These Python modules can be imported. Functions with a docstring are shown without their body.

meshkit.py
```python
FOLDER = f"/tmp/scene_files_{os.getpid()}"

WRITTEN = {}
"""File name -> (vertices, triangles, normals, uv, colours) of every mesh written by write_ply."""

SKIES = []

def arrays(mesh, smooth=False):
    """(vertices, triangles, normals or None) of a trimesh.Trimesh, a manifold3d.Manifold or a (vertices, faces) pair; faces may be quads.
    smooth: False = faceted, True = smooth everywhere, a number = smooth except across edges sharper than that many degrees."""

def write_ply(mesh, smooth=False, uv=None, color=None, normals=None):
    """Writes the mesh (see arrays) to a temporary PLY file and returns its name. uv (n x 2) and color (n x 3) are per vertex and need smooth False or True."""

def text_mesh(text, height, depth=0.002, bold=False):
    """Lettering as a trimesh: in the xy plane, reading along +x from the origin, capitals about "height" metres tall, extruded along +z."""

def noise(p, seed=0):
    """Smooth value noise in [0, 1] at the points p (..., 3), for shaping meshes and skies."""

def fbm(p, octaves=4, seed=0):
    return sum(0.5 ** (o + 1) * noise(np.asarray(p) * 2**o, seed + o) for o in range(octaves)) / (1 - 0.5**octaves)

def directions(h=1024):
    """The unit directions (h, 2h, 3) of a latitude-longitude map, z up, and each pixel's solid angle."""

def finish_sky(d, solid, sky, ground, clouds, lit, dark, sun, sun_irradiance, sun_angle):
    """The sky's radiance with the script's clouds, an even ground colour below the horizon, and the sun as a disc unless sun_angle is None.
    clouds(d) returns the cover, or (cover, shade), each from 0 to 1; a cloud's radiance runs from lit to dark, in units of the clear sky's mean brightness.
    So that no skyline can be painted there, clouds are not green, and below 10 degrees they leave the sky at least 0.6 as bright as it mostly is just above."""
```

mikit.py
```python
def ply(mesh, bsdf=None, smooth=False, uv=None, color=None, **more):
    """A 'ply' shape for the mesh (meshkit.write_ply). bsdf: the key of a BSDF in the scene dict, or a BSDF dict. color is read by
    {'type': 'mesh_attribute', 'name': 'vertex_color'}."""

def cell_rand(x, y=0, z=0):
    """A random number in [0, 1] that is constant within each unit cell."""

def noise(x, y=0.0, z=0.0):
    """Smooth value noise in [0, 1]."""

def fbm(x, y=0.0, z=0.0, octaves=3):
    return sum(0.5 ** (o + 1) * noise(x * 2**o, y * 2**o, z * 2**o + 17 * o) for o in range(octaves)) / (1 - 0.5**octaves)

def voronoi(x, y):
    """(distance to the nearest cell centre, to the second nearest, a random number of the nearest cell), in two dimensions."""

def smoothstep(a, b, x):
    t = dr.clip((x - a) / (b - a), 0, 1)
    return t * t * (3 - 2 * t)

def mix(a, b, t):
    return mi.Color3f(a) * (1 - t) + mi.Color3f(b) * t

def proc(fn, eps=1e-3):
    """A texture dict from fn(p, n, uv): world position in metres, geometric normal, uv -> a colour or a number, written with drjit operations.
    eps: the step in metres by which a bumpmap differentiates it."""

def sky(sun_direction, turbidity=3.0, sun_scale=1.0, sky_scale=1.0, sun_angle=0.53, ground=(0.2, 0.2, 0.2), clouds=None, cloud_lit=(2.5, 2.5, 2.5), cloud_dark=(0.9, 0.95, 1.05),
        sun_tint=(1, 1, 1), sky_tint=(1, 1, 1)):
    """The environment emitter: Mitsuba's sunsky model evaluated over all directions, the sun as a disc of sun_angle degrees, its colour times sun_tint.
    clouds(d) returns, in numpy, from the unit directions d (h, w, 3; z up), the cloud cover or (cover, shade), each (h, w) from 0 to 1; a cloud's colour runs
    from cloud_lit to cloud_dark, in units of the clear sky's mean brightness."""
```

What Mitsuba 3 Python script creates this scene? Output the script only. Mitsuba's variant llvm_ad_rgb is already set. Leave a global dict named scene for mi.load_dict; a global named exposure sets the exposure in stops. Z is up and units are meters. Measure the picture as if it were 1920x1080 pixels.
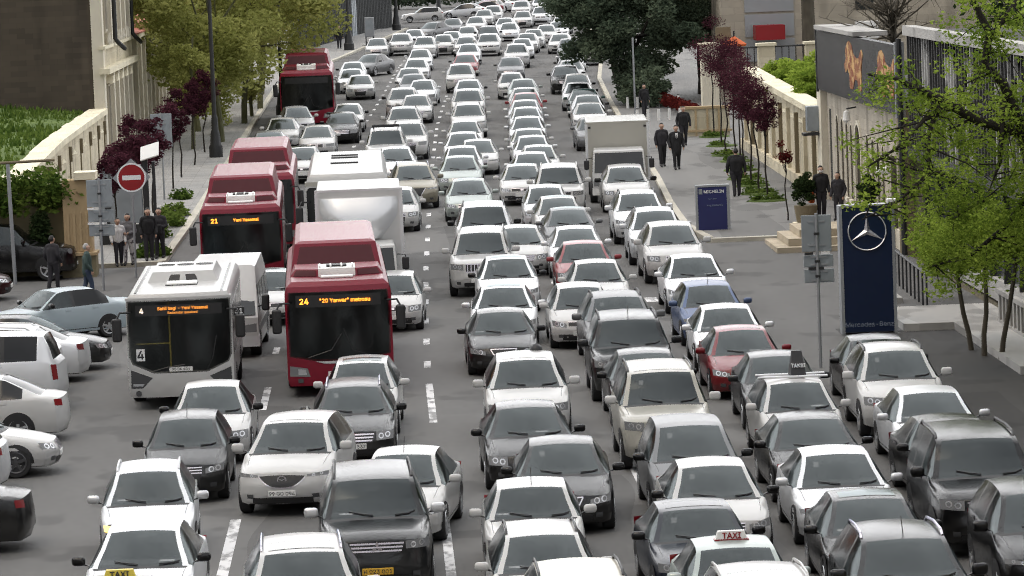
import math, random, numpy as np, trimesh, drjit as dr, mitsuba as mi, mikit, meshkit, manifold3d as m3
from shapely.geometry import Polygon, Point, box as sbox
from mikit import ply, proc, noise, fbm, smoothstep, mix, voronoi, cell_rand
T = mi.ScalarTransform4f
PI = math.pi
# ---------------------------------------------------------------- camera, sky, exposure
CAM_O = [0, 0, 10.6]; CAM_F = [0.030430836331249368, 0.9956500875676881, -0.0880617245268095]; ROLL = 2.2
_f = np.array(CAM_F); _r = np.cross(_f, [0, 0, 1]); _r /= np.linalg.norm(_r); _u = np.cross(_r, _f)
_up = math.cos(math.radians(ROLL)) * _u + math.sin(math.radians(ROLL)) * _r
scene = {'camera': {'type': 'perspective', 'fov': 2 * math.degrees(math.atan(960 / 7400)), 'fov_axis': 'x', 'near_clip': 1.0, 'far_clip': 1500.0,
    'to_world': T().look_at(origin=CAM_O, target=[CAM_O[i] + CAM_F[i] * 50 for i in range(3)], up=_up.tolist())}}
def overcast(d):
    n = meshkit.fbm(d / np.maximum(d[..., 2:], .08) * np.array([1.3, 1.3, 0]) + 7, 3)
    t = np.clip((d[..., 1] + .75) / 1.5, 0, 1); e = np.clip((d[..., 2] - .30) / .5, 0, 1); glow = t * t * (3 - 2 * t) * (1 - .40 * e * e * (3 - 2 * e)); return np.ones(d.shape[:2]), np.clip(1. - glow + (n - .5) * .9, 0, 1)   # the overcast is brightest low in the sky ahead
scene['sky'] = mikit.sky([-0.3, -0.35, 0.86], turbidity=4, sun_scale=0.10, sun_angle=30, clouds=overcast, cloud_lit=(4.1, 4.1, 4.14), cloud_dark=(1.15, 1.18, 1.25))
exposure = 2.4
labels = {}
# ---------------------------------------------------------------- materials
def rgb(*c): return {'type': 'rgb', 'value': list(c) if len(c) == 3 else [c[0]] * 3}
def pr(c, rough=.5, metal=0., spec=.5, cc=0., **k):
    return {'type': 'twosided', 'bsdf': {'type': 'principled', 'base_color': c if isinstance(c, dict) else rgb(*c), 'roughness': rough, 'metallic': metal, 'specular': spec, **({'clearcoat': cc, 'clearcoat_gloss': .93} if cc else {}), **k}}
def mat(name, d): scene[name] = d; return name
def gloss(c, a=.045): return {'type': 'twosided', 'bsdf': {'type': 'roughplastic', 'distribution': 'ggx', 'alpha': a, 'int_ior': 1.5, 'diffuse_reflectance': rgb(*c), 'nonlinear': True}}
PAINT = dict(white=gloss((.74, .74, .73)), offwhite=gloss((.62, .61, .56)), silver=pr((.60, .61, .62), .33, .55, .5, .8), lightsilver=pr((.70, .71, .72), .33, .45, .5, .8),
    grey=pr((.13, .133, .137), .3, .5, .5, 1.), gun=pr((.05, .052, .056), .28, .45, .5, 1.), dark=gloss((.022, .024, .026)), black=gloss((.007, .007, .008)), red=gloss((.32, .012, .022)), paler=gloss((.42, .06, .07)),
    blue=pr((.055, .085, .17), .3, .45, .5, .9), navy=gloss((.02, .028, .05)), lblue=gloss((.60, .67, .70), .12), green=gloss((.06, .13, .12)), sage=pr((.34, .38, .36), .33, .5, .5, .8),
    beige=pr((.55, .53, .46), .33, .45, .5, .8), gold=pr((.24, .22, .17), .3, .5, .5, .9), busred=gloss((.38, .010, .045), .10), maroon=gloss((.06, .012, .014)))
def dusty(c, k=.3):
    def fn(p, n, uv):
        y_ = p.y / 1.38577; q = y_ - 85; h = p.z - .00775 * (q + dr.sqrt(q * q + 400)) + .03; m = smoothstep(.85, .25, h + .25 * (noise(p.x * 4, p.y * 4, p.z * 6) - .5)) * k * (.5 + .8 * noise(p.x * 1.3, p.y * .4, 3.))
        return mix(c, (.26, .25, .235), m)
    return proc(fn)
for k in ('white', 'dark', 'black', 'red', 'offwhite'):
    PAINT[k]['bsdf']['diffuse_reflectance'] = dusty(PAINT[k]['bsdf']['diffuse_reflectance']['value'], (.24 if 'white' in k else .2))
for k, v in PAINT.items(): mat('paint_' + k, v)
mat('m_trim', pr((.02, .02, .021), .45)); mat('m_tyre', pr((.022, .022, .023), .85)); mat('m_rim', pr((.5, .51, .52), .3, .8)); mat('m_rimdark', pr((.1, .1, .105), .35, .6))
def pane(op, ior, c): return {'type': 'mask', 'opacity': op, 'bsdf': {'type': 'twosided', 'bsdf': {'type': 'roughplastic', 'distribution': 'ggx', 'alpha': .02, 'int_ior': ior, 'diffuse_reflectance': rgb(*c), 'specular_reflectance': rgb(.80, .88, .89), 'nonlinear': True}}}
mat('m_glass', pane(.48, 2.35, (.012, .015, .015)))
mat('m_darkglass', {'type': 'twosided', 'bsdf': {'type': 'roughplastic', 'distribution': 'ggx', 'alpha': .02, 'int_ior': 1.85, 'diffuse_reflectance': rgb(.022, .027, .028), 'specular_reflectance': rgb(.76, .83, .84), 'nonlinear': True}})
mat('m_tint', {'type': 'twosided', 'bsdf': {'type': 'roughplastic', 'distribution': 'ggx', 'alpha': .02, 'int_ior': 1.5, 'diffuse_reflectance': rgb(.012, .013, .014), 'nonlinear': True}})
mat('m_chrome', {'type': 'twosided', 'bsdf': {'type': 'roughconductor', 'material': 'Cr', 'alpha': .12}})
mat('m_lamp', {'type': 'twosided', 'bsdf': {'type': 'roughplastic', 'alpha': .03, 'int_ior': 1.5, 'diffuse_reflectance': rgb(.20, .205, .21)}})
mat('m_lampdark', {'type': 'twosided', 'bsdf': {'type': 'roughplastic', 'alpha': .03, 'int_ior': 1.5, 'diffuse_reflectance': rgb(.07, .072, .075)}})
mat('m_bulb', pr((.62, .63, .65), .2, .7, .5, 1.)); mat('m_tail', gloss((.42, .012, .02), .05)); mat('m_amber', {'type': 'twosided', 'bsdf': {'type': 'roughplastic', 'alpha': .05, 'diffuse_reflectance': rgb(.7, .28, .02)}})
mat('m_plate', pr((.68, .68, .66), .4)); mat('m_plateyellow', pr((.62, .36, .03), .4)); mat('m_ink', pr((.02, .02, .025), .6)); mat('m_seat', pr((.028, .028, .03), .85)); mat('m_seatlight', pr((.22, .2, .17), .8)); mat('m_dash', pr((.03, .03, .031), .7))
mat('m_white', pr((.7, .7, .68), .45)); mat('m_paper', pr((.72, .73, .74), .7)); mat('m_yellowsign', pr((.6, .48, .06), .4))
# ---------------------------------------------------------------- mesh helpers
def cat(ms): return trimesh.util.concatenate([m for m in ms if m is not None])
def grid_mesh(P, flip=False):
    P = np.asarray(P, float); a, b = P.shape[:2]; i, j = np.meshgrid(np.arange(a - 1), np.arange(b - 1), indexing='ij'); q = (i * b + j).ravel()
    F = np.vstack([np.c_[q, q + b, q + b + 1], np.c_[q, q + b + 1, q + 1]])
    return trimesh.Trimesh(P.reshape(-1, 3), F[:, ::-1] if flip else F, process=False)
def box(sx, sy, sz, c=(0, 0, 0), rot=None):
    m = trimesh.creation.box((sx, sy, sz)); 
    if rot is not None: m.apply_transform(rot)
    m.apply_translation(c); return m
def b2(x0, x1, y0, y1, z0, z1): return box(x1 - x0, y1 - y0, z1 - z0, ((x0 + x1) / 2, (y0 + y1) / 2, (z0 + z1) / 2))
def rbox(x0, x1, y0, y1, z0, z1, r=.03, n=8):
    pts = [m3.Manifold.sphere(r, n).translate((x, y, z)) for x in (x0 + r, x1 - r) for y in (y0 + r, y1 - r) for z in (z0 + r, z1 - r)]
    h = m3.Manifold.batch_hull(pts).to_mesh(); return trimesh.Trimesh(h.vert_properties[:, :3], h.tri_verts, process=False)
def hull(pts):
    h = m3.Manifold.hull_points(np.asarray(pts, float)).to_mesh(); return trimesh.Trimesh(h.vert_properties[:, :3], h.tri_verts, process=False)
def tube(pts, r, n=8):
    p = np.asarray(pts, float); r = np.broadcast_to(np.asarray(r, float), (len(p),)); t = np.gradient(p, axis=0); t /= np.linalg.norm(t, axis=1, keepdims=True) + 1e-12
    a = np.cross(t, np.where(np.abs(t[:, 2:]) < .9, [0, 0, 1.], [1., 0, 0])); a /= np.linalg.norm(a, axis=1, keepdims=True) + 1e-12; b = np.cross(t, a)
    an = np.arange(n + 1) * 2 * PI / n
    v = p[:, None] + r[:, None, None] * (np.cos(an)[None, :, None] * a[:, None] + np.sin(an)[None, :, None] * b[:, None])
    m = grid_mesh(v, True); caps = []
    for e, k in ((0, 1), (-1, 0)):
        c = np.vstack([v[e, :-1], p[e]]); i = np.arange(n); caps.append(trimesh.Trimesh(c, np.c_[i, (i + 1) % n, 0 * i + n][:, ::-1] if k == 0 else np.c_[i, (i + 1) % n, 0 * i + n], process=False))
    return cat([m] + caps)
def lathe(prof, n=24, axis='z'):
    p = np.asarray(prof, float); an = np.arange(n + 1) * 2 * PI / n
    v = np.stack([p[:, None, 0] * np.cos(an), p[:, None, 0] * np.sin(an), np.broadcast_to(p[:, None, 1], (len(p), n + 1))], -1)
    if axis == 'x': v = v[..., [2, 0, 1]]
    return grid_mesh(v, True)
def disc_x(r, x, n=16):  # disc facing +x
    a = np.arange(n) * 2 * PI / n; v = np.vstack([np.c_[0 * a + x, r * np.cos(a), r * np.sin(a)], [x, 0, 0]]); i = np.arange(n)
    return trimesh.Trimesh(v, np.c_[i, (i + 1) % n, 0 * i + n], process=False)
def extr(poly, h): return cat([trimesh.creation.extrude_polygon(q, h, engine="earcut") for q in getattr(poly, "geoms", [poly]) if q.geom_type == "Polygon"])
def tf(m, M): m = m.copy(); m.apply_transform(M); return m
def TR(x, y, z): return trimesh.transformations.translation_matrix([x, y, z])
def RO(a, ax): return trimesh.transformations.rotation_matrix(a, ax)
def text_on_front(s, h, cx, y, cz, bold=True, depth=.006):   # reads along +x on a face that looks to -y
    m = meshkit.text_mesh(s, h, depth, bold); m.apply_transform(RO(PI / 2, [1, 0, 0])); b = m.bounds; m.apply_translation([cx - (b[0, 0] + b[1, 0]) / 2, y, cz - (b[0, 2] + b[1, 2]) / 2]); return m
# ---------------------------------------------------------------- scene entries
_used = {}
def numbered(n):
    k = _used.get(n, 0); _used[n] = k + 1; return n if k == 0 else f'{n}_{k:03d}'
def sub(parent, n):
    return numbered(parent + '__' + n)
def tag(k, label, category=None, group=None, kind=None):
    d = {}
    if label: d['label'] = label
    if category: d['category'] = category
    if group: d['group'] = group
    if kind: d['kind'] = kind
    labels[k] = d
def add(key, mesh, m, smooth=False, M=None, **kw):
    d = mesh if isinstance(mesh, dict) else ply(mesh, m, smooth=smooth, **kw)
    d = {**d}
    if m: d['bsdf'] = {'type': 'ref', 'id': m}
    if M is not None: d['to_world'] = M
    scene[key] = d; return key
def part(parent, n, mesh, m, smooth=False, M=None, **kw): return add(sub(parent, n), mesh, m, smooth, M, **kw)
def thing(n, label, category, group=None):
    k = numbered(n); tag(k, label, category, group); return k
def struct(n, mesh, m, smooth=False, **kw):
    k = numbered(n); add(k, mesh, m, smooth, **kw); tag(k, None, kind='structure'); return k
# ---------------------------------------------------------------- ground height and road line
KY = 7400 / 5340
def gz(Y):
    Y = np.asarray(Y, float) / KY; f = lambda v: .0155 * ((v - 85) + np.sqrt((v - 85) ** 2 + 400)) / 2
    return f(Y) - f(40.)
CY = KY * np.array([20, 70, 80, 90.6, 106.8, 128.5, 150, 169, 200, 260, 330, 600.]); CX = np.array([.8, .8, .92, 1.11, 1.5, 2.07, 2.75, 3.65, 5.0, 8.2, 12.5, 30])
def cx(Y): return np.interp(Y, CY, CX)
LKY = KY * np.array([20, 95, 105, 134, 160, 185, 200, 215, 230, 260, 330.]); LKX = np.array([-7.6, -7.5, -7.35, -7.15, -7.0, -6.8, -5.6, -3.3, -1.4, 2.3, 12])
RKY = KY * np.array([94.8, 100, 107, 117, 135, 152, 162, 181, 201, 240, 330.]); RKX = np.array([10.6, 10.3, 10.5, 11.0, 11.6, 12.3, 12.7, 13.6, 15.3, 17.5, 24])
# ---------------------------------------------------------------- cars: a lofted body with its own grid of panels
from scipy.interpolate import PchipInterpolator as PCH
# control stations: (y from the front bumper, z on the centre line, half width at the pillar line as a share of W/2, drop of that line, bow of the glass, tag)
MODELS = dict(
 sedan=dict(L=4.55, W=1.78, zb=.20, zn=.70, pz=((.2, .07), (.34, .0), (.52, .0), (.70, .10)), belt=((0, .66), (1.2, .90), (2.4, .935), (3.8, .985), (4.55, .93)), tail=(4.5, .98), fo=.86, wb=2.65, r=.32,
   c=[(.55, .80, .80, .035, .10), (.95, .885, .80, .035, .12), (1.22, .93, .82, .035, .16, 'cowl'), (1.30, .965, .86, .05, .17, 'ws0'), (1.72, 1.235, .735, .075, .14), (2.08, 1.405, .655, .05, .10, 'ws1'), (2.3, 1.438, .645, .045, .05), (2.75, 1.45, .64, .045, 0), (3.15, 1.43, .635, .045, 0, 'rg0'), (3.6, 1.25, .68, .07, -.03), (3.98, 1.06, .76, .04, -.05, 'rg1'), (4.15, 1.035, .78, .03, -.04)], sw=(1.34, 3.62), bp=2.42),
 boxy=dict(L=4.5, W=1.70, zb=.20, zn=.76, pz=((.2, .05), (.34, .0), (.52, .0), (.53, .03), (.76, .06)), belt=((0, .72), (1.3, .90), (2.4, .93), (3.8, .95), (4.5, .93)), tail=(4.46, .97), fo=.80, wb=2.6, r=.30, sq=5,
   c=[(.5, .82, .82, .03, .06), (.95, .885, .82, .03, .07), (1.32, .92, .83, .03, .09, 'cowl'), (1.38, .95, .87, .04, .09, 'ws0'), (1.72, 1.19, .76, .05, .07), (2.0, 1.36, .69, .04, .05, 'ws1'), (2.2, 1.385, .68, .035, .02), (2.7, 1.40, .675, .035, 0), (3.1, 1.385, .67, .035, 0, 'rg0'), (3.45, 1.2, .70, .05, -.03), (3.72, 1.02, .76, .03, -.04, 'rg1'), (3.9, .995, .80, .03, -.02)], sw=(1.42, 3.45), bp=2.36),
 hatch=dict(L=4.05, W=1.70, zb=.20, zn=.74, pz=((.2, .07), (.34, .0), (.52, .0), (.74, .11)), belt=((0, .70), (1.05, .93), (2.4, .97), (3.6, 1.02), (4.05, .98)), tail=(4.0, .98), fo=.80, wb=2.48, r=.31,
   c=[(.5, .83, .80, .035, .10), (.8, .91, .80, .035, .12), (1.02, .96, .83, .035, .16, 'cowl'), (1.10, .995, .87, .05, .17, 'ws0'), (1.48, 1.265, .745, .07, .14), (1.82, 1.44, .67, .05, .10, 'ws1'), (2.05, 1.475, .66, .045, .05), (2.6, 1.49, .655, .045, 0), (3.3, 1.46, .65, .045, 0), (3.52, 1.435, .65, .045, 0, 'rg0'), (3.72, 1.26, .70, .05, -.03), (3.88, 1.05, .78, .04, -.04, 'rg1'), (3.92, 1.02, .80, .03, -.03)], sw=(1.14, 3.45), bp=2.25),
 mpv=dict(L=4.25, W=1.76, zb=.20, zn=.78, pz=((.2, .07), (.34, .0), (.52, .0), (.78, .12)), belt=((0, .74), (1.0, .98), (2.4, 1.01), (3.8, 1.05), (4.25, 1.0)), tail=(4.2, 1.0), fo=.85, wb=2.6, r=.32,
   c=[(.5, .88, .80, .035, .10), (.78, .97, .80, .035, .12), (.98, 1.02, .83, .035, .16, 'cowl'), (1.06, 1.055, .88, .05, .17, 'ws0'), (1.52, 1.36, .77, .07, .14), (1.92, 1.565, .70, .05, .10, 'ws1'), (2.15, 1.60, .69, .045, .05), (2.8, 1.62, .685, .045, 0), (3.5, 1.59, .68, .045, 0), (3.75, 1.565, .68, .045, 0, 'rg0'), (3.93, 1.35, .73, .05, -.03), (4.08, 1.09, .80, .04, -.04, 'rg1'), (4.12, 1.06, .82, .03, -.03)], sw=(1.1, 3.7), bp=2.3),
 suv=dict(L=4.58, W=1.84, zb=.25, zn=.86, pz=((.25, .08), (.42, .0), (.62, .0), (.86, .11)), belt=((0, .80), (1.2, 1.06), (2.4, 1.10), (4.1, 1.16), (4.58, 1.10)), tail=(4.52, 1.08), fo=.88, wb=2.67, r=.36,
   c=[(.55, .97, .80, .04, .10), (.95, 1.05, .80, .04, .12), (1.24, 1.095, .83, .04, .16, 'cowl'), (1.32, 1.13, .87, .05, .17, 'ws0'), (1.72, 1.415, .75, .07, .14), (2.04, 1.60, .68, .05, .10, 'ws1'), (2.3, 1.64, .67, .045, .05), (2.9, 1.665, .665, .045, 0), (3.7, 1.63, .655, .045, 0), (4.0, 1.59, .65, .045, 0, 'rg0'), (4.2, 1.40, .70, .05, -.03), (4.38, 1.17, .78, .04, -.04, 'rg1'), (4.43, 1.14, .80, .03, -.03)], sw=(1.36, 3.85), bp=2.45),
 big=dict(L=4.8, W=1.90, zb=.28, zn=1.0, pz=((.28, .07), (.45, .0), (.66, .0), (.68, .03), (1.0, .08)), belt=((0, .93), (1.3, 1.16), (2.4, 1.19), (4.3, 1.22), (4.8, 1.15)), tail=(4.72, 1.14), fo=.88, wb=2.79, r=.385, sq=4.5,
   c=[(.5, 1.10, .82, .035, .07), (.95, 1.155, .82, .035, .08), (1.36, 1.185, .84, .04, .11, 'cowl'), (1.43, 1.215, .88, .045, .11, 'ws0'), (1.76, 1.52, .79, .055, .09), (2.02, 1.765, .725, .045, .06, 'ws1'), (2.3, 1.81, .715, .04, .03), (3.0, 1.84, .71, .04, 0), (4.0, 1.82, .70, .04, 0), (4.38, 1.79, .695, .04, 0, 'rg0'), (4.5, 1.55, .73, .045, -.02), (4.6, 1.25, .79, .04, -.03, 'rg1'), (4.64, 1.21, .81, .03, -.02)], sw=(1.47, 4.25), bp=2.5),
)
MODELS['wagon'] = dict(MODELS['sedan'], L=4.6, tail=(4.55, .96), c=MODELS['sedan']['c'][:8] + [(3.4, 1.44, .64, .045, 0), (3.95, 1.40, .635, .045, 0, 'rg0'), (4.2, 1.22, .68, .05, -.03), (4.40, 1.02, .76, .04, -.04, 'rg1'), (4.44, .99, .78, .03, -.03)], sw=(1.34, 3.9))
MODELS['lada'] = dict(MODELS['boxy'], L=4.1, W=1.62, tail=(4.06, .95), c=MODELS['boxy']['c'][:8] + [(3.2, 1.40, .67, .035, 0), (3.62, 1.37, .665, .035, 0, 'rg0'), (3.78, 1.2, .70, .04, -.02), (3.92, .99, .77, .03, -.02, 'rg1'), (3.95, .97, .80, .03, -.02)], sw=(1.42, 3.58), wb=2.42)
MODELS['taxi'] = MODELS['boxy']
KF = np.array([1, .88, .62, .32, 0.])        # columns from the pillar line to the centre
class Body:
    def __init__(s, d):
        s.d = d; s.hw = hw = d['W'] / 2; L = d['L']; s.L = L; sq = d.get('sq', 3.2)
        s.pzf = lambda z: np.interp(z, *zip(*d['pz'])); s.sq = sq
        c = d['c']; ys = np.array([q[0] for q in c]); tags = {q[5]: q[0] for q in c if len(q) > 5}; s.t = tags
        y0, yt = .30, max(L - .22, ys[-1] + .05); s.yt = yt; ya = np.r_[y0, ys, yt]; za = np.r_[d['zn'] + .012, [q[1] for q in c], d['tail'][1]]
        f = lambda k, a, b: PCH(ya, np.r_[a, [q[k] for q in c], b])
        s.zt = PCH(ya, za); s.xp = f(2, .80, .80); s.dr = f(3, .03, .03); s.bw = f(4, .0, .0); s.bl = PCH(*map(np.array, zip(*d['belt'])))
        s.cp = cp = d['bp'] + .93 if d['sw'][1] > d['bp'] + 1.25 else 99.; ce = [cp - .05, cp + .05] if cp < 90 else []
        marks = sorted(set(np.round(np.r_[y0, ys, yt, np.linspace(y0, ys[0], 3), d['sw'], ce, d['bp'] - .05, d['bp'] + .05, np.arange(ys[-1] + .1, yt, .12), np.arange(.6, yt, .22)], 3)))
        st = [marks[0]]
        keep = set(np.round(np.r_[y0, yt, list(tags.values()), d['sw'], ce, d['bp'] - .05, d['bp'] + .05], 3))
        for m in marks[1:]:
            if m - st[-1] < .06 and m not in keep: continue
            if m - st[-1] < .06 and st[-1] not in keep: st[-1] = m; continue
            st.append(m)
        s.st = np.array(st); s.G = np.array([s.ring(y) for y in st])
    def w(s, y):
        L = s.L; a = np.clip((.95 - y) / .65, 0, 1); b = np.clip((y - (L - .85)) / .63, 0, 1); return s.hw * (1 - .085 * a ** 2 - .075 * b ** 2)
    def yf(s, x, z):                     # the front face
        return s.pzf(z) + .30 * np.abs(x / (s.hw * .92)) ** s.sq - 0 * z
    def yr(s, x, z):
        d = s.d; zt = d['tail'][1]; return s.L - (.20 * np.abs(x / (s.hw * .93)) ** s.sq + np.interp(z, [d['zb'], d['zb'] + .18, .62, zt], [.07, 0, .01, .06]))
    def ring(s, y):
        d = s.d; w = float(s.w(y)); zb = d['zb']; zt = float(s.zt(y)); t = s.t; cab = t['ws0'] <= y <= t['rg1']
        if cab: zbl = float(s.bl(y))
        else: zbl = zt - .105
        a = np.clip((t['ws0'] - y) / .25, 0, 1) if y < t['ws0'] else np.clip((y - t['rg1']) / .2, 0, 1)
        zbl = float(s.bl(y)) * (1 - a) + (zt - .105) * a
        xb = .945 * w; xp = float(s.xp(y)) * (w if not cab else s.hw); dr_ = float(s.dr(y)); zp = zt - dr_
        if not cab: xp = min(xp, xb - .05)
        xp = min(xp, xb - .012); zbl = min(zbl, zp - .012)
        h = zbl - zb
        P = [(0, zb), (.80 * w, zb), (.955 * w, zb + .03), (.985 * w, zb + .16), (w, zb + .40 * h), (.997 * w, zb + .70 * h), (.968 * w, zbl - .06), (xb, zbl), (xb + (xp - xb) * .46 + .012 * (zp - zbl), zbl + (zp - zbl) * .5), (xp, zp)]
        P = [(x, y, z) for x, z in P] + [(xp * k, 0, zt - dr_ * k * k) for k in KF[1:]]
        P = np.array(P); b = float(s.bw(y)); xr = max(xp, .3)
        off = np.zeros(len(P)); off[9:] = -b * (1 - (P[9:, 0] / xr) ** 2)
        fa = np.clip((1.05 - y) / .75, 0, 1); ya = s.yf(P[:, 0], P[:, 2]) - .30
        rb = np.clip((y - (s.yt - .6)) / .6, 0, 1); yb = s.yr(P[:, 0], P[:, 2]) - s.yt
        P[:, 1] = y + off * (1 - fa ** 2) * (1 - rb) + ya * fa ** 1.6 + yb * rb ** 2
        return P
    def P(s, y, k, off=0.):               # a point of the right half of the surface: station y, column k
        i = int(np.clip(np.searchsorted(s.st, y) - 1, 0, len(s.st) - 2)); a = (y - s.st[i]) / (s.st[i + 1] - s.st[i]); j = int(min(k, s.G.shape[1] - 2)); b = k - j; G = s.G
        p = (1 - a) * ((1 - b) * G[i, j] + b * G[i, j + 1]) + a * ((1 - b) * G[i + 1, j] + b * G[i + 1, j + 1])
        du = (1 - b) * (G[i + 1, j] - G[i, j]) + b * (G[i + 1, j + 1] - G[i, j + 1]); dv = (1 - a) * (G[i, j + 1] - G[i, j]) + a * (G[i + 1, j + 1] - G[i + 1, j])
        n = np.cross(du, dv); n /= np.linalg.norm(n) + 1e-9; return p + n * off * s.sgn
    sgn = 1
    def decal(s, quad, off=.006, nu=4, nv=4):   # quad: four (y, column) corners, in order
        q = np.array(quad, float); A = np.linspace(0, 1, nu); B = np.linspace(0, 1, nv)
        R = [[s.P(*((1 - a) * ((1 - b) * q[0] + b * q[1]) + a * ((1 - b) * q[3] + b * q[2])), off) for b in B] for a in A]
        return trimesh.Trimesh(*_gm(R), process=False)
    def front(s, quad, off=.006, nu=6, nv=5):   # quad: four (x, z) corners on the front face
        return s._face(quad, off, nu, nv, s.yf, -1)
    def rear(s, quad, off=.006, nu=6, nv=5): return s._face(quad, off, nu, nv, s.yr, 1)
    def _face(s, quad, off, nu, nv, fn, sg):
        q = np.array(quad, float); A = np.linspace(0, 1, nu)[:, None, None]; B = np.linspace(0, 1, nv)[None, :, None]
        R = (1 - A) * ((1 - B) * q[0] + B * q[1]) + A * ((1 - B) * q[3] + B * q[2]); x, z = R[..., 0], R[..., 1]
        e = .01; gx = (fn(x + e, z) - fn(x - e, z)) / (2 * e); gz_ = (fn(x, z + e) - fn(x, z - e)) / (2 * e); n = np.stack([-gx, 0 * x + 1, -gz_], -1) * sg; n /= np.linalg.norm(n, axis=-1, keepdims=True)
        return trimesh.Trimesh(*_gm(np.stack([x, fn(x, z), z], -1) + n * off), process=False)
    def faces(s):
        """The surface split into panels: {name: mesh}, both halves."""
        st, G, t, d = s.st, s.G, s.t, s.d; out = {}
        def put(n, quad): out.setdefault(n, []).append(quad)
        K = G.shape[1]; sw = d['sw']; bp = d['bp']; cp = s.cp
        for i in range(len(st) - 1):
            ym = (st[i] + st[i + 1]) / 2
            for k in range(K - 1):
                n = 'body'
                if k < 2: n = 'trim'
                if k < 4 and d.get('clad'): n = 'trim'
                if t['cowl'] < ym < t['ws0'] and k >= 9: n = 'trim'
                if t['ws0'] < ym < t['ws1'] and k >= 10: n = 'windshield'
                if t['rg0'] < ym < t['rg1'] and k >= 10: n = 'rear_window'
                if sw[0] < ym < sw[1] and k in (7, 8): n = 'trim' if abs(ym - bp) < .049 or abs(ym - cp) < .049 else ('fw' if ym < bp else 'rw')
                put(n, (G[i, k], G[i + 1, k], G[i + 1, k + 1], G[i, k + 1]))
        # windscreen pillars: a body-coloured strip laid along the pillar line
        for (ring, fn, yo) in ((G[0], s.yf, 0), (G[-1], s.yr, 1)):       # closed nose and tail
            zc = .5 * (ring[0, 2] + ring[-1, 2]); prev = ring
            for tt in (.93, .8, .55, .28, 0.0):
                cur = np.stack([ring[:, 0] * tt, 0 * ring[:, 0], zc + (ring[:, 2] - zc) * tt], -1); cur[:, 1] = fn(cur[:, 0], cur[:, 2])
                for k in range(K - 1):
                    q = (cur[k], prev[k], prev[k + 1], cur[k + 1]); put('trim' if (k < 1 and tt > .9) else 'body', q if not yo else q[::-1])
                prev = cur
        res = {}
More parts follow.
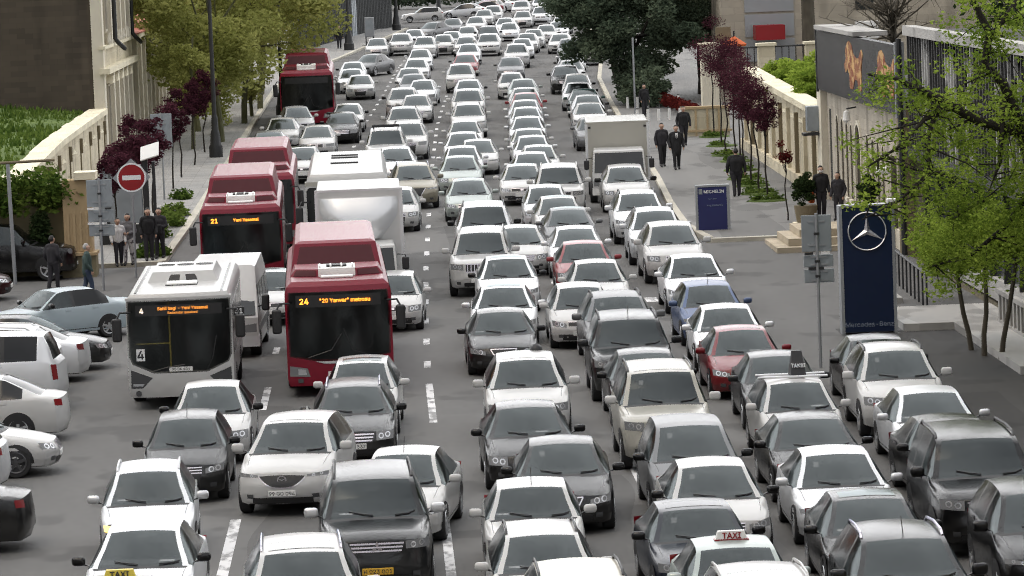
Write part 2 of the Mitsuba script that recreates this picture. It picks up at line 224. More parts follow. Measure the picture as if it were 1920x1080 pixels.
        for n, Q in out.items():
            Q = np.array(Q); M = Q.copy(); M[..., 0] *= -1; M = M[:, ::-1]
            def mk(Q):
                V = Q.reshape(-1, 3); i = np.arange(len(Q)) * 4; m = trimesh.Trimesh(V, np.vstack([np.c_[i, i + 1, i + 2], np.c_[i, i + 2, i + 3]]), process=False); m.merge_vertices(digits_vertex=4); m.update_faces(m.nondegenerate_faces()); m.invert(); return m
            if n in ('fw', 'rw'): res[n + 'R'], res[n + 'L'] = mk(Q), mk(M)
            else: res[n] = mk(np.vstack([Q, M]))
        return res
def _gm(R):
    m = grid_mesh(R); return m.vertices, m.faces
def mir(m):
    m = m.copy(); m.vertices[:, 0] *= -1; m.invert(); return m
def strip_along(B, y0, y1, k, wk, off=.004, n=8):   # a thin line along the body at column k
    return B.decal([(y0, k - wk), (y1, k - wk), (y1, k + wk), (y0, k + wk)], off, 2, n) if False else B.decal([(y0, k - wk), (y0, k + wk), (y1, k + wk), (y1, k - wk)], off, n, 2)
_wheel = {}
def wheel_meshes(r):
    if r not in _wheel:
        w = .11
        tyre = lathe([(r * .66, w), (r * .93, w), (r, w * .72), (r, -w * .8), (r * .9, -w)], 26, 'x')
        sp = []
        for k in range(5):
            m = hull([(w - .012 + dx, y, z) for dx in (0, .02) for y, z in ((-.035, .05), (.035, .05), (-.028, r * .64), (.028, r * .64))]); m.apply_transform(RO(k * 2 * PI / 5, [1, 0, 0])); sp.append(m)
        rim = cat([lathe([(r * .69, w + .008), (r * .63, w + .010), (r * .60, w - .03), (.05, w - .05), (.0, w - .05)], 26, 'x'), lathe([(.055, w - .04), (.05, w + .012), (0, w + .014)], 10, 'x')] + sp[:0])
        spokes = cat(sp + [lathe([(.055, w - .04), (.05, w + .012), (0, w + .014)], 10, 'x'), lathe([(r * .70, w + .002), (r * .66, w + .014), (r * .60, w + .004), (r * .59, w - .03)], 26, 'x')])
        dish = lathe([(r * .60, w - .028), (.0, w - .05)], 20, 'x')
        _wheel[r] = [(ply(tyre, 'm_tyre', smooth=40), ply(spokes, 'm_rim', smooth=30), ply(dish, 'm_trim', smooth=30)), (ply(mir(tyre), 'm_tyre', smooth=40), ply(mir(spokes), 'm_rim', smooth=30), ply(mir(dish), 'm_trim', smooth=30))]
    return _wheel[r]
_models = {}
def mirror_mesh(B, big=False):
    y = B.t['ws0'] + .22; k = 7.2; p = B.P(y, k); a = .10 if big else .085
    m = rbox(0, .24 if big else .22, -.06, .06, -a * .85, a * .85, .05, 8); m.vertices[:, 1] += .12 * m.vertices[:, 0]; m.apply_translation([p[0] + .06, p[1] - .02, p[2] + .09]); st = hull([(p[0] - .02, p[1] - .03, p[2] + .0), (p[0] - .02, p[1] + .04, p[2]), (p[0] + .12, p[1] - .02, p[2] + .07), (p[0] + .12, p[1] + .03, p[2] + .07), (p[0] + .1, p[1], p[2] + .02)]); return m, st
def car_parts(model, front='plain', lamps='swept', rails=False, sunroof=False, detail=True, clad=False, antenna=None, rack=False):
    key = (model, front, lamps, rails, sunroof, detail, clad, antenna, rack)
    if key in _models: return _models[key]
    d = dict(MODELS[model]); d['clad'] = clad; B = Body(d); F = B.faces(); L = []; hw = B.hw; zn = d['zn']; zb = d['zb']
    def put(n, m, mt, s=32): L.append((n, ply(m, None, smooth=s), mt))
    # the pillar strip and the side of the windscreen come from the same grid
    put('body', F['body'], 'PAINT', 38)
    t = B.t
    put('windshield', F['windshield'], 'GLASS', 60)
    if 'rear_window' in F: put('rear_window', F['rear_window'], 'TINT', 60)
    for n in ('fwR', 'fwL', 'rwR', 'rwL'): put('side_window', F[n], 'TINT' if n[0] == 'r' else 'SGLASS', 60)
    # wheel arches and wheels
    arches = []
    for yc in (d['fo'], d['fo'] + d['wb']):
        R = d['r'] + .055; an = np.linspace(0, 2 * PI, 25); rr = np.array([.01, .5, 1.0]) * R; pts = []
        for q in rr:
            row = []
            for a in an:
                z = max(d['r'] + q * math.sin(a), zb + .005); y = yc + q * math.cos(a); g = B.ring(np.clip(y, .3, B.yt)); x = np.interp(z, g[1:8, 2], g[1:8, 0]); row.append((x + .006, y, z))
            pts.append(row)
        m = grid_mesh(np.array(pts), False); arches += [m, mir(m)]
    trim = [F['trim']] + arches
    wp = []
    for yc in (d['fo'], d['fo'] + d['wb']):
        g = B.ring(yc); x = np.interp(d['r'], g[1:8, 2], g[1:8, 0]) - .11 + .012
        wp.append((x, yc, d['r']))
    # lamps: on the front face, wrapped round the corner
    z1, z0 = zn - .005, zn - .16
    hl = {'swept': [(.50 * hw, z0 - .005), (.50 * hw, z0 + .085), (.918 * hw, z1 + .01), (.905 * hw, z0 + .03)], 'box': [(.50 * hw, z0 + .01), (.50 * hw, z1 - .02), (.916 * hw, z1 - .01), (.91 * hw, z0 + .0)],
          'big': [(.52 * hw, z0 - .02), (.52 * hw, z1 - .01), (.918 * hw, z1 + .0), (.908 * hw, z0 - .01)], 'thin': [(.50 * hw, z0 + .075), (.50 * hw, z0 + .115), (.918 * hw, z1 - .005), (.908 * hw, z0 + .07)]}.get(lamps)
    inner = []
    if lamps == 'round':
        for cx_, r_ in ((.74 * hw, .095),):
            a = np.linspace(0, 2 * PI, 17); q = np.array([[(cx_ + r_ * k * math.cos(v), zn - .075 + r_ * .95 * k * math.sin(v)) for v in a] for k in (1, .5, .01)]); y = B.yf(q[..., 0], q[..., 1]) - .012
            m = grid_mesh(np.stack([q[..., 0], y, q[..., 1]], -1)); h1 = m
    else: h1 = B.front(hl, .007, 7, 4)
    put('headlight', h1, 'm_lamp'); put('headlight', mir(h1), 'm_lamp')
    if hl is not None:
        cxm = .72 * hw; zc = np.mean([p[1] for p in hl]) + .005
        hgt = np.ptp([p[1] for p in hl]); rr_ = min(.055, hgt * .33)
        for x in (.635 * hw, .785 * hw):
            a_ = np.linspace(0, 2 * PI, 13); q = np.array([[(x + rr_ * k * math.cos(v), zc + .12 * (x - .7 * hw) + rr_ * k * math.sin(v)) for v in a_] for k in (1, .62)]); y = B.yf(q[..., 0], q[..., 1]) - .012; m = grid_mesh(np.stack([q[..., 0], y, q[..., 1]], -1))
            put('lamp_reflector', m, 'm_bulb'); put('lamp_reflector', mir(m), 'm_bulb')
    # grille, bumper openings, plate
    def fq(x0, x1, za, zc_, off=.006): return B.front([(x0, za), (x0, zc_), (x1, zc_), (x1, za)], off, 7, 4)
    gt = zn - .03; dark, chrome = [], []
    if front == 'plain': dark += [fq(-.44 * hw, .44 * hw, gt - .11, gt - .005)]; chrome += [fq(-.46 * hw, .46 * hw, gt - .012, gt + .006, .012), fq(-.055, .055, gt - .085, gt - .025, .014)]; dark += [fq(-.62 * hw, .62 * hw, zb + .05, zb + .20)]
    if front == 'hex':
        dark += [B.front([(-.34 * hw, zb + .08), (-.42 * hw, gt - .01), (.42 * hw, gt - .01), (.34 * hw, zb + .08)], .006, 9, 6)]
        chrome += [B.front([(-.42 * hw, zz - .009), (-.42 * hw, zz + .009), (.42 * hw, zz + .009), (.42 * hw, zz - .009)], .012, 7, 2) for zz in (gt - .02, gt - .07, gt - .12)]
    if front == 'bars':                                              # upright bars (a large off-roader)
        dark += [fq(-.44 * hw, .44 * hw, zn - .24, zn - .02)]; chrome += [fq(x - .013, x + .013, zn - .235, zn - .03, .014) for x in np.linspace(-.38 * hw, .38 * hw, 8)] + [fq(-.46 * hw, .46 * hw, zn - .03, zn - .005, .014), fq(-.46 * hw, .46 * hw, zn - .25, zn - .225, .014)]; dark += [fq(-.5 * hw, .5 * hw, zb + .05, zb + .17)]
    if front in ('slats', 'star', 'diamonds'):
        dark += [B.front([(-.40 * hw, zn - .215), (-.50 * hw, zn - .02), (.50 * hw, zn - .02), (.40 * hw, zn - .215)], .006, 9, 5)]
        chrome += [fq(-.47 * hw + .02 * i, .47 * hw - .02 * i, zz - .014, zz + .014, .014) for i, zz in enumerate((zn - .055, zn - .115, zn - .175))]; dark += [fq(-.6 * hw, .6 * hw, zb + .05, zb + .15)]
        zl = zn - .115
        ring = lambda r, w_, n_=20: grid_mesh(np.array([[(q * math.cos(a), float(B.yf(0, zl)) - .032, zl + q * math.sin(a)) for a in np.linspace(0, 2 * PI, n_ + 1)] for q in (r, r - w_)]))
        if front == 'star':
            chrome += [ring(.095, .016)] + [grid_mesh(np.array([[(math.sin(a + e) * .016, float(B.yf(0, zl)) - .034, zl + math.cos(a + e) * .016) for e in (-1.2, 1.2)], [(math.sin(a) * .092, float(B.yf(0, zl)) - .034, zl + math.cos(a) * .092)] * 2])) for a in (0, 2.094, 4.189)]
        if front == 'diamonds':
            for a in (0, 2.094, 4.189):
                p = lambda r, da: (math.sin(a + da) * r, float(B.yf(0, zl)) - .034, zl + math.cos(a + da) * r); chrome.append(grid_mesh(np.array([[p(.004, 0), p(.062, .52)], [p(.062, -.52), p(.108, 0)]])))
    if front == 'shield':                                             # wide winged shield with a ring emblem
        n_ = 17; xs = np.linspace(-.47 * hw, .47 * hw, n_); top = gt - .015 - .02 * (np.abs(xs) / (.47 * hw)) ** 2; bot = top - .23 * (1 - (np.abs(xs) / (.475 * hw)) ** 2.6) - .01
        A = np.array([[(x, b + (q - b) * v) for v in np.linspace(0, 1, 5)] for x, q, b in zip(xs, top, bot)]); y = B.yf(A[..., 0], A[..., 1]) - .008; dark.append(grid_mesh(np.stack([A[..., 0], y, A[..., 1]], -1), True))
        E_ = np.array([[(x, b - .012), (x, b + .012)] for x, b in zip(xs, bot)]); chrome.append(grid_mesh(np.stack([E_[..., 0], B.yf(E_[..., 0], E_[..., 1]) - .016, E_[..., 1]], -1), True))
        zl = gt - .10; a = np.linspace(0, 2 * PI, 21); chrome.append(grid_mesh(np.array([[(q * 1.15 * math.cos(v), float(B.yf(0, zl)) - .02, zl + q * math.sin(v)) for v in a] for q in (.078, .062)])))
        wx = np.linspace(-.07, .07, 9); wz = zl + .012 + .02 * np.sign(wx) * 0 + .035 * (np.abs(wx) / .07) ** 1.5 - .02; chrome.append(grid_mesh(np.array([[(x, float(B.yf(0, zl)) - .022, z_ - .007), (x, float(B.yf(0, zl)) - .022, z_ + .009)] for x, z_ in zip(wx, wz)]), True)); dark += [fq(-.62 * hw, .62 * hw, zb + .03, zb + .14)]
    if front == 'kidney':
        for sx in (-1, 1): dark.append(fq(min(sx * .03, sx * .30), max(sx * .03, sx * .30), gt - .15, gt - .0)); chrome += [fq(sx * .165 - .15, sx * .165 + .15, gt - .004, gt + .012, .012), fq(sx * .30 - .008, sx * .30 + .008, gt - .15, gt, .012), fq(sx * .035 - .008, sx * .035 + .008, gt - .15, gt, .012)]
        dark += [fq(-.6 * hw, .6 * hw, zb + .05, zb + .16)]
    if front == 'frame':                                              # small grille in a chrome frame
        dark += [B.front([(-.26 * hw, gt - .12), (-.33 * hw, gt - .01), (.33 * hw, gt - .01), (.26 * hw, gt - .12)], .006, 7, 4)]; q = [(-.28 * hw, gt - .13), (-.36 * hw, gt + .0), (.36 * hw, gt + .0), (.28 * hw, gt - .13)]
        for i in range(4):
            a, b = np.array(q[i]), np.array(q[(i + 1) % 4]); n_ = np.array([-(b - a)[1], (b - a)[0]]); n_ = n_ / np.linalg.norm(n_) * .011; chrome.append(B.front([a - n_, a + n_, b + n_, b - n_], .013, 7, 2))
        dark += [fq(-.55 * hw, .55 * hw, zb + .06, zb + .18)]
    if front == 'spindle':
        for sg in (1, -1): dark.append(B.front([(-.22 * hw, .56), (-.42 * hw, gt if sg > 0 else zb + .03), (.42 * hw, gt if sg > 0 else zb + .03), (.22 * hw, .56)], .006, 9, 5))
        for sx in (-1, 1): chrome += [B.front([(sx * .42 * hw - .012, gt), (sx * .42 * hw + .012, gt), (sx * .22 * hw + .012, .56), (sx * .22 * hw - .012, .56)], .014, 5, 2), B.front([(sx * .42 * hw - .012, zb + .03), (sx * .42 * hw + .012, zb + .03), (sx * .22 * hw + .012, .56), (sx * .22 * hw - .012, .56)], .014, 5, 2)]
    put('grille', cat(dark), 'm_trim'); 
    if chrome: put('grille_trim', cat(chrome), 'm_chrome')
    fog = cat([fq(.66 * hw - .05, .66 * hw + .07, zb + .12, zb + .2, .006)]); put('fog_light', fog, 'm_lampdark'); put('fog_light', mir(fog), 'm_lampdark')
    # tail
    zt = d['tail'][1]
    tl = B.rear([(.62 * hw, zt - .20), (.62 * hw, zt - .05), (.915 * hw, zt - .03), (.905 * hw, zt - .17)], .008, 8, 4) if model not in ('mpv', 'big') else B.rear([(.76 * hw, zt - .38), (.76 * hw, zt - .03), (.915 * hw, zt - .02), (.91 * hw, zt - .38)], .008, 8, 6)
    put('tail_light', tl, 'm_tail'); put('tail_light', mir(tl), 'm_tail')
    if detail:
        seams = [strip_along(B, .62, t['cowl'], 9.05, .055, .003, 8), strip_along(B, t['ws0'] + .0, d['fo'] + d['wb'] - .35, 2.6, .08, .003, 10)]
        for y in (t['ws0'] + .03, d['bp'], d['sw'][1] - .25): seams.append(B.decal([(y - .006, 2.5), (y + .006, 2.5), (y + .006, 7), (y - .006, 7)], .003, 2, 8))
        trim += seams + [mir(m) for m in seams]
        hd = [B.decal([(y - .1, 5.75), (y - .1, 6.0), (y + .08, 6.0), (y + .08, 5.75)], .02, 2, 2) for y in (d['bp'] - .18, min(d['sw'][1] - .42, d['bp'] + .85))]; [put('door_handle', q_, 'PAINT') for m in hd for q_ in (m, mir(m))]
    put('trim', cat(trim), 'm_trim')
    for sx in (1, -1):   # wipers lie on the glass
        p = [B.P(t['ws0'] + a, k, .02) for a, k in ((.02, 11.7 if sx > 0 else 12.9), (.05, 10.8 if sx > 0 else 12.2), (.10, 10.2 if sx > 0 else 11.3))]
        put('wiper', tube([q * np.array([sx if sx < 0 else 1, 1, 1]) for q in p], .011, 5), 'm_trim')
    mm, stalk = mirror_mesh(B, model in ('big', 'suv')); put('mirror', cat([mm]), 'MIRROR', 50); put('mirror', mir(mm), 'MIRROR', 50); put('mirror_stalk', cat([stalk, mir(stalk)]), 'm_trim')
    if rails:
        m = tube([B.P(y, 9.25, .0) + [0, 0, h] for y, h in ((t['ws1'] + .18, .0), (t['ws1'] + .28, .055), (t['ws1'] + 1.0, .06), (t['rg0'] - .25, .055), (t['rg0'] - .12, 0))], .021, 6); put('roof_rail', m, 'RAIL', 40); put('roof_rail', mir(m), 'RAIL', 40)
    if sunroof:
        m = B.decal([(t['ws1'] + .16, 10.4), (t['ws1'] + .16, 13), (t['ws1'] + .62, 13), (t['ws1'] + .62, 10.4)], .006, 4, 5); put('sunroof', cat([m, mir(m)]), 'm_darkglass' if sunroof == 'dark' else 'PAINT')
        e = [B.decal([(t['ws1'] + a, 10.3), (t['ws1'] + a, 13), (t['ws1'] + a + .022, 13), (t['ws1'] + a + .022, 10.3)], .008, 2, 5) for a in (.14, .62)]; put('sunroof_frame', cat(e + [mir(m) for m in e]), 'm_trim')
    if antenna == 'fin': p = B.P(t['rg0'] - .25, 13); put('antenna', hull([(p[0] - .03, p[1] + .08, p[2]), (p[0] + .03, p[1] + .08, p[2]), (p[0], p[1] - .12, p[2]), (p[0], p[1] + .07, p[2] + .075), (p[0], p[1] + .02, p[2] + .07)]), 'PAINT')
    if antenna == 'rod': p = B.P(t['ws1'] + .12, 13); put('antenna', tube([p, p + [0, .20, .26]], .008, 5), 'm_trim')
    if rack:
        z = float(B.zt(t['ws1'] + .5)) + .12; m = [tube([(sx * .55, t['ws1'] + .1, z), (sx * .55, t['ws1'] + 1.3, z)], .02, 6) for sx in (-1, 1)] + [b2(-.58, .58, y - .02, y + .02, z - .015, z + .02) for y in (t['ws1'] + .15, t['ws1'] + .7, t['ws1'] + 1.25)] + [b2(sx * .55 - .02, sx * .55 + .02, y - .02, y + .02, z - .13, z) for sx in (-1, 1) for y in (t['ws1'] + .2, t['ws1'] + 1.2)] + [b2(-.6, .6, t['ws1'] + .02, t['ws1'] + .05, z - .04, z + .07)]
        put('roof_rack', cat(m), 'm_trim')
    res = (L, wp, B); _models[key] = res; return res
def interior(B):
    if not hasattr(B, 'inner'):
        t, hw = B.t, B.hw; zbe = float(B.bl(2.0)); y = t['ws1'] + .35
        dash = cat([hull([(x, yy, z) for x in (-.86 * hw, .86 * hw) for yy, z in ((t['ws0'] + .12, zbe - .28), (t['ws0'] + .10, zbe + .03), (t['ws0'] + .62, zbe + .03), (t['ws0'] + .66, zbe - .28))]), b2(-.9 * hw, .9 * hw, t['ws0'] + .1, t['rg0'], zbe - .5, zbe - .42)])
        seat = lambda x: cat([rbox(x - .24, x + .24, y, y + .16, zbe - .42, zbe + .16, .06), rbox(x - .12, x + .12, y + .02, y + .12, zbe + .18, zbe + .36, .045)])
        a = np.linspace(0, 2 * PI, 19); wh = tube([(.42 * hw + .18 * math.cos(v), t['ws0'] + .70 + .06 * math.sin(v), zbe + .0 + .17 * math.sin(v)) for v in a], .014, 5)
        B.inner = [('dashboard', ply(dash, None, smooth=30), 'm_dash'), ('seat', ply(seat(-.42 * hw), None, smooth=40), 'SEAT'), ('seat', ply(seat(.42 * hw), None, smooth=40), 'SEAT'), ('steering_wheel', ply(wh, None, smooth=50), 'm_seat')]
        mr = rbox(-.12, .12, -.02, .02, -.035, .035, .015, 6); mp = B.P(t['ws1'] - .12, 13); mr.apply_translation([0, mp[1] + .06, mp[2] - .07]); B.inner.append(('rear_view_mirror', ply(mr, None, smooth=40), 'm_trim')); rs = rbox(-.8 * hw, .8 * hw, y + .95, y + 1.1, zbe - .42, zbe + .14, .06); B.inner.append(('rear_seat', ply(rs, None, smooth=40), 'SEAT'))
    return B.inner
PLATES = ['10 AB 274', '90 LK 518', '99 DE 603', '77 BC 120', '10 HR 945', '90 ZT 331', '10 KF 086', '99 PA 712']
_pl = {}
def plate_part(root, B, M, text=None, yellow=False, rear=False):
    z = B.d['zb'] + .22; y = float(B.yf(.26, z)) - .012 if not rear else B.L - .0
    k = ('p', id(B))
    if k not in _pl: _pl[k] = ply(rbox(-.26, .26, y - .012, y + .012, z - .056, z + .056, .008, 6), None)
    p = part(root, 'number_plate', _pl[k], 'm_plateyellow' if yellow else 'm_plate', M=M)
    if text: part(p, 'lettering', text_on_front(text, .068, 0, y - .0125, z, True, .003), 'm_ink', M=M)
def place_M(X, Y, deg=0, z=None, slope=True):
    z = float(gz(Y)) if z is None else z
    m = T().translate([X, Y, z]).rotate([0, 0, 1], deg)
    return m.rotate([1, 0, 0], math.degrees(math.atan(float(gz(Y + 2) - gz(Y - 2)) / 4))) if slope else m
ROOTS = dict(sedan='sedan', boxy='sedan', taxi='taxi', hatch='hatchback', mpv='minivan', suv='suv', big='suv', wagon='estate_car', lada='estate_car')
def car(model, paint, X, Y, deg, label, cat_='car', group=None, near=0, front='plain', lamps='swept', rails=False, sunroof=False, clad=False, antenna=None, rack=False, mirror=None, plate=None, yellow=False, name=None, seat='m_seat', rail='m_trim', rim='m_rim', back=False, topsign=None, blink=False, sc=None):
    L, wp, B = car_parts(model, front, lamps, rails, sunroof, near > 0, clad, antenna, rack)
    root = thing(name or ROOTS[model], label, cat_, group); M = place_M(X, Y, deg); P = 'paint_' + paint
    if sc: M = M @ T().scale(list(sc))
    sub_ = {'PAINT': P, 'MIRROR': 'paint_' + (mirror or paint), 'GLASS': 'm_glass' if near > 1 else 'm_darkglass', 'SGLASS': 'm_glass' if near > 1 else 'm_tint', 'TINT': 'm_tint', 'SEAT': seat, 'RAIL': rail}
    for n, d, m in L:
        if not near and n in ('wiper', 'fog_light', 'lamp_reflector', 'rear_window', 'tail_light') and not back: continue
        if n == 'antenna' and m != 'PAINT' and not near: continue
        mm = sub_.get(m, m)
        part(root, n, d, mm, M=M)
    for yi, (x, y, z) in enumerate(wp):
        for s in (0, 1):
            ms = wheel_meshes(B.d['r'])[s]; w = sub(root, 'wheel'); Mw = M @ T().translate([x if s == 0 else -x, y, z])
            part(w, 'tyre', ms[0], 'm_tyre', M=Mw); 
            part(w, 'rim', ms[1], rim, M=Mw)
            if near: part(w, 'hub', ms[2], 'm_trim', M=Mw)
    if near > 1:
        for n, d, m in interior(B): part(root, n, d, sub_.get(m, m), M=M)
        hsh = (sum(map(ord, label)) * 7) % 10
        if hsh < 4: zb_ = float(B.bl(2.0)) + .036; x0 = (-.62, -.5, .3, .45)[hsh] * B.hw; part(root, 'dashboard_paper', b2(x0 - .12, x0 + .12, B.t['ws0'] + .2, B.t['ws0'] + .38, zb_, zb_ + .006), 'm_paper', M=M)
        if hsh > 6: p = B.P(B.t['ws1'] - .10, 10.6, -.012); part(root, 'windshield_sticker', b2(-p[0] * .82 - .045, -p[0] * .82 + .045, p[1] + .03, p[1] + .034, p[2] - .14, p[2] - .05), 'm_paper', M=M)
    if near or Y < 140: plate_part(root, B, M, plate if near > 1 else None, yellow)
    if blink:
        q = B.front([(-.86 * B.hw, B.d['zn'] - .12), (-.86 * B.hw, B.d['zn'] - .02), (-.70 * B.hw, B.d['zn'] - .02), (-.70 * B.hw, B.d['zn'] - .12)], .03, 4, 4)
        scene[part(root, 'indicator', q, 'm_amber', M=M)]['emitter'] = {'type': 'area', 'radiance': rgb(2.2, 1.1, .1)}; labels[root + '__indicator'] = {'label': 'lit amber indicator lamp'}
    return root, M, B
# ---------------------------------------------------------------- buses, trucks, minibus
def led(key, text, h, cx_, y, cz, M, rad=(2.6, 1.15, .12)):
    k = part(key, 'display_text', text_on_front(text, h, cx_, y, cz, True, .004), 'm_ink', M=M); labels[k] = {'kind': 'stuff'}; scene[k]['emitter'] = {'type': 'area', 'radiance': rgb(*rad)}; return k
def front_patch(poly, fy, off=.01, step=.12):   # polygon in (x, z), laid on the curved front y = fy(x)
    P = Polygon(poly); xs = np.arange(P.bounds[0], P.bounds[2] + step, step); out = []
    for a, b in zip(xs[:-1], xs[1:]):
        g = P.intersection(sbox(a, -9, min(b, P.bounds[2]), 99))
        for q in getattr(g, 'geoms', [g]):
            if q.is_empty or q.geom_type != 'Polygon' or q.area < 1e-5: continue
            v, f = trimesh.creation.triangulate_polygon(q, engine='earcut'); out.append(trimesh.Trimesh(np.c_[v[:, 0], fy(v[:, 0]) - off, v[:, 1]], f, process=False))
    m = cat(out); m.merge_vertices(); return m
def plan_hull(w, L, z, bulge=.14, ins=0., n=11):
    x = np.linspace(-w + ins, w - ins, n); return [(a, bulge * (a / w) ** 2 + ins, z) for a in x] + [(w - ins, L - ins, z), (-w + ins, L - ins, z)]
def bus_wheels(root, ys, w, M, r=.47):
    tyre, rim = _bw.get(r) or _bw.setdefault(r, (ply(lathe([(r * .6, .14), (r * .94, .14), (r, .1), (r, -.13), (r * .9, -.14)], 24, 'x'), None, smooth=40), ply(lathe([(r * .6, .13), (r * .52, .10), (.12, .05), (.1, .12), (0, .12)], 20, 'x'), None, smooth=30)))
    for y in ys:
        for s in (1, -1):
            k = sub(root, 'wheel'); Mw = M @ T().translate([s * (w - .13), y, r]).rotate([0, 0, 1], 0 if s > 0 else 180); part(k, 'tyre', tyre, 'm_tyre', M=Mw); part(k, 'rim', rim, 'm_rim', M=Mw)
_bw = {}
def bus_mirror(root, M, sx, w, z, drop=.55, big=True):
    arm = tube([(sx * (w - .1), -.02, z), (sx * (w + .12), -.28, z + .03), (sx * (w + .2), -.30, z - .12)], .025, 6)
    k = sub(root, 'mirror'); part(k, 'arm', arm, 'm_trim', 40, M); part(k, 'housing', rbox(sx * (w + .2) - .11, sx * (w + .2) + .11, -.38, -.22, z - .12 - drop, z - .1, .05), 'm_trim', 50, M)
def side_windows(root, M, w, L, z0, z1, n, y0=.7, mt='m_tint'):
    ys = np.linspace(y0, L - .5, n + 1)
    for s in (1, -1):
        for a, b in zip(ys[:-1], ys[1:]): part(root, 'side_window', b2(s * w - .004 if s > 0 else -w - .008, w + .008 if s > 0 else -w + .004, a + .04, b - .04, z0, z1), mt, M=M)
def hollow(body, scr, w, L, z0, z1):
    to = lambda m: m3.Manifold(m3.Mesh(np.asarray(m.vertices, np.float32), np.asarray(m.faces, np.uint32)))
    hole = extr(Polygon(scr), 1.2); hole.apply_transform(RO(PI / 2, [1, 0, 0])); hole.apply_translation([0, .7, 0]); r = to(body) - to(b2(-w + .06, w - .06, .32, L - .2, z0, z1)) - to(hole); r = r.to_mesh(); return trimesh.Trimesh(r.vert_properties[:, :3], r.tri_verts, process=False)
def red_bus(X, Y, deg, label, text=None, num='21', L=11.8, s=1.0):
    root = thing('city_bus', label, 'bus', 'red city buses in the left lanes'); M = place_M(X, Y, deg) @ T().scale(s); w = 1.25; fy = lambda x: .14 * (np.asarray(x) / w) ** 2
    body = hull(plan_hull(w * .985, L, .28, ins=.03) + plan_hull(w, L, .45) + plan_hull(w, L, 2.45) + plan_hull(w, L, 2.62, ins=.05) + plan_hull(w, L, 2.73, ins=.17)); scr = [(-1.19, .98), (-.55, .86), (.55, .86), (1.19, .98), (1.215, 2.0), (1.17, 2.5), (-1.17, 2.5), (-1.215, 2.0)]
    part(root, 'body', hollow(body, [(x * .97, .02 + z * .985) for x, z in scr], w, L, .55, 2.55), 'paint_busred', 30, M); part(root, 'lining', b2(-w + .09, w - .09, .9, L - .25, 2.45, 2.52), 'm_dash', M=M)
    ws = part(root, 'windshield', front_patch(scr, fy, .012), 'm_busglass', 60, M)
    part(root, 'destination_display', front_patch([(-1.0, 2.14), (1.0, 2.14), (1.0, 2.42), (-1.0, 2.42)], fy, .018), 'm_trim', M=M)
    if text: d = root + '__destination_display'; led(d, num, .13, -.80, .025, 2.28, M, (.8, .25, .02)); led(d, text, .088, .16, -.032, 2.29, M, (.7, .2, .015))
    part(root, 'wiper', tube([(-.75, .0, .95), (-.2, -.05, 1.12), (.05, -.05, 1.5)], .014, 5), 'm_trim', M=M); part(root, 'wiper', tube([(.75, .0, .95), (.3, -.04, 1.1), (.1, -.05, 1.62)], .014, 5), 'm_trim', M=M)
    part(root, 'front_emblem', front_patch([(-.35, .80), (.35, .80), (.6, .86), (-.6, .86)], fy, .02), 'paint_silver', M=M)
    for sx in (-1, 1):
        part(root, 'headlight', front_patch([(sx * .72, .50), (sx * .78, .70), (sx * 1.19, .76), (sx * 1.2, .52)][::1 if sx > 0 else -1], fy, .014), 'm_lamp', M=M)
        k = root + '__headlight' + ('' if sx < 0 else '_001'); part(k, 'reflector', front_patch([(sx * .8, .55), (sx * .82, .67), (sx * 1.0, .69), (sx * 1.0, .55)][::1 if sx > 0 else -1], fy, .02), 'm_bulb', M=M)
        part(root, 'fog_light', front_patch([(sx * .95 - .06, .36), (sx * .95 + .06, .36), (sx * .95 + .06, .46), (sx * .95 - .06, .46)], fy, .014), 'm_lampdark', M=M); bus_mirror(root, M, sx, w, 2.25)
    k = part(root, 'number_plate', front_patch([(-.3, .5), (.3, .5), (.3, .62), (-.3, .62)], fy, .02), 'm_plate', M=M); part(k, 'lettering', text_on_front('10 BB 218', .075, 0, -.024, .56, True, .002), 'm_ink', M=M)
    # on the roof: the front unit between two wings, the long fairing behind
    for sx in (-1, 1):
        q = [(sx * x, y, z) for x, y, z in ((.44, 1.5, 2.72), (1.12, 1.75, 2.72), (.44, 1.56, 2.90), (.98, 1.82, 2.90), (.44, 2.6, 2.95), (1.0, 2.6, 2.95), (1.12, 2.7, 2.72), (.44, 2.7, 2.72))]; part(root, 'roof_wing', hull(q), 'paint_busred', 30, M)
        part(root, 'wing_intake', hull([(sx * x, y, z) for x, y, z in ((.50, 1.50, 2.74), (1.04, 1.695, 2.74), (.50, 1.545, 2.88), (.96, 1.735, 2.88), (.5, 1.6, 2.8))]), 'paint_busred_dark', 30, M)
    u = part(root, 'cooling_unit', hull([(x, y, z) for x in (-.44, .44) for y, z in ((1.32, 2.74), (1.34, 2.93), (2.2, 2.97), (2.2, 2.74))]), 'm_white', 30, M); part(u, 'fan_grille', b2(-.24, .24, 1.6, 2.1, 2.94, 2.985), 'm_trim', M=M)
    for i in range(4): part(u, 'fin', b2(-.40 + .26 * i - .02, -.40 + .26 * i + .02, 1.5, 2.15, 2.945, 2.99), 'm_white', M=M)
    part(root, 'roof_hatch', rbox(-.38, .38, .85, 1.15, 2.73, 2.79, .02), 'm_white', 40, M)
    part(root, 'roof_fairing', hull([(sx * x, y, z) for sx in (-1, 1) for x, y, z in ((1.10, 3.4, 2.72), (.98, 3.62, 3.36), (.86, 3.75, 3.42), (1.10, L - .6, 2.72), (.98, L - .7, 3.30), (.86, L - .8, 3.36))]), 'paint_busred', 25, M)
    part(root, 'fairing_front', hull([(sx * x, y, z) for sx in (-1, 1) for x, y, z in ((.97, 3.41, 2.80), (.86, 3.575, 3.29), (.97, 3.44, 2.80), (.86, 3.605, 3.29))]), 'paint_busred_dark', 30, M)
    side_windows(root, M, w, L, 1.15, 2.3, 6); bus_wheels(root, (2.5, L - 3.4), w, M)
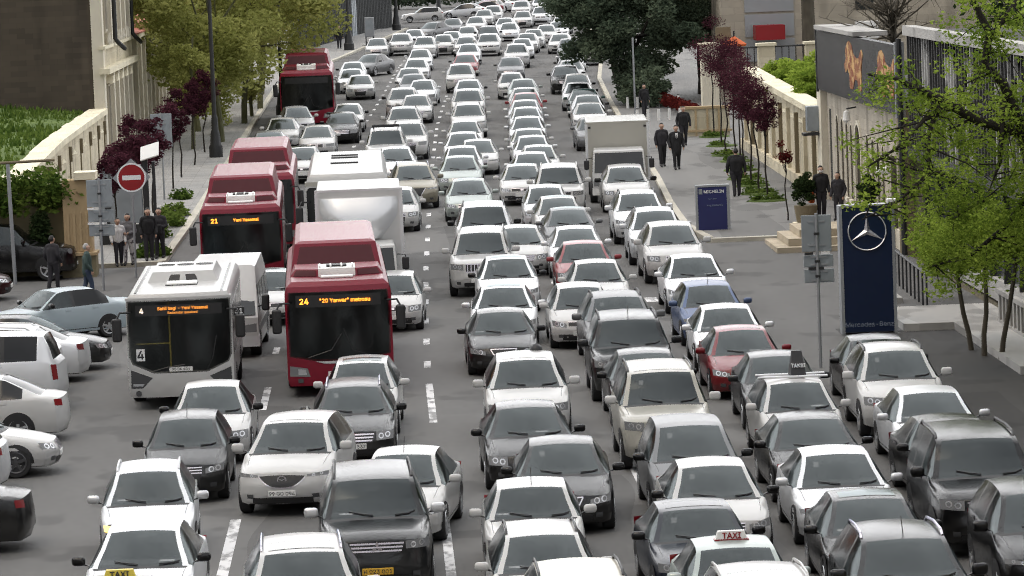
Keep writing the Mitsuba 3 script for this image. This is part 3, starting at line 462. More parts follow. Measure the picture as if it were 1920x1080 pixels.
    part(root, 'steering_wheel', tube([(.55 + .24 * math.cos(a), .55 + .1 * math.sin(a), 1.25 + .2 * math.sin(a)) for a in np.linspace(0, 2 * PI, 15)], .018, 5), 'm_seat', M=M)
    part(root, 'driver_seat', rbox(.28, .82, 1.0, 1.2, .9, 1.75, .08), 'm_seat', 40, M); part(root, 'floor', b2(-1.1, 1.1, .3, L - .4, .5, .56), 'm_dash', M=M)
    return root
def white_bus(X, Y, deg):
    root = thing('city_bus', 'white city bus with dark full-width windscreen and a card reading 4', 'bus'); M = place_M(X, Y, deg); w = 1.22; L = 8.4; fy = lambda x: .12 * (np.asarray(x) / w) ** 2
    scr = [(-.62, .86), (.62, .86), (1.12, 1.08), (1.19, 1.25), (1.205, 2.2), (1.2, 2.55), (-1.2, 2.55), (-1.205, 2.2), (-1.19, 1.25), (-1.12, 1.08)]
    part(root, 'body', hollow(hull(plan_hull(w * .97, L, .30, .12, .03) + plan_hull(w, L, .5, .12) + plan_hull(w, L, 2.5, .12) + plan_hull(w, L, 2.62, .12, .04) + plan_hull(w, L, 2.70, .12, .10)), [(x * .97, .02 + z * .985) for x, z in scr], w, L, .55, 2.58), 'paint_white', 30, M); part(root, 'lining', b2(-w + .08, w - .08, 1.0, L - .22, .58, .62), 'm_dash', M=M); part(root, 'partition', b2(-w + .07, w - .07, 2.2, 2.3, .6, 2.55), 'm_dash', M=M)
    part(root, 'windshield', front_patch(scr, fy, .012), 'm_busglass', 60, M)
    d = part(root, 'destination_display', front_patch([(-1.0, 2.2), (1.0, 2.2), (1.0, 2.45), (-1.0, 2.45)], fy, .018), 'm_trim', M=M); led(d, '4', .12, -.86, .03, 2.32, M, (.3, .25, .2)); led(d, 'Sahil bagi - Yeni Yasamal', .07, .1, -.03, 2.36, M, (.3, .10, .012)); led(d, 'Badamdar qesebesi', .055, .1, -.03, 2.26, M, (.2, .07, .01))
    c = part(root, 'route_card', front_patch([(-1.02, 1.16), (-.82, 1.16), (-.82, 1.44), (-1.02, 1.44)], fy, .022), 'm_paper', M=M); part(c, 'lettering', text_on_front('4', .2, -.92, float(fy(-.92)) - .03, 1.30, True, .003), 'm_ink', M=M); labels[c] = {'label': 'white card with a black 4'}
    k = part(root, 'number_plate', front_patch([(-.27, .90), (.27, .90), (.27, 1.0), (-.27, 1.0)], fy, .022), 'm_plate', M=M); part(k, 'lettering', text_on_front('90 BK 404', .06, 0, -.026, .95, True, .002), 'm_ink', M=M)
    part(root, 'wiper', tube([(-.7, .02, .9), (-.3, -.03, 1.0), (.1, -.03, 1.05)], .013, 5), 'm_trim', M=M); part(root, 'wiper', tube([(.6, .02, .9), (.75, .0, 1.2), (.85, .03, 1.7)], .013, 5), 'm_trim', M=M)
    for sx in (-1, 1):
        o = 1 if sx > 0 else -1
        h = part(root, 'headlight', front_patch([(sx * 1.16, .95), (sx * 1.17, .52), (sx * .9, .52), (sx * .66, .76)][::-o], fy, .014), 'm_lampdark', M=M); b = part(h, 'bulb', front_patch([(sx * 1.12, .57), (sx * .9, .57), (sx * .86, .63), (sx * 1.12, .63)][::-o], fy, .02), 'm_bulb', M=M)
        a = np.linspace(0, 2 * PI, 13); part(root, 'fog_light', front_patch([(sx * 1.0 + .07 * math.cos(t), .40 + .07 * math.sin(t)) for t in a[:-1]], fy, .014), 'm_lampdark', M=M); bus_mirror(root, M, sx, w, 2.3, .52)
    k = part(root, 'side_display', rbox(w + .05, w + .30, -.02, .05, 2.15, 2.34, .02), 'm_trim', 30, M); part(k, 'lettering', text_on_front('31', .11, w + .17, -.022, 2.245, True, .003), 'm_paper', M=M)
    ac = part(root, 'cooling_unit', hull([(sx * x, y, z) for sx in (-1, 1) for x, y, z in ((.85, 3.2, 2.69), (.72, 3.35, 2.94), (.85, 6.4, 2.69), (.72, 6.2, 2.94))]), 'paint_white', 30, M)
    for i in range(3): part(ac, 'fan', lathe([(.21, 2.96), (.2, 2.945), (0, 2.945)], 16), 'm_trim', 30, M @ T().translate([-.46 + .46 * i, 5.2, 0]))
    for sx in (-1, 1): part(ac, 'vent', hull([(sx * .08, 3.215, 2.73), (sx * .68, 3.235, 2.73), (sx * .06, 3.30, 2.87), (sx * .62, 3.32, 2.87), (sx * .4, 3.4, 2.8)]), 'm_trim', M=M)
    h = part(root, 'roof_hatch', rbox(-.36, .36, 2.2, 2.9, 2.70, 2.76, .02), 'm_white', 40, M); part(h, 'hatch_frame', b2(-.38, .38, 2.18, 2.92, 2.695, 2.715), 'm_trim', M=M)
    for s in (-1, 1): part(root, 'roof_channel', b2(s * 1.0 - .03, s * 1.0 + .03, .35, L - .3, 2.69, 2.715), 'm_lampdark', M=M)
    part(root, 'roof_edge', hull(plan_hull(w + .01, .3, 2.56, .12) + plan_hull(w + .01, .3, 2.62, .12)), 'paint_white', 30, M)
    side_windows(root, M, w, L, 1.15, 2.35, 5); bus_wheels(root, (2.2, L - 2.4), w, M, .43)
    part(root, 'steering_wheel', tube([(.5 + .22 * math.cos(a), .5 + .1 * math.sin(a), 1.3 + .18 * math.sin(a)) for a in np.linspace(0, 2 * PI, 15)], .018, 5), 'm_seat', M=M); part(root, 'handrail', tube([(-.25, .6, .6), (-.25, .6, 2.5)], .02, 6), 'm_yellowsign', M=M); part(root, 'handrail', tube([(-1.05, .6, 1.5), (-.25, .6, 1.5)], .016, 6), 'm_yellowsign', M=M)
    part(root, 'driver_seat', rbox(.25, .75, .95, 1.12, .9, 1.75, .08), 'm_seat', 40, M); part(root, 'floor', b2(-1.1, 1.1, .3, L - .4, .5, .56), 'm_dash', M=M)
def box_truck(X, Y, deg, label, bw, bh, bl, box_paint, deflector=True):
    root = thing('box_truck', label, 'truck'); M = place_M(X, Y, deg); cw = bw * .43; fy = lambda x: .10 * (np.asarray(x) / cw) ** 2; zc = 2.05
    part(root, 'cab', hull(plan_hull(cw, 1.6, .35, .1, .03) + plan_hull(cw, 1.6, .6, .1) + plan_hull(cw, 1.6, 1.12, .1) + [(x * .94, .42 + .06 * x * x, zc - .08) for x in np.linspace(-cw, cw, 7)] + [(x * .86, .6, zc) for x in (-cw, cw)] + [(x * .9, 1.6, zc) for x in (-cw, cw)]), 'paint_white', 30, M)
    q = lambda x, t: (x, .1 * (x / cw) ** 2 + t * (.42 - .04) - .012, 1.16 + t * (zc - .1 - 1.16)); xs = np.linspace(-.93, .93, 9) * cw
    part(root, 'windshield', grid_mesh(np.array([[q(x * (1 - .05 * t), t) for x in xs] for t in np.linspace(.02, .95, 5)])), 'm_darkglass2', 60, M)
    for sx in (-1, 1):
        part(root, 'side_window', hull([(sx * cw * 1.004 * k, y, z) for k, y, z in ((1, .2, 1.15), (1, 1.2, 1.15), (.945, .5, zc - .18), (.945, 1.2, zc - .18), (.99, 1.2, 1.15))]), 'm_tint', M=M)
        part(root, 'headlight', front_patch([(sx * cw * .55, .66), (sx * cw * .55, .84), (sx * cw * .97, .88), (sx * cw * .97, .66)][::1 if sx < 0 else -1], fy, .014), 'm_lamp', M=M)
        k = sub(root, 'mirror'); part(k, 'arm', tube([(sx * cw, .1, 1.75), (sx * (cw + .22), -.06, 1.74), (sx * (cw + .22), -.06, 1.3)], .018, 6), 'm_trim', M=M); part(k, 'housing', rbox(sx * (cw + .22) - .10, sx * (cw + .22) + .10, -.12, -.0, 1.32, 1.68, .04), 'm_trim', 40, M)
    part(root, 'grille', front_patch([(-cw * .5, .62), (cw * .5, .62), (cw * .5, .95), (-cw * .5, .95)], fy, .012), 'm_trim', M=M); part(root, 'bumper', hull(plan_hull(cw + .02, .4, .32, .1) + plan_hull(cw + .02, .4, .58, .1)), 'm_white', 30, M)
    k = part(root, 'number_plate', front_patch([(-.26, .4), (.26, .4), (.26, .51), (-.26, .51)], fy, .05), 'm_plate', M=M)
    b = part(root, 'cargo_box', rbox(-bw / 2, bw / 2, 1.75, 1.75 + bl, .85, bh, .035), box_paint, 30, M); part(root, 'chassis', b2(-.45, .45, .8, 1.75 + bl, .5, .8), 'm_trim', M=M)
    for sx in (-1, 1): part(b, 'corner_rail', b2(sx * bw / 2 - .05, sx * bw / 2 + .05, 1.735, 1.80, .84, bh + .004), 'paint_lightsilver', M=M)
    part(b, 'top_rail', b2(-bw / 2 - .012, bw / 2 + .012, 1.73, 1.80, bh - .06, bh + .01), 'paint_lightsilver' if deflector else 'paint_offwhite', M=M)
    if deflector:
        R = []
        for t in np.linspace(0, 1, 9):
            z = bh - .24 - t * (bh - .24 - 2.10); w2 = 1.12 - .52 * max(0, (t - .35) / .65) ** 1.3; dp = .06 + .42 * math.sin(min(1, t * 1.25 + .05) * PI / 2) * (1 - .35 * t ** 3)
            R.append([(w2 * u, 1.745 - dp * (1 - abs(u) ** 4), z) for u in np.linspace(-1, 1, 17)])
        part(root, 'wind_deflector', cat([grid_mesh(np.array(R)), grid_mesh(np.array([R[-1], [(x, 1.745, z) for x, y, z in R[-1]]])), grid_mesh(np.array([[(x, 1.745, z) for x, y, z in R[0]], R[0]]))]), 'paint_lightsilver', 60, M)
    else:
        for sx in (-1, 1): part(b, 'marker_lamp', rbox(sx * (bw / 2 - .12) - .05, sx * (bw / 2 - .12) + .05, 1.71, 1.75, bh - .24, bh - .16, .01), 'm_trim', M=M)
    bus_wheels(root, (.75, 1.75 + bl * .68), cw + .1, M, .40)
def minibus(X, Y, deg):
    root = thing('minibus', 'white high-roofed minibus half hidden behind the white city bus', 'minibus'); M = place_M(X, Y, deg); w = .98; L = 5.4; fy = lambda x: .1 * (np.asarray(x) / w) ** 2
    prof = [(0, .3), (0, .75), (.12, 1.05), (.55, 1.12)]
    part(root, 'body', hull(plan_hull(w, L, .3, .1) + plan_hull(w, L, 1.05, .1, .0) + [(x * .93, .95, 1.95) for x in (-w, w)] + [(x * .90, 1.3, 2.28) for x in (-w, w)] + [(x * .8, 1.25, 2.33) for x in (-w, w)] + [(x * .93, L, 1.95) for x in (-w, w)] + [(x * .85, L - .1, 2.33) for x in (-w, w)]), 'paint_white', 35, M)
    q = lambda x, t: (x * (1 - .07 * t), .1 * (x / w) ** 2 + .02 + t * .88 - .025, 1.10 + t * .83); xs = np.linspace(-.94, .94, 9) * w
    part(root, 'windshield', grid_mesh(np.array([[q(x, t) for x in xs] for t in np.linspace(.03, .95, 5)])), 'm_darkglass2', 60, M)
    for sx in (-1, 1):
        part(root, 'headlight', front_patch([(sx * .60, .68), (sx * .60, .86), (sx * .94, .90), (sx * .94, .68)][::1 if sx < 0 else -1], fy, .014), 'm_lamp', M=M)
        for y0, y1 in ((1.05, 1.75), (1.85, 2.9), (3.0, 4.1), (4.2, 5.2)): part(root, 'side_window', hull([(sx * w * k, y, z) for k, y, z in ((1.008, y0, 1.12), (1.008, y1, 1.12), (.953, y0 + .05, 1.82), (.953, y1, 1.82), (.96, y1, 1.12))]), 'm_tint', M=M)
        k = sub(root, 'mirror'); part(k, 'arm', tube([(sx * w, .5, 1.3), (sx * (w + .16), .4, 1.35)], .02, 6), 'm_trim', M=M); part(k, 'housing', rbox(sx * (w + .2) - .1, sx * (w + .2) + .1, .32, .46, 1.2, 1.62, .05), 'm_trim', 40, M)
        part(root, 'side_stripe', b2(sx * w - .006, sx * w + .006, .4, L - .2, .62, .82), 'paint_grey', M=M)
    g = part(root, 'grille', front_patch([(-.5, .64), (.5, .64), (.52, .9), (-.52, .9)], fy, .012), 'm_trim', M=M); part(g, 'grille_bar', front_patch([(-.5, .74), (.5, .74), (.5, .79), (-.5, .79)], fy, .02), 'm_chrome', M=M)
    part(root, 'bumper', hull(plan_hull(w + .02, .4, .3, .1) + plan_hull(w + .02, .4, .58, .1)), 'paint_lightsilver', 30, M); part(root, 'number_plate', front_patch([(-.26, .4), (.26, .4), (.26, .51), (-.26, .51)], fy, .04), 'm_plate', M=M); bus_wheels(root, (.95, 4.2), w, M, .34)
def midibus(X, Y, deg):
    root = thing('midibus', 'white midibus with three dark roof vents, mostly hidden by the white box truck', 'bus'); M = place_M(X, Y, deg) @ T().scale([1.03, 1, 1.075]); w = 1.22; L = 12.; fy = lambda x: .12 * (np.asarray(x) / w) ** 2
    part(root, 'body', hull(plan_hull(w, L, .4, .12) + plan_hull(w, L, 2.95, .12) + plan_hull(w, L, 3.22, .12, .05) + plan_hull(w, L, 3.36, .12, .16)), 'paint_white', 40, M)
    part(root, 'windshield', front_patch([(-1.18, 1.1), (1.18, 1.1), (1.2, 2.9), (1.12, 3.0), (-1.12, 3.0), (-1.2, 2.9)], fy, .012), 'm_darkglass2', 60, M); part(root, 'roof_lip', hull(plan_hull(w + .012, .4, 3.04, .12) + plan_hull(w + .012, .4, 3.16, .12)), 'paint_offwhite', 30, M)
    for y in (5.2, 8.0, 9.2): part(root, 'roof_vent', rbox(-.5, .35, y, y + .22, 3.35, 3.40, .02), 'm_trim', M=M)
    for sx in (-1, 1): bus_mirror(root, M, sx, w, 2.6, .5); part(root, 'headlight', front_patch([(sx * .75, .6), (sx * .75, .8), (sx * 1.18, .84), (sx * 1.18, .6)][::1 if sx < 0 else -1], fy, .014), 'm_lamp', M=M)
    side_windows(root, M, w, L, 1.3, 2.7, 7); bus_wheels(root, (1.6, L - 1.9), w, M, .42)
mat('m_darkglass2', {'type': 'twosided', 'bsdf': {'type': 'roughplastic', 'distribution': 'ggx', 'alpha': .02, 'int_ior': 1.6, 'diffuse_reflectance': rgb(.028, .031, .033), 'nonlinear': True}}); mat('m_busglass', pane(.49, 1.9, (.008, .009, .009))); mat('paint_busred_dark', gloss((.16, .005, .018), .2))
red_bus(-1.27, 92.3, 1.0, 'nearest red city bus, amber route text lit above its dark windscreen', '"20 Yanvar" metrosu', '24')
red_bus(-4.5, 119.8, 1.0, 'red city bus at the left kerb beside the white box truck, amber 21 lit', 'Yeni Yasamal', '21')
red_bus(-4.42, 134.4, .6, 'red city bus directly behind another red bus, only roof and flank showing', None)
red_bus(-4.05, 208.5, .3, 'farthest red city bus, under the light green tree', None, s=1.13)
white_bus(-4.95, 91.1, .6)
box_truck(-.84, 111.4, .3, 'tall white box truck with a bulging wind deflector over its cab', 2.42, 3.52, 4.4, 'paint_white')
box_truck(8.87, 150.4, -2.2, 'cream box truck beside the right pavement with dark windscreen', 2.38, 3.02, 4.4, 'paint_offwhite', False)
minibus(-4.47, 101.7, -1.5)
midibus(-1.22, 118.9, .3)
# ---------------------------------------------------------------- cars of the jam and the parked ones
CARS = [
('hatch', 'silver', -4.39, 67.63, 1.6, 'silver hatchback with round headlamps and one amber indicator lit', 2, {'front': 'slats', 'lamps': 'round', 'rails': True, 'rail': 'paint_silver', 'blink': True, 'plate': '10 BN 614', 'seat': 'm_seatlight'}, 'A'),
('sedan', 'lightsilver', -4.2, 60.71, -2.0, 'silver sedan with dark mirrors right in front of the round-lamped hatchback', 2, {'mirror': 'black', 'front': 'plain', 'plate': '77 CK 205'}, 'A'),
('sedan', 'white', -4.29, 55.24, 0.3, 'white taxi with a yellow roof sign in the bottom left corner', 2, {'topsign': 'yellow', 'front': 'plain', 'cat_': 'taxi', 'name': 'taxi'}, 'A'),
('hatch', 'dark', -4.14, 75.34, -0.5, 'dark grey hatchback ahead of the white bus, with bright swept headlamps', 2, {'front': 'hex', 'lamps': 'swept', 'mirror': 'black', 'antenna': 'rod', 'plate': '90 FT 371'}, 'A'),
('sedan', 'white', -3.89, 80.76, -0.4, 'white sedan close in front of the white bus windscreen', 2, {'front': 'hex', 'lamps': 'big', 'mirror': 'black', 'plate': '10 JD 830'}, 'A'),
('suv', 'white', -2.2, 73.06, -7.0, 'white crossover with a big black winged grille and ring emblem', 2, {'front': 'shield', 'lamps': 'thin', 'clad': True, 'antenna': 'fin', 'sunroof': 'body', 'plate': '99 GO 094'}, 'B'),
('big', 'dark', -0.41, 63.23, 1.0, 'dark grey off-roader with three-diamond emblem and yellow number plate', 2, {'front': 'diamonds', 'lamps': 'box', 'rails': True, 'rail': 'm_trim', 'plate': 'H 023 001', 'yellow': True, 'mirror': 'silver'}, 'B'),
('sedan', 'white', -0.16, 68.8, -7.0, 'white sedan turned slightly, half hidden behind the dark grey off-roader', 2, {'front': 'hex', 'lamps': 'swept', 'antenna': 'rod', 'plate': '10 SE 552'}, 'B'),
('suv', 'white', -1.44, 56.54, 2.0, 'white crossover cut off at the bottom edge, left of centre', 2, {'front': 'plain', 'sunroof': 'body'}, 'B'),
('wagon', 'dark', -0.9, 79.68, -0.2, 'dark estate car with chrome grille bars, its steering wheel showing', 2, {'front': 'slats', 'lamps': 'big', 'rails': True, 'rail': 'm_chrome', 'mirror': 'black', 'seat': 'm_seat', 'plate': '90 VH 537'}, 'B'),
('hatch', 'white', -0.79, 84.3, -2.0, 'white hatchback with dark sunroof right in front of the nearest red bus', 2, {'front': 'plain', 'sunroof': 'dark'}, 'B'),
('hatch', 'white', -0.01, 106.72, -2.0, 'white hatchback beside the right flank of the nearest red bus', 2, {'front': 'plain', 'lamps': 'big', 'antenna': None}, 'B'),
('sedan', 'white', -3.45, 109.71, -0.5, 'white sedan between the white minibus and the nearest red bus', 2, {}, 'A'),
('hatch', 'white', 0.24, 140.6, -1.7, 'white hatchback with dark oval foglamp beside the white box truck', 1, {'front': 'hex', 'lamps': 'big'}, 'B'),
('suv', 'gold', 1.07, 151.06, 1.5, 'dark bronze crossover with hourglass grille beside the white midibus', 1, {'front': 'spindle', 'lamps': 'thin'}, 'B'),
('sedan', 'white', -3.62, 167.54, -0.4, 'white sedan squeezed between the red buses and the white midibus roof', 1, {}, 'A'),
('sedan', 'grey', -5.41, 181.01, -0.6, 'grey sedan directly behind the roof of the middle red bus', 0, {}, 'A'),
('sedan', 'white', -3.23, 184.26, -1.0, 'white sedan with twin kidney grille, two cars behind the white midibus', 0, {'front': 'kidney', 'lamps': 'box'}, 'A'),
('sedan', 'white', -5.07, 192.03, -1.0, 'white sedan at the left kerb behind the grey sedan', 0, {}, 'A'),
('hatch', 'white', -4.3, 200.73, 6.0, 'white hatchback angled in front of the farthest red bus', 0, {}, 'A'),
('sedan', 'black', -2.19, 194.27, -1.9, 'black sedan right behind the white kidney-grilled sedan', 0, {'front': 'star', 'lamps': 'big'}, 'A'),
('sedan', 'white', -1.95, 203.4, -1.5, 'white sedan tight behind the black sedan, right of the farthest red bus', 0, {}, 'A'),
('big', 'white', -0.01, 172.79, -0.8, 'white off-roader with dark roof rack bar behind the white midibus', 0, {'front': 'plain', 'lamps': 'box', 'rack': True}, 'B'),
('suv', 'white', 1.0, 180.05, -1.6, 'white crossover behind white off-roader, 12th in the queue left of the dashed centre line', 0, {'front': 'hex', 'lamps': 'big'}, 'B'),
('suv', 'white', 0.93, 193.82, -0.8, 'white crossover with a black arched roof rail beyond the racked off-roader', 0, {'sunroof': 'dark', 'rails': True}, 'B'),
('suv', 'white', 0.97, 213.84, -2.0, 'white crossover behind white sedan, 15th in the queue left of the dashed centre line', 0, {}, 'B'),
('sedan', 'white', 1.65, 209.26, -2.0, 'white sedan behind white crossover, 14th in the queue left of the dashed centre line', 0, {}, 'B'),
('sedan', 'white', -1.4, 236.92, -0.3, 'white sedan standing clear to the right of the farthest red bus', 0, {'front': 'hex', 'lamps': 'big'}, 'A'),
('sedan', 'silver', -1.99, 244.97, -1.0, 'silver sedan behind white sedan, 15th in the left kerb queue', 0, {}, 'A'),
('sedan', 'silver', -2.02, 256.36, -1.9, 'silver sedan behind silver sedan, 16th in the left kerb queue', 0, {}, 'A'),
('sedan', 'grey', -1.63, 267.85, -24.0, 'grey car turned out of its lane left of the queue', 0, {}, 'A'),
('sedan', 'white', -0.45, 298.12, -2.6, 'white sedan beside the left pavement near the far lamp posts', 0, {}, 'A'),
('suv', 'white', 1.4, 301.44, -2.6, 'white crossover behind white sedan, 19th in the left kerb queue', 0, {}, 'A'),
('sedan', 'silver', 2.55, 315.76, -2.1, 'silver sedan behind white crossover, 20th in the left kerb queue', 0, {}, 'A'),
('sedan', 'grey', 3.31, 331.8, -30.0, 'grey car turned sideways in front of the far car park', 0, {}, 'A'),
('sedan', 'grey', 6.02, 339.62, -4.3, 'grey sedan behind grey sedan, 22nd in the left kerb queue', 0, {}, 'A'),
('suv', 'white', 3.09, 293.35, -3.5, 'white crossover behind silver sedan, 21st in the queue left of the dashed centre line', 0, {}, 'B'),
('hatch', 'white', 4.62, 298.88, -2.6, 'white hatchback behind white crossover, 22nd in the queue left of the dashed centre line', 0, {}, 'B'),
('sedan', 'silver', 5.32, 307.29, -4.2, 'silver sedan behind white hatchback, 23rd in the queue left of the dashed centre line', 0, {}, 'B'),
('sedan', 'white', 6.84, 318.49, -3.9, 'white sedan behind silver sedan, 24th in the queue left of the dashed centre line', 0, {}, 'B'),
('sedan', 'silver', 2.54, 272.79, -2.2, 'silver sedan behind silver sedan, 20th in the queue left of the dashed centre line', 0, {}, 'B'),
('sedan', 'silver', 2.12, 256.64, -2.1, 'silver sedan behind white sedan, 19th in the queue left of the dashed centre line', 0, {}, 'B'),
('sedan', 'white', 1.58, 243.19, -2.2, 'white sedan behind grey sedan, 18th in the queue left of the dashed centre line', 0, {}, 'B'),
('sedan', 'grey', 1.72, 234.09, -1.7, 'grey sedan behind silver sedan, 17th in the queue left of the dashed centre line', 0, {}, 'B'),
('sedan', 'silver', 2.1, 226.66, -4.6, 'silver sedan behind white crossover, 16th in the queue left of the dashed centre line', 0, {}, 'B'),
('sedan', 'lightsilver', 0.4, 164.58, -0.3, 'silver sedan behind bronze crossover, 10th in the queue left of the dashed centre line', 1, {}, 'B'),
('sedan', 'white', 8.12, 343.07, -4.9, 'white sedan behind white sedan, 25th in the queue left of the dashed centre line', 0, {}, 'B'),
('sedan', 'white', 9.33, 362.42, -5.8, 'white sedan behind white sedan, 26th in the queue left of the dashed centre line', 0, {}, 'B'),
('suv', 'white', 10.35, 366.92, -4.2, 'white crossover behind white sedan, 27th in the queue left of the dashed centre line', 0, {}, 'B'),
('suv', 'black', 8.35, 310.63, -3.0, 'black crossover behind white sedan, 41st in the queue right of the dashed centre line', 0, {}, 'C'),
('suv', 'white', 7.87, 293.88, -3.6, 'white crossover behind silver sedan, 37th in the queue right of the dashed centre line', 0, {}, 'C'),
('sedan', 'white', 6.19, 295.27, -4.2, 'white sedan behind white crossover, 38th in the queue right of the dashed centre line', 0, {}, 'C'),
('sedan', 'silver', 6.04, 279.16, -3.0, 'silver sedan behind white crossover, 35th in the queue right of the dashed centre line', 0, {}, 'C'),
('sedan', 'paler', 5.44, 262.24, -2.8, 'pale red sedan behind grey sedan, 33rd in the queue right of the dashed centre line', 0, {}, 'C'),
('suv', 'white', 4.71, 240.39, -1.4, 'white crossover behind white hatchback, 31st in the queue right of the dashed centre line', 0, {}, 'C'),
('sedan', 'silver', 4.79, 223.74, -1.8, 'silver sedan behind silver sedan, 29th in the queue right of the dashed centre line', 0, {}, 'C'),
('suv', 'white', 4.4, 208.0, -2.0, 'white crossover behind pale red sedan, 26th in the queue right of the dashed centre line', 0, {}, 'C'),
('suv', 'white', 4.13, 194.95, -1.0, 'white crossover behind silver sedan, 23rd in the queue right of the dashed centre line', 0, {'antenna': 'fin'}, 'C'),
('sedan', 'white', 3.66, 182.93, -1.8, 'white sedan behind white sedan, 20th in the queue right of the dashed centre line', 0, {}, 'C'),
('sedan', 'silver', 3.37, 173.71, -2.3, 'silver sedan behind silver sedan, 18th in the queue right of the dashed centre line', 0, {}, 'C'),
('sedan', 'white', 3.94, 168.39, -1.0, 'white sedan behind silver sedan, 16th in the queue right of the dashed centre line', 0, {}, 'C'),
('sedan', 'silver', 3.15, 163.52, -1.0, 'silver sedan behind silver sedan, 15th in the queue right of the dashed centre line', 1, {}, 'C'),
('sedan', 'sage', 2.91, 157.71, -1.6, 'silver sedan behind silver sedan, 14th in the queue right of the dashed centre line', 1, {}, 'C'),
('sedan', 'sage', 2.93, 144.02, -1.9, 'silver sedan behind silver off-roader, 13th in the queue right of the dashed centre line', 1, {'front': 'hex'}, 'C'),
('big', 'lightsilver', 3.06, 126.37, -1.0, 'silver-white off-roader peeking out behind the tall white off-roader', 1, {'rails': True}, 'C'),
('big', 'white', 2.61, 115.79, -3.0, 'tall white off-roader with upright-bar grille, right of the dashed line', 1, {'front': 'bars', 'lamps': 'big', 'rails': True, 'rail': 'paint_white'}, 'C'),
('sedan', 'white', 4.05, 121.81, -0.5, 'white sedan wedged to the right of the tall white off-roader', 1, {}, 'C'),
('sedan', 'lightsilver', 3.29, 110.4, -0.4, 'silver sedan right in front of the tall white off-roader', 2, {'mirror': 'black', 'front': 'plain'}, 'C'),
('sedan', 'lightsilver', 2.88, 101.77, -1.7, 'silver sedan just behind the black sedan right of the dashed line', 2, {'front': 'plain'}, 'C'),
('sedan', 'black', 2.65, 95.08, 0.0, 'black sedan with bright bonnet right of the dashed centre line', 2, {'front': 'frame', 'lamps': 'swept', 'plate': '90 DL 127'}, 'C'),
('suv', 'white', 2.76, 81.98, -0.8, 'white crossover with a sunroof and dark roof beacon, ahead of the black sedan', 2, {'front': 'plain', 'sunroof': 'body', 'lamps': 'big', 'plate': '10 TR 740', 'topsign': 'dome'}, 'C'),
('sedan', 'black', 2.56, 74.95, 0.6, 'black saloon with tear-shaped headlamps and chrome-framed grille', 2, {'front': 'frame', 'lamps': 'big', 'mirror': 'black', 'plate': '77 MG 333', 'antenna': None}, 'C'),
('sedan', 'black', 2.91, 69.27, -1.6, 'black sedan with silver-framed grille and upswept left headlamp', 2, {'front': 'frame', 'lamps': 'swept', 'mirror': 'black', 'plate': '10 KE 908'}, 'C'),
('taxi', 'white', 2.19, 63.98, -0.7, 'boxy white taxi with dark sun strip across its windscreen foot', 2, {'front': 'plain', 'lamps': 'box', 'antenna': 'rod', 'cat_': 'taxi', 'name': 'taxi'}, 'C'),
('hatch', 'white', 2.18, 58.64, 0.6, 'white estate-like hatchback with black roof lines near the bottom centre', 2, {'front': 'plain', 'rails': True}, 'C'),
('suv', 'beige', 2.53, 52.73, 0.9, 'beige crossover roof with dark rails at the bottom edge', 2, {'rails': True}, 'C'),
('sedan', 'silver', 10.45, 336.87, -5.7, 'silver sedan behind silver sedan, 43rd in the queue right of the dashed centre line', 0, {}, 'C'),
('sedan', 'silver', 10.34, 322.41, -4.2, 'silver sedan behind black crossover, 42nd in the queue right of the dashed centre line', 0, {}, 'C'),
('sedan', 'white', 12.63, 353.33, -4.0, 'white sedan behind silver sedan, 24th in the middle right queue', 0, {}, 'D'),
('suv', 'white', 13.5, 381.9, -5.1, 'white crossover behind white sedan, 27th in the middle right queue', 0, {}, 'D'),
('sedan', 'silver', 16.1, 398.3, -3.4, 'silver sedan behind white crossover, 28th in the middle right queue', 0, {}, 'D'),
('suv', 'silver', 14.45, 357.75, -5.3, 'silver crossover behind white sedan, 25th in the middle right queue', 0, {}, 'D'),
('sedan', 'white', 16.55, 365.51, -4.2, 'white sedan behind silver crossover, 26th in the middle right queue', 0, {}, 'D'),
('sedan', 'silver', 15.19, 333.75, -4.8, 'silver sedan behind silver sedan, 23rd in the middle right queue', 0, {}, 'D'),
('sedan', 'white', 13.14, 314.86, -2.5, 'white sedan behind white sedan, 21st in the middle right queue', 0, {}, 'D'),
('sedan', 'silver', 14.35, 321.61, -3.8, 'silver sedan behind white sedan, 22nd in the middle right queue', 0, {}, 'D'),
('sedan', 'white', 11.67, 304.83, -3.8, 'white sedan behind white sedan, 40th in the queue right of the dashed centre line', 0, {}, 'C'),
('sedan', 'white', 10.8, 296.01, -4.7, 'white sedan behind white sedan, 39th in the queue right of the dashed centre line', 0, {}, 'C'),
('sedan', 'silver', 10.16, 286.52, -1.8, 'silver sedan behind silver sedan, 36th in the queue right of the dashed centre line', 0, {}, 'C'),
('suv', 'white', 9.22, 271.49, -2.3, 'white crossover behind pale red sedan, 34th in the queue right of the dashed centre line', 0, {}, 'C'),
('sedan', 'grey', 8.2, 253.28, -2.0, 'grey sedan behind white crossover, 32nd in the queue right of the dashed centre line', 0, {}, 'C'),
('hatch', 'white', 7.48, 230.56, -1.5, 'white hatchback behind silver sedan, 30th in the queue right of the dashed centre line', 0, {}, 'C'),
('sedan', 'sage', 7.87, 223.06, -2.1, 'silver sedan behind white sedan, 28th in the queue right of the dashed centre line', 0, {}, 'C'),
('sedan', 'white', 7.54, 212.42, -2.7, 'white sedan behind white crossover, 27th in the queue right of the dashed centre line', 0, {}, 'C'),
('sedan', 'paler', 7.38, 206.03, -2.7, 'pale red sedan behind silver sedan, 25th in the queue right of the dashed centre line', 0, {}, 'C'),
('sedan', 'silver', 7.09, 199.57, -2.6, 'silver sedan with a pinkish reflection behind a row of silver roofs', 0, {}, 'C'),
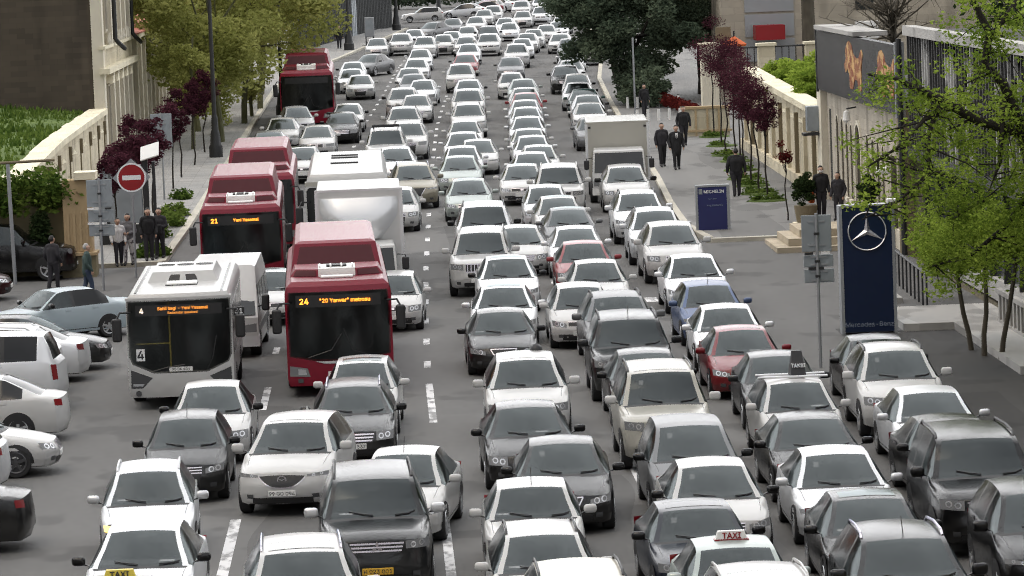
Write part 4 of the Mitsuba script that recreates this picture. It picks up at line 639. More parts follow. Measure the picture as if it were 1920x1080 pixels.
('sedan', 'silver', 6.96, 192.93, -0.8, 'silver sedan behind silver sedan, 22nd in the queue right of the dashed centre line', 0, {}, 'C'),
('sedan', 'silver', 6.6, 183.98, -2.9, 'silver sedan behind white sedan, 21st in the queue right of the dashed centre line', 0, {}, 'C'),
('sedan', 'white', 6.34, 174.55, -2.0, 'white sedan behind silver sedan, 19th in the queue right of the dashed centre line', 0, {}, 'C'),
('sedan', 'silver', 6.27, 168.96, -1.8, 'silver sedan behind white sedan, 17th in the queue right of the dashed centre line', 0, {}, 'C'),
('sedan', 'white', 6.3, 162.18, -1.3, 'white sedan behind silver sedan, 20th in the middle right queue', 1, {}, 'D'),
('sedan', 'silver', 5.82, 157.63, -1.0, 'silver sedan behind white sedan, 19th in the middle right queue', 1, {}, 'D'),
('sedan', 'white', 5.14, 150.78, -2.4, 'white sedan behind white off-roader, 18th in the middle right queue', 1, {}, 'D'),
('big', 'white', 6.28, 144.37, -2.7, 'big white off-roader behind the silver hatchback, left of the box truck', 1, {'front': 'plain', 'lamps': 'big', 'rails': True, 'rail': 'paint_white'}, 'D'),
('hatch', 'silver', 5.55, 138.13, -1.3, 'silver hatchback behind white sedan, 16th in the middle right queue', 1, {'front': 'hex'}, 'D'),
('sedan', 'white', 5.81, 133.11, -0.2, 'white sedan behind grey sedan, 15th in the middle right queue', 1, {}, 'D'),
('sedan', 'grey', 5.93, 128.56, -0.6, 'grey sedan behind silver sedan, 14th in the middle right queue', 1, {}, 'D'),
('sedan', 'lightsilver', 5.74, 120.36, -0.9, 'silver sedan right behind the pale red sedan', 1, {}, 'D'),
('sedan', 'paler', 5.69, 114.86, -1.2, 'pale red sedan in the middle of the right-hand lanes', 2, {}, 'D'),
('sedan', 'white', 5.72, 107.96, -0.4, 'white sedan in front of the pale red sedan', 2, {'front': 'plain'}, 'D'),
('hatch', 'white', 4.86, 100.43, -0.4, 'white hatchback half hidden at the left of the dark crossover', 2, {}, 'D'),
('suv', 'grey', 5.61, 95.85, 0.6, 'dark crossover with black roof rails in front of a white sedan', 2, {'rails': True}, 'D'),
('big', 'dark', 5.4, 88.59, -0.6, 'black off-roader with ribbed silver-reflecting roof and rod antenna', 2, {'front': 'slats', 'lamps': 'box', 'rails': True, 'antenna': 'rod'}, 'D'),
('sedan', 'black', 5.49, 84.03, 0.1, 'black sedan hidden behind the beige-white off-roader, one mirror showing', 2, {}, 'D'),
('big', 'offwhite', 5.34, 77.01, -0.1, 'beige-white off-roader with upright-bar grille and rectangular foglamps', 2, {'front': 'bars', 'lamps': 'big', 'rails': True, 'rail': 'm_trim', 'sunroof': 'body', 'mirror': 'white', 'plate': '10 PR 402'}, 'D'),
('mpv', 'grey', 5.38, 70.15, 0.4, 'grey minivan in front of the beige-white off-roader', 2, {'front': 'plain', 'lamps': 'big', 'mirror': 'black', 'plate': '90 EM 266'}, 'D'),
('sedan', 'white', 5.41, 65.59, 0.2, 'white sedan with tree reflections in its windscreen, ahead of the minivan', 2, {'front': 'hex', 'lamps': 'swept', 'mirror': 'black', 'plate': '10 CV 771'}, 'D'),
('boxy', 'navy', 4.81, 61.07, 2.0, 'dark blue boxy saloon with tinted windscreen and rectangular headlamps', 2, {'front': 'slats', 'lamps': 'box', 'mirror': 'black', 'sunroof': 'body', 'plate': '50 NB 118'}, 'D'),
('boxy', 'sage', 5.03, 56.56, 1.2, 'grey-green taxi with a white roof sign lettered in red', 2, {'topsign': 'white', 'cat_': 'taxi', 'name': 'taxi'}, 'D'),
('suv', 'white', 5.05, 51.78, 1.2, 'white crossover with ribbed roof and large sunroof at the bottom edge', 2, {'rails': True, 'rail': 'paint_white', 'sunroof': 'body'}, 'D'),
('sedan', 'white', 13.17, 293.27, -4.9, 'white sedan behind grey crossover, 27th in the right kerb queue', 0, {}, 'E'),
('suv', 'grey', 13.09, 275.75, -3.2, 'grey crossover behind white crossover, 26th in the right kerb queue', 0, {}, 'E'),
('suv', 'white', 14.16, 271.1, -3.4, 'white crossover behind silver sedan, 25th in the right kerb queue', 0, {}, 'E'),
('sedan', 'silver', 12.57, 261.47, -2.3, 'silver sedan behind dark grey sedan, 24th in the right kerb queue', 0, {}, 'E'),
('sedan', 'dark', 11.97, 252.95, -4.4, 'dark grey sedan behind white sedan, 23rd in the right kerb queue', 0, {}, 'E'),
('sedan', 'white', 11.7, 244.82, -1.6, 'white sedan behind black crossover, 22nd in the right kerb queue', 0, {}, 'E'),
('suv', 'black', 10.85, 233.84, -1.6, 'black crossover left of the white minivan, near the dark tree', 0, {}, 'E'),
('mpv', 'white', 10.87, 222.4, -3.4, 'white minivan by the kerb under the dark tree', 0, {'mirror': 'black'}, 'E'),
('sedan', 'silver', 10.59, 215.45, -3.0, 'silver sedan behind green sedan, 19th in the right kerb queue', 0, {}, 'E'),
('sedan', 'green', 10.59, 208.67, -2.8, 'dark green sedan by the kerb behind two silver cars', 0, {}, 'E'),
('sedan', 'silver', 10.4, 201.35, -2.0, 'silver sedan behind white sedan, 17th in the right kerb queue', 0, {}, 'E'),
('sedan', 'white', 10.17, 195.07, -1.4, 'white sedan behind grey sedan, 16th in the right kerb queue', 0, {}, 'E'),
('sedan', 'grey', 9.68, 181.35, -0.0, 'grey sedan just behind the cream box truck', 0, {}, 'E'),
('suv', 'white', 8.84, 145.32, -1.5, 'white crossover close in front of the cream box truck', 1, {'front': 'plain', 'lamps': 'big', 'mirror': 'black'}, 'E'),
('suv', 'lightsilver', 8.45, 131.67, -0.6, 'silver crossover with dark roof rails by the right kerb', 1, {'rails': True, 'front': 'slats'}, 'E'),
('suv', 'silver', 8.44, 123.7, -1.0, 'silver crossover tucked behind the white crossover with lit ring lamps', 1, {'rails': True, 'antenna': 'fin'}, 'E'),
('suv', 'white', 8.54, 117.3, 0.4, 'white crossover with bright ring headlamps near the blue poster stand', 1, {'front': 'kidney', 'lamps': 'big', 'sunroof': 'body'}, 'E'),
('sedan', 'lightsilver', 8.45, 108.06, -0.1, 'silver sedan in front of the ring-lamped white crossover', 2, {'front': 'plain'}, 'E'),
('hatch', 'blue', 8.2, 99.69, 0.9, 'blue hatchback with a central rod antenna', 2, {'antenna': 'rod', 'front': 'plain'}, 'E'),
('sedan', 'lightsilver', 8.1, 93.8, -0.9, 'silver-white sedan between the blue hatchback and the red sedan', 2, {'front': 'plain'}, 'E'),
('sedan', 'red', 7.98, 88.2, -0.2, 'bright red sedan with a sunroof and small chrome-framed grille', 2, {'front': 'frame', 'lamps': 'swept', 'sunroof': 'body', 'plate': '99 TA 640'}, 'E'),
('sedan', 'dark', 8.2, 82.39, -0.7, 'dark sedan in front of the red sedan', 2, {'front': 'plain', 'lamps': 'big'}, 'E'),
('hatch', 'white', 8.07, 77.07, 1.2, 'white hatchback carrying a black roof-top taxi board', 2, {'front': 'slats', 'lamps': 'big', 'topsign': 'board', 'plate': '10 YZ 083'}, 'E'),
('sedan', 'black', 7.79, 71.64, 0.5, 'black sedan in front of the hatchback with the roof board', 2, {'front': 'hex', 'lamps': 'big', 'plate': '90 GH 452'}, 'E'),
('sedan', 'silver', 7.65, 66.52, -0.2, 'silver sedan with a crisp bonnet fold, behind the black saloon', 2, {'front': 'hex', 'lamps': 'thin', 'plate': '77 SA 219'}, 'E'),
('sedan', 'black', 7.52, 60.82, -0.4, 'black saloon with sunroof, partly covered by the dark estate crossover', 2, {'front': 'kidney', 'lamps': 'thin', 'sunroof': 'dark', 'plate': '10 OM 700'}, 'E'),
('suv', 'dark', 7.36, 55.12, 0.4, 'dark crossover with silver roof rails at the lower right', 2, {'front': 'slats', 'rails': True, 'rail': 'm_chrome', 'mirror': 'black', 'seat': 'm_seat', 'antenna': 'rod'}, 'E'),
('sedan', 'black', 10.7, 85.13, -0.6, 'black sedan behind the white crossover in front of the blue star totem', 2, {}, 'F'),
('suv', 'white', 10.49, 80.42, -0.7, 'white crossover with roof rails in front of the blue star totem', 2, {'rails': True, 'front': 'slats', 'lamps': 'big', 'plate': '10 WX 515'}, 'F'),
('sedan', 'silver', 10.51, 74.97, 0.4, 'silver sedan in front of the white railed crossover', 2, {'front': 'frame', 'lamps': 'swept', 'plate': '90 QB 324'}, 'F'),
('sedan', 'black', 10.32, 70.4, 2.0, 'black sedan mostly hidden behind the large black off-roader', 2, {}, 'F'),
('big', 'black', 9.87, 64.71, -0.2, 'large black off-roader with a star emblem and reflections of branches', 2, {'front': 'star', 'lamps': 'big', 'rails': True, 'mirror': 'black', 'plate': '10 ML 350'}, 'F'),
('suv', 'black', 10.02, 59.13, -0.4, 'black crossover cut off by the right edge of the picture', 2, {'mirror': 'black'}, 'F'),
]

GROUPS = {}
vr = random.Random(11)
for m_, p_, X_, Y_, a_, lab_, near_, o_, q_ in CARS:
    o = dict(o_); o['sc'] = (vr.uniform(.98, 1.015), vr.uniform(.965, 1.0), vr.uniform(.975, 1.03))
    if 'front' not in o: o['front'] = vr.choice(['plain', 'hex', 'frame', 'slats', 'plain', 'hex', 'kidney']) if m_ in ('sedan', 'suv') else vr.choice(['plain', 'hex'])
    if 'lamps' not in o: o['lamps'] = vr.choice(['swept', 'big', 'swept', 'thin'])
    if near_ < 2 and 'mirror' not in o and vr.random() < .22: o['mirror'] = 'black'
    if m_ == 'suv' and 'rails' not in o and vr.random() < .5: o.update(rails=True, rail=vr.choice(['m_trim', 'm_chrome']))
    if m_ == 'sedan' and near_ and 'sunroof' not in o and vr.random() < .25: o['sunroof'] = 'dark'
    ts = o.pop('topsign', None); c_ = o.pop('cat_', {'suv': 'car', 'big': 'car', 'mpv': 'minivan'}.get(m_, 'car'))
    if p_ == 'grey' and 'seat' not in o: o['seat'] = 'm_seat'
    root, M, B = car(m_, p_, X_, Y_, a_, lab_, c_, near=near_, **o)
    yw = B.t['ws1'] + .55; zt = float(B.zt(yw))
    if ts in ('yellow', 'white'):
        x0 = .0 if ts == 'white' else .12; k = part(root, 'roof_sign', hull([(x0 + sx * x, yw + y, zt + z) for sx in (-1, 1) for x, y, z in ((.24, -.07, .0), (.20, -.05, .13), (.24, .07, .0), (.20, .05, .13))]), 'm_yellowsign' if ts == 'yellow' else 'm_white', 30, M); part(k, 'lettering', text_on_front('TAXI', .085, x0, yw - .072, zt + .065, True, .012), 'm_ink' if ts == 'yellow' else 'm_tail', M=M); part(k, 'base', b2(x0 - .26, x0 + .26, yw - .085, yw + .085, zt - .03, zt + .012), 'm_trim' if ts == 'yellow' else 'm_tail', M=M)
    if ts == 'dome': yy = B.t['ws1'] + 1.5; zt = float(B.zt(yy)); part(root, 'roof_beacon', hull([(.28 + .14 * math.cos(a) * k, yy + .14 * math.sin(a) * k, zt + z) for a in np.linspace(0, 2 * PI, 12) for k, z in ((1, 0), (.9, .07), (.4, .13))]), 'm_trim', 50, M)
    if ts == 'board':
        k = part(root, 'roof_board', hull([(.12 + sx * x, yw + y, zt + z) for sx in (-1, 1) for x, y, z in ((.16, -.25, .03), (.10, -.05, .52), (.16, .25, .03), (.10, .05, .52))]), 'm_trim', 30, M); part(k, 'lettering', text_on_front('TAKSI', .07, .12, yw - .20, zt + .24, True, .03), 'm_paper', M=M)
        for sy in (-.25, .25): part(root, 'roof_bar', rbox(-.72, .72, yw + sy - .03, yw + sy + .03, zt + .0, zt + .05, .02), 'paint_lightsilver', 30, M)
def parked(m, p, xe, Yn, a, label, end='rear', **o):
    W, L = MODELS[m]['W'], MODELS[m]['L']; r_ = math.radians(a); f = np.array([math.sin(r_), -math.cos(r_)]); ctr = np.array([xe, Yn + W / 2]); X, Y = (ctr + f * L) if end == 'rear' else ctr
    return car(m, p, X, Y, a, label, 'car', near=2 if Y < 150 else 1, back=True, **o)
def parked_set():
    parked('sedan', 'lightsilver', -7.6, 97.6, -92, 'silver sedan in the parking row, its tail beside a dark car nose', group=None)
    parked('sedan', 'dark', -7.25, 100.2, 91, 'dark car nosing out of the parking row beyond the silver sedan', 'front', front='hex', lamps='swept')
    parked('suv', 'lightsilver', -8.05, 94.9, -92, 'silver crossover with long red tail lamp, second from the far end of the parking row', rails=True, rail='paint_silver')
    parked('big', 'lightsilver', -7.7, 91.4, -93, 'tall silver car with a large dark side window in the parking row')
    parked('sedan', 'white', -7.2, 85.8, -92, 'white sedan with slim red tail lamp in the parking row')
    parked('sedan', 'white', -6.95, 80.2, 90, 'white sedan facing out of the parking row, black alloy wheel showing', 'front', front='frame', lamps='swept', rim='m_rimdark')
    parked('hatch', 'silver', -7.75, 77.6, -91, 'silver hatchback with dark red tail lamps at the left edge')
    parked('hatch', 'maroon', -8.15, 75.0, -91, 'maroon hatchback tail at the left edge, nearest the black sedan')
    parked('sedan', 'black', -6.62, 70.0, -92, 'black sedan tail with red lamp at the lower left edge')
    r, M, B = car('boxy', 'lblue', -11.15, 107.6, -58, 'pale blue boxy sedan crossing behind the parking row', 'car', near=2, back=True, mirror='black')
    parked('big', 'black', -10.15, 127.2, 90, 'black boxy off-roader in front of the ivy-covered wall', 'front', front='slats', lamps='round', mirror='black')
    parked('sedan', 'maroon', -11.7, 120.8, 90, 'dark maroon car bonnet at the left edge before the black off-roader', 'front')
    parked('lada', 'white', 2.0, 380.5, -90, 'white estate car standing sideways in the far car park', 'front')
    parked('sedan', 'silver', 6.2, 387, -112, 'silver sedan parked at an angle behind the white estate car', 'front'); parked('sedan', 'red', 8.0, 391, -64, 'red car parked in the far car park, tail towards the road', 'front'); parked('hatch', 'white', 8.6, 396, -112, 'white hatchback parked behind the red car', 'front'); parked('sedan', 'silver', 9.6, 402, -112, 'silver car at the far end of the car park', 'front')
parked_set()
# ---------------------------------------------------------------- ground, road, pavements
def asphalt(c0, c1, sc=1.0, warm=(1.0, .985, .955)):
    def fn(p, n, uv):
        a = fbm(p.x * .45 * sc, p.y * .13 * sc, 3.1, 3); b = fbm(p.x * 7, p.y * 3.2, 1.7, 2); s = noise(p.x * 1.1, p.y * .018, 9.); k = fbm(p.x * .9 + 40, p.y * .5, 5., 3)
        v = c0 + (c1 - c0) * (.55 * a + .35 * s + .25 * (b - .5)); v = v * (1 - .30 * smoothstep(.60, .72, k)); pt = cell_rand(p.x / 2.3 + .2 * noise(p.y * .2, 1., 2.), p.y / 11., 5.); v = v * (1 - .20 * smoothstep(.80, .81, pt) + .10 * smoothstep(.12, .11, pt))
        return mi.Color3f(v * warm[0], v * warm[1], v * warm[2])
    return pr(proc(fn), .82)
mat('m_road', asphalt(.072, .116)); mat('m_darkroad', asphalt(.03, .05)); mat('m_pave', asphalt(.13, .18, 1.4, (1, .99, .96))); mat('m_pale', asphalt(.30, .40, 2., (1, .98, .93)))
def slabs(p, n, uv):
    v = cell_rand(p.x / .6, p.y / .6); e = dr.minimum(dr.abs(p.x / .6 - dr.floor(p.x / .6) - .5), dr.abs(p.y / .6 - dr.floor(p.y / .6) - .5)); g = smoothstep(.47, .5, dr.maximum(dr.abs(p.x / .6 - dr.floor(p.x / .6) - .5), dr.abs(p.y / .6 - dr.floor(p.y / .6) - .5)))
    c = (.21 + .05 * v + .07 * (fbm(p.x * .6, p.y * .3, 0., 3) - .5)) * (1 - .3 * g); return mi.Color3f(c, c * .985, c * .94)
mat('m_slabs', pr(proc(slabs), .8)); mat('m_paint', pr(proc(lambda p, n, uv: mi.Color3f(.20 + .36 * smoothstep(.30, .58, fbm(p.x * 6, p.y * 2.5, 2., 4)))), .7))
mat('m_kerb', pr(proc(lambda p, n, uv: mi.Color3f(.40, .38, .32) * (.75 + .5 * fbm(p.x * 3, p.y * .8, p.z * 4, 3))), .8))
mat('m_soil', pr(proc(lambda p, n, uv: mix((.06, .05, .035), (.10, .09, .06), fbm(p.x * 2, p.y * 2, 1., 3))), .95)); mat('m_grassground', pr(proc(lambda p, n, uv: mix((.045, .075, .018), (.10, .14, .035), fbm(p.x * .8, p.y * .8, 1., 4))), .95))
def ribbon(Y, L, R, dz, nx=2):
    Y = np.asarray(Y, float); L = np.broadcast_to(L, Y.shape); R = np.broadcast_to(R, Y.shape); t = np.linspace(0, 1, nx)
    return grid_mesh(np.stack([L[:, None] + (R - L)[:, None] * t, np.broadcast_to(Y[:, None], (len(Y), nx)), np.broadcast_to((gz(Y) + dz)[:, None], (len(Y), nx))], -1), True)
def slab(Y, L, R, z0, z1):
    a, b = ribbon(Y, L, R, z1), ribbon(Y, L, R, z0); n = len(Y); V = np.vstack([a.vertices, b.vertices]); F = list(a.faces); o = 2 * n
    for i in range(n - 1):
        for s in (0, 1): p, q = 2 * i + s, 2 * i + 2 + s; F += [[p, q, q + o], [p, q + o, p + o]]
    for i in (0, n - 1): F += [[2 * i, 2 * i + 1, 2 * i + 1 + o], [2 * i, 2 * i + 1 + o, 2 * i + o]]
    return trimesh.Trimesh(V, F, process=False)
lk = lambda Y: np.interp(Y, LKY, LKX); rk = lambda Y: np.interp(Y, RKY, RKX)
YY = np.r_[np.arange(15, 450, 5), np.arange(450, 900, 30)]
struct('ground', ribbon(YY, -160., 200., -.06, 3), 'm_soil')
Yr = np.arange(40, 131.6, 3.05); Yf = np.arange(131.5, 520, 3.5)
road = struct('road', cat([ribbon(Yr, -34., 13.2, 0, 12), ribbon(Yf[Yf < 366], lk(Yf[Yf < 366]), rk(Yf[Yf < 366]), 0, 8), ribbon(Yf[Yf > 362], -14., rk(Yf[Yf > 362]), 0, 8)]), 'm_road')
struct('shaded_road', ribbon(np.arange(40, 103.4, 3.), 11.6, 15.6, .004, 3), 'm_darkroad'); struct('plaza', ribbon(np.arange(101, 132, 3.), 12.0, 16.4, .004, 3), 'm_road')  # darker sheet beside the road: tree shade put into the asphalt colour
Yp = np.arange(131.5, 480, 3.5)
Yl = Yp[Yp < 366]
struct('pavement', slab(Yl, np.minimum(-12.6, lk(Yl) - 2.5), lk(Yl) - .28, -.1, .14), 'm_slabs') if False else struct('pavement', slab(Yl, np.minimum(-12.6, lk(Yl) - 2.5), lk(Yl) - .28, -.1, .14), 'm_slabs'); struct('pavement', slab(np.r_[131.8, Yp[1:]], np.r_[10.9, rk(Yp[1:]) + .25], np.r_[16.2, np.maximum(16.2, rk(Yp[1:]) + 8)], -.1, .13), 'm_pave')
struct('kerb', slab(Yl, lk(Yl) - .28, lk(Yl), -.1, .15), 'm_kerb'); struct('kerb', slab(np.r_[132.2, Yp[1:]], np.r_[10.62, rk(Yp[1:])], np.r_[10.9, rk(Yp[1:]) + .25], -.1, .14), 'm_kerb')
struct('kerb', cat([slab(np.array([131.45, 131.8]), 10.75, 16.2, -.1, .14), slab(np.array([131.2, 131.5]), -12.6, -7.6, -.1, .15)]), 'm_kerb')
struct('terrace', cat([slab(np.array([101.6, 106.2]), 13.25, 16.2, -.05, .20), slab(np.array([91.0, 101.6]), 14.55, 16.2, -.05, .20), slab(np.array([109., 113.6]), 13.1, 14.2, -.05, .16)]), 'm_pale')
def mark(X, Y, w, L): n = max(2, int(L / 2) + 1); y = np.linspace(Y, Y + L, n); part(road, 'lane_mark', ribbon(y, X(y) - w / 2, X(y) + w / 2, .005), 'm_paint')
for k in range(46): mark(cx, 97.8 + 5.55 * k, .17, 1.5)
for k in range(44):
    if k not in (1, 2): mark(lambda y: cx(y) - 3.95, 102.6 + 5.55 * k, .17, 1.5)
for k in range(40): mark(lambda y: cx(y) + 3.9 - .0 * y, 108 + 5.55 * k, .15, 1.5)
mark(cx, 86.6, .17, 7.6); mark(cx, 60, .17, 19.); mark(lambda y: cx(y) - 3.88, 61, .2, 12.1); mark(lambda y: cx(y) - 3.88, 90.3, .17, 4.6); mark(lambda y: cx(y) + 3.87, 75.2, .17, 4.4); mark(lambda y: 7.46 + 0 * y, 112.4, .35, 1.3)
ORD = ['first', 'second', 'third', 'fourth', 'fifth', 'sixth', 'seventh', 'eighth', 'ninth', 'tenth']
# ---------------------------------------------------------------- foliage helpers
def leafmat(name, a, b, t, sc=1.2):
    mat(name, {'type': 'principledthin', 'base_color': proc(lambda p, n, uv: mix(a, b, smoothstep(.25, .75, .6 * noise(p.x * sc, p.y * sc, p.z * sc) + .4 * cell_rand(p.x * 9, p.y * 9, p.z * 9)))), 'roughness': .55, 'diff_trans': t, 'spec_trans': 0.0})
leafmat('m_leaf_spring', (.23, .25, .065), (.42, .43, .15), 1.0, .5); leafmat('m_leaf_olive', (.065, .092, .062), (.155, .195, .13), .7, .7); leafmat('m_leaf_purple', (.038, .013, .019), (.088, .030, .043), .45); leafmat('m_leaf_green', (.13, .20, .028), (.34, .44, .075), 1., 1.); leafmat('m_leaf_ivy', (.04, .075, .015), (.12, .17, .035), .5); leafmat('m_leaf_shrub', (.05, .09, .018), (.14, .20, .045), .6); leafmat('m_leaf_dark', (.02, .035, .014), (.05, .075, .03), .4); leafmat('m_leaf_red', (.07, .012, .012), (.13, .025, .02), .5)
mat('m_bark', pr(proc(lambda p, n, uv: mix((.045, .038, .028), (.11, .095, .07), fbm(p.x * 9, p.y * 9, p.z * 2.5, 3))), .9)); mat('m_barkgreen', pr(proc(lambda p, n, uv: mix((.06, .06, .03), (.13, .13, .06), fbm(p.x * 5, p.y * 5, p.z * 2., 3))), .9)); mat('m_barkdark', pr((.022, .018, .014), .9))
def leaves(C, n, spread, size, seed, flat=.5):
    """n leaf blades gathered round the clump centres C."""
    r = np.random.default_rng(seed); C = np.asarray(C, float); i = r.integers(0, len(C), n); sp = np.broadcast_to(np.asarray(spread, float), (len(C),))[i]
    d = r.normal(size=(n, 3)); d /= np.linalg.norm(d, axis=1, keepdims=True); p = C[i] + d * (sp * r.random(n) ** .45)[:, None] * np.array([1, 1, .75])
    a = r.normal(size=(n, 3)); a[:, 2] *= flat; a /= np.linalg.norm(a, axis=1, keepdims=True); b = np.cross(a, r.normal(size=(n, 3))); b /= np.linalg.norm(b, axis=1, keepdims=True); s = size * (.6 + .8 * r.random(n))[:, None]
    V = np.stack([p - a * s, p + b * s * .45, p + a * s, p - b * s * .45], 1).reshape(-1, 3); k = np.arange(n)[:, None] * 4
    return trimesh.Trimesh(V, np.vstack([k + [0, 1, 2], k + [0, 2, 3]]), process=False)
def clumps(c, r, n, seed, inner=.45):
    g = np.random.default_rng(seed); d = g.normal(size=(n, 3)); d /= np.linalg.norm(d, axis=1, keepdims=True); return np.asarray(c) + d * np.asarray(r) * (inner + (1 - inner) * g.random((n, 1)) ** .6)
def limb(p, q, r0, r1, seed, wob=.12, n=6):
    g = np.random.default_rng(seed); t = np.linspace(0, 1, n)[:, None]; p, q = np.asarray(p, float), np.asarray(q, float); L = np.linalg.norm(q - p); w = g.normal(size=(n, 3)) * wob * L * .25; w[0] = w[-1] = 0
    return p + (q - p) * t + w, np.linspace(r0, r1, n)
def tree(name, label, X, Y, c, r, leaf, nl, size, seed, trunk_r=.12, bark='m_bark', group=None, ncl=40, base=None, cat_='tree', spread=.28, top=None, z=None):
    root = thing(name, label, cat_, group); z0 = (float(gz(Y)) + .1) if z is None else z; c = np.asarray(c, float); C = clumps(c, r, ncl, seed)
    P, R = limb((X, Y, z0 - .1), (c[0], c[1], c[2] - r[2] * .3), trunk_r, trunk_r * .6, seed, .05); ms = [tube(P, R, 8)]
    for j in range(0, ncl, max(1, ncl // 9)):
        P, R = limb((X + (c[0] - X) * .7, Y + (c[1] - Y) * .7, z0 + (c[2] - r[2] * .45 - z0) * (.8 + .2 * (j % 3) / 2)), C[j], trunk_r * .5, trunk_r * .08, seed + j, .12, 5); ms.append(tube(P, R, 5))
    part(root, 'trunk', ms[0], bark, 40); part(root, 'limb', cat(ms[1:]), bark, 40); part(root, 'crown', leaves(C, nl, spread * np.mean(r), size, seed + 1), leaf)
    return root
# ---------------------------------------------------------------- left side: retaining wall, grass bank, old buildings
def stone(c0, c1, sx=.5, sz=.28, joint=.35, stain=0.):
    def fn(p, n, uv):
        u = p.y + p.x * .6; row = dr.floor(p.z / sz); f = u / sx + .5 * (row - 2 * dr.floor(row / 2)); v = cell_rand(f, row, 3.); g = dr.maximum(smoothstep(.46, .5, dr.abs(f - dr.floor(f) - .5)), smoothstep(.44, .5, dr.abs(p.z / sz - row - .5)))
        k = fbm(u * .7, p.z * .35, 2., 4); c = mix(c0, c1, .5 * v + .5 * k) * (1 - joint * g); return c * (1 - stain * smoothstep(.5, .75, fbm(u * 1.7, p.z * .25, 7., 3)))
    return pr(proc(fn), .9)
mat('m_cream', stone((.44, .39, .28), (.56, .51, .39), 1.2, .6, .08, .30)); mat('m_coping', pr(proc(lambda p, n, uv: mi.Color3f(.62, .57, .43) * (.8 + .35 * fbm(p.x * 2, p.y * 1.2, 0., 3))), .85)); mat('m_darkstone', stone((.050, .040, .030), (.085, .068, .050), .42, .24, .10, .3))
mat('m_greystone', stone((.30, .27, .22), (.42, .38, .31), .8, .4, .12, .3)); mat('m_roofred', pr(proc(lambda p, n, uv: mix((.30, .10, .075), (.42, .17, .13), fbm(p.x * 1.5, p.y * 3, p.z * 2, 3))), .85)); mat('m_stucco', pr(proc(lambda p, n, uv: mix((.50, .46, .37), (.62, .58, .48), fbm(p.y * .5, p.z * .6, p.x, 4))), .9)); mat('m_olivewall', pr(proc(lambda p, n, uv: mix((.16, .14, .085), (.25, .22, .14), fbm(p.x * .8, p.z * 1.2, p.y, 4))), .9)); mat('m_tan', pr(proc(lambda p, n, uv: mix((.33, .24, .13), (.42, .32, .19), fbm(p.x * 2, p.z * 1.2, p.y, 3))), .85))
mat('m_metalgrey', pr((.30, .315, .33), .45, .3)); mat('m_signback', pr(proc(lambda p, n, uv: mi.Color3f(.27, .30, .32) * (.85 + .3 * fbm(p.x * 3, p.z * 3, 1., 3))), .5, .2)); mat('m_iron', pr((.02, .021, .022), .5)); mat('m_stain', pr((.17, .14, .09), .9)); mat('m_windowdark', gloss((.02, .022, .025), .05)); mat('m_frame', pr((.42, .38, .30), .7))
wy = np.linspace(131.5, 178, 12); wt = np.interp(wy, [131, 140.6, 152.5, 163.6, 179.7], [2.75, 2.96, 3.29, 3.39, 3.48])
def wallY(X0, X1, y, zt, dz0=0.): return trimesh.Trimesh(*_hx(X0, X1, y, gz(y) + dz0, zt))
def _hx(x0, x1, y, zb, zt):
    V = []; 
    for yy, a, b in zip(y, np.broadcast_to(zb, y.shape), np.broadcast_to(zt, y.shape)): V += [(x0, yy, a), (x1, yy, a), (x1, yy, b), (x0, yy, b)]
    F = []; n = len(y)
    for i in range(n - 1):
        for k in range(4): a, b = 4 * i + k, 4 * i + (k + 1) % 4; F += [[a, b, b + 4], [a, b + 4, a + 4]]
    F += [[0, 2, 1], [0, 3, 2], [4 * n - 4, 4 * n - 3, 4 * n - 2], [4 * n - 4, 4 * n - 2, 4 * n - 1]]; return np.array(V), np.array(F)
rw = thing('retaining_wall', 'cream retaining wall with pale coping holding the grass bank on the left', 'wall'); part(rw, 'wall_face', trimesh.Trimesh(*_hx(-13.0, -12.6, wy, gz(wy), wt)), 'm_cream')
for a, b in zip(np.linspace(131.5, 178, 16)[:-1], np.linspace(131.5, 178, 16)[1:]):
    q = np.array([a + .015, b - .015]); part(rw, 'coping_stone', trimesh.Trimesh(*_hx(-13.25 + .04 * math.sin(a * 9), -12.42, q, np.interp(q, wy, wt) + .003, np.interp(q, wy, wt) + .24)), 'm_coping')
for y in (136.2, 141.5, 146.8, 152, 157.5, 163.2, 168.5, 173.4, 177.3):
    t = float(np.interp(y, wy, wt)); part(rw, 'dark_slot', hull([(x, y + s, z) for x in (-12.61, -12.48) for s, z in ((-.16, t - .30), (.16, t - .30), (-.16, t - .62), (.16, t - .62), (-.06, t - .9), (.06, t - .9))]), 'm_stain'); part(rw, 'pilaster', b2(-12.62, -12.55, y - .10, y + .10, float(gz(y)), t - .9), 'm_stain' if int(y) % 2 else 'm_cream')  # dark tapering slot shapes under the coping, above narrow pilasters
    part(rw, 'panel_frame', hull([(-12.60, y + 1.4, t - .7), (-12.56, y + 1.4, t - .7), (-12.60, y + 3.6, t - .7), (-12.56, y + 3.6, t - .75), (-12.6, y + 2.5, t - .55), (-12.57, y + 2.5, t - .55)]), 'm_coping') if y < 174 else None
gx = np.linspace(-45, -13.0, 26); gy = np.linspace(129.5, 181, 40); GX, GY = np.meshgrid(gx, gy); GZ = np.interp(GY, wy, wt) + .05 + np.clip((-13.4 - GX) / 9, 0, 1) * (.55 + .5 * np.clip((GY - 150) / 28, 0, 1)) + .35 * (meshkit.noise(np.stack([GX * .35, GY * .35, 0 * GX], -1)) - .5)
struct('grass_bank', grid_mesh(np.stack([GX, GY, GZ], -1)), 'm_grassground', True)
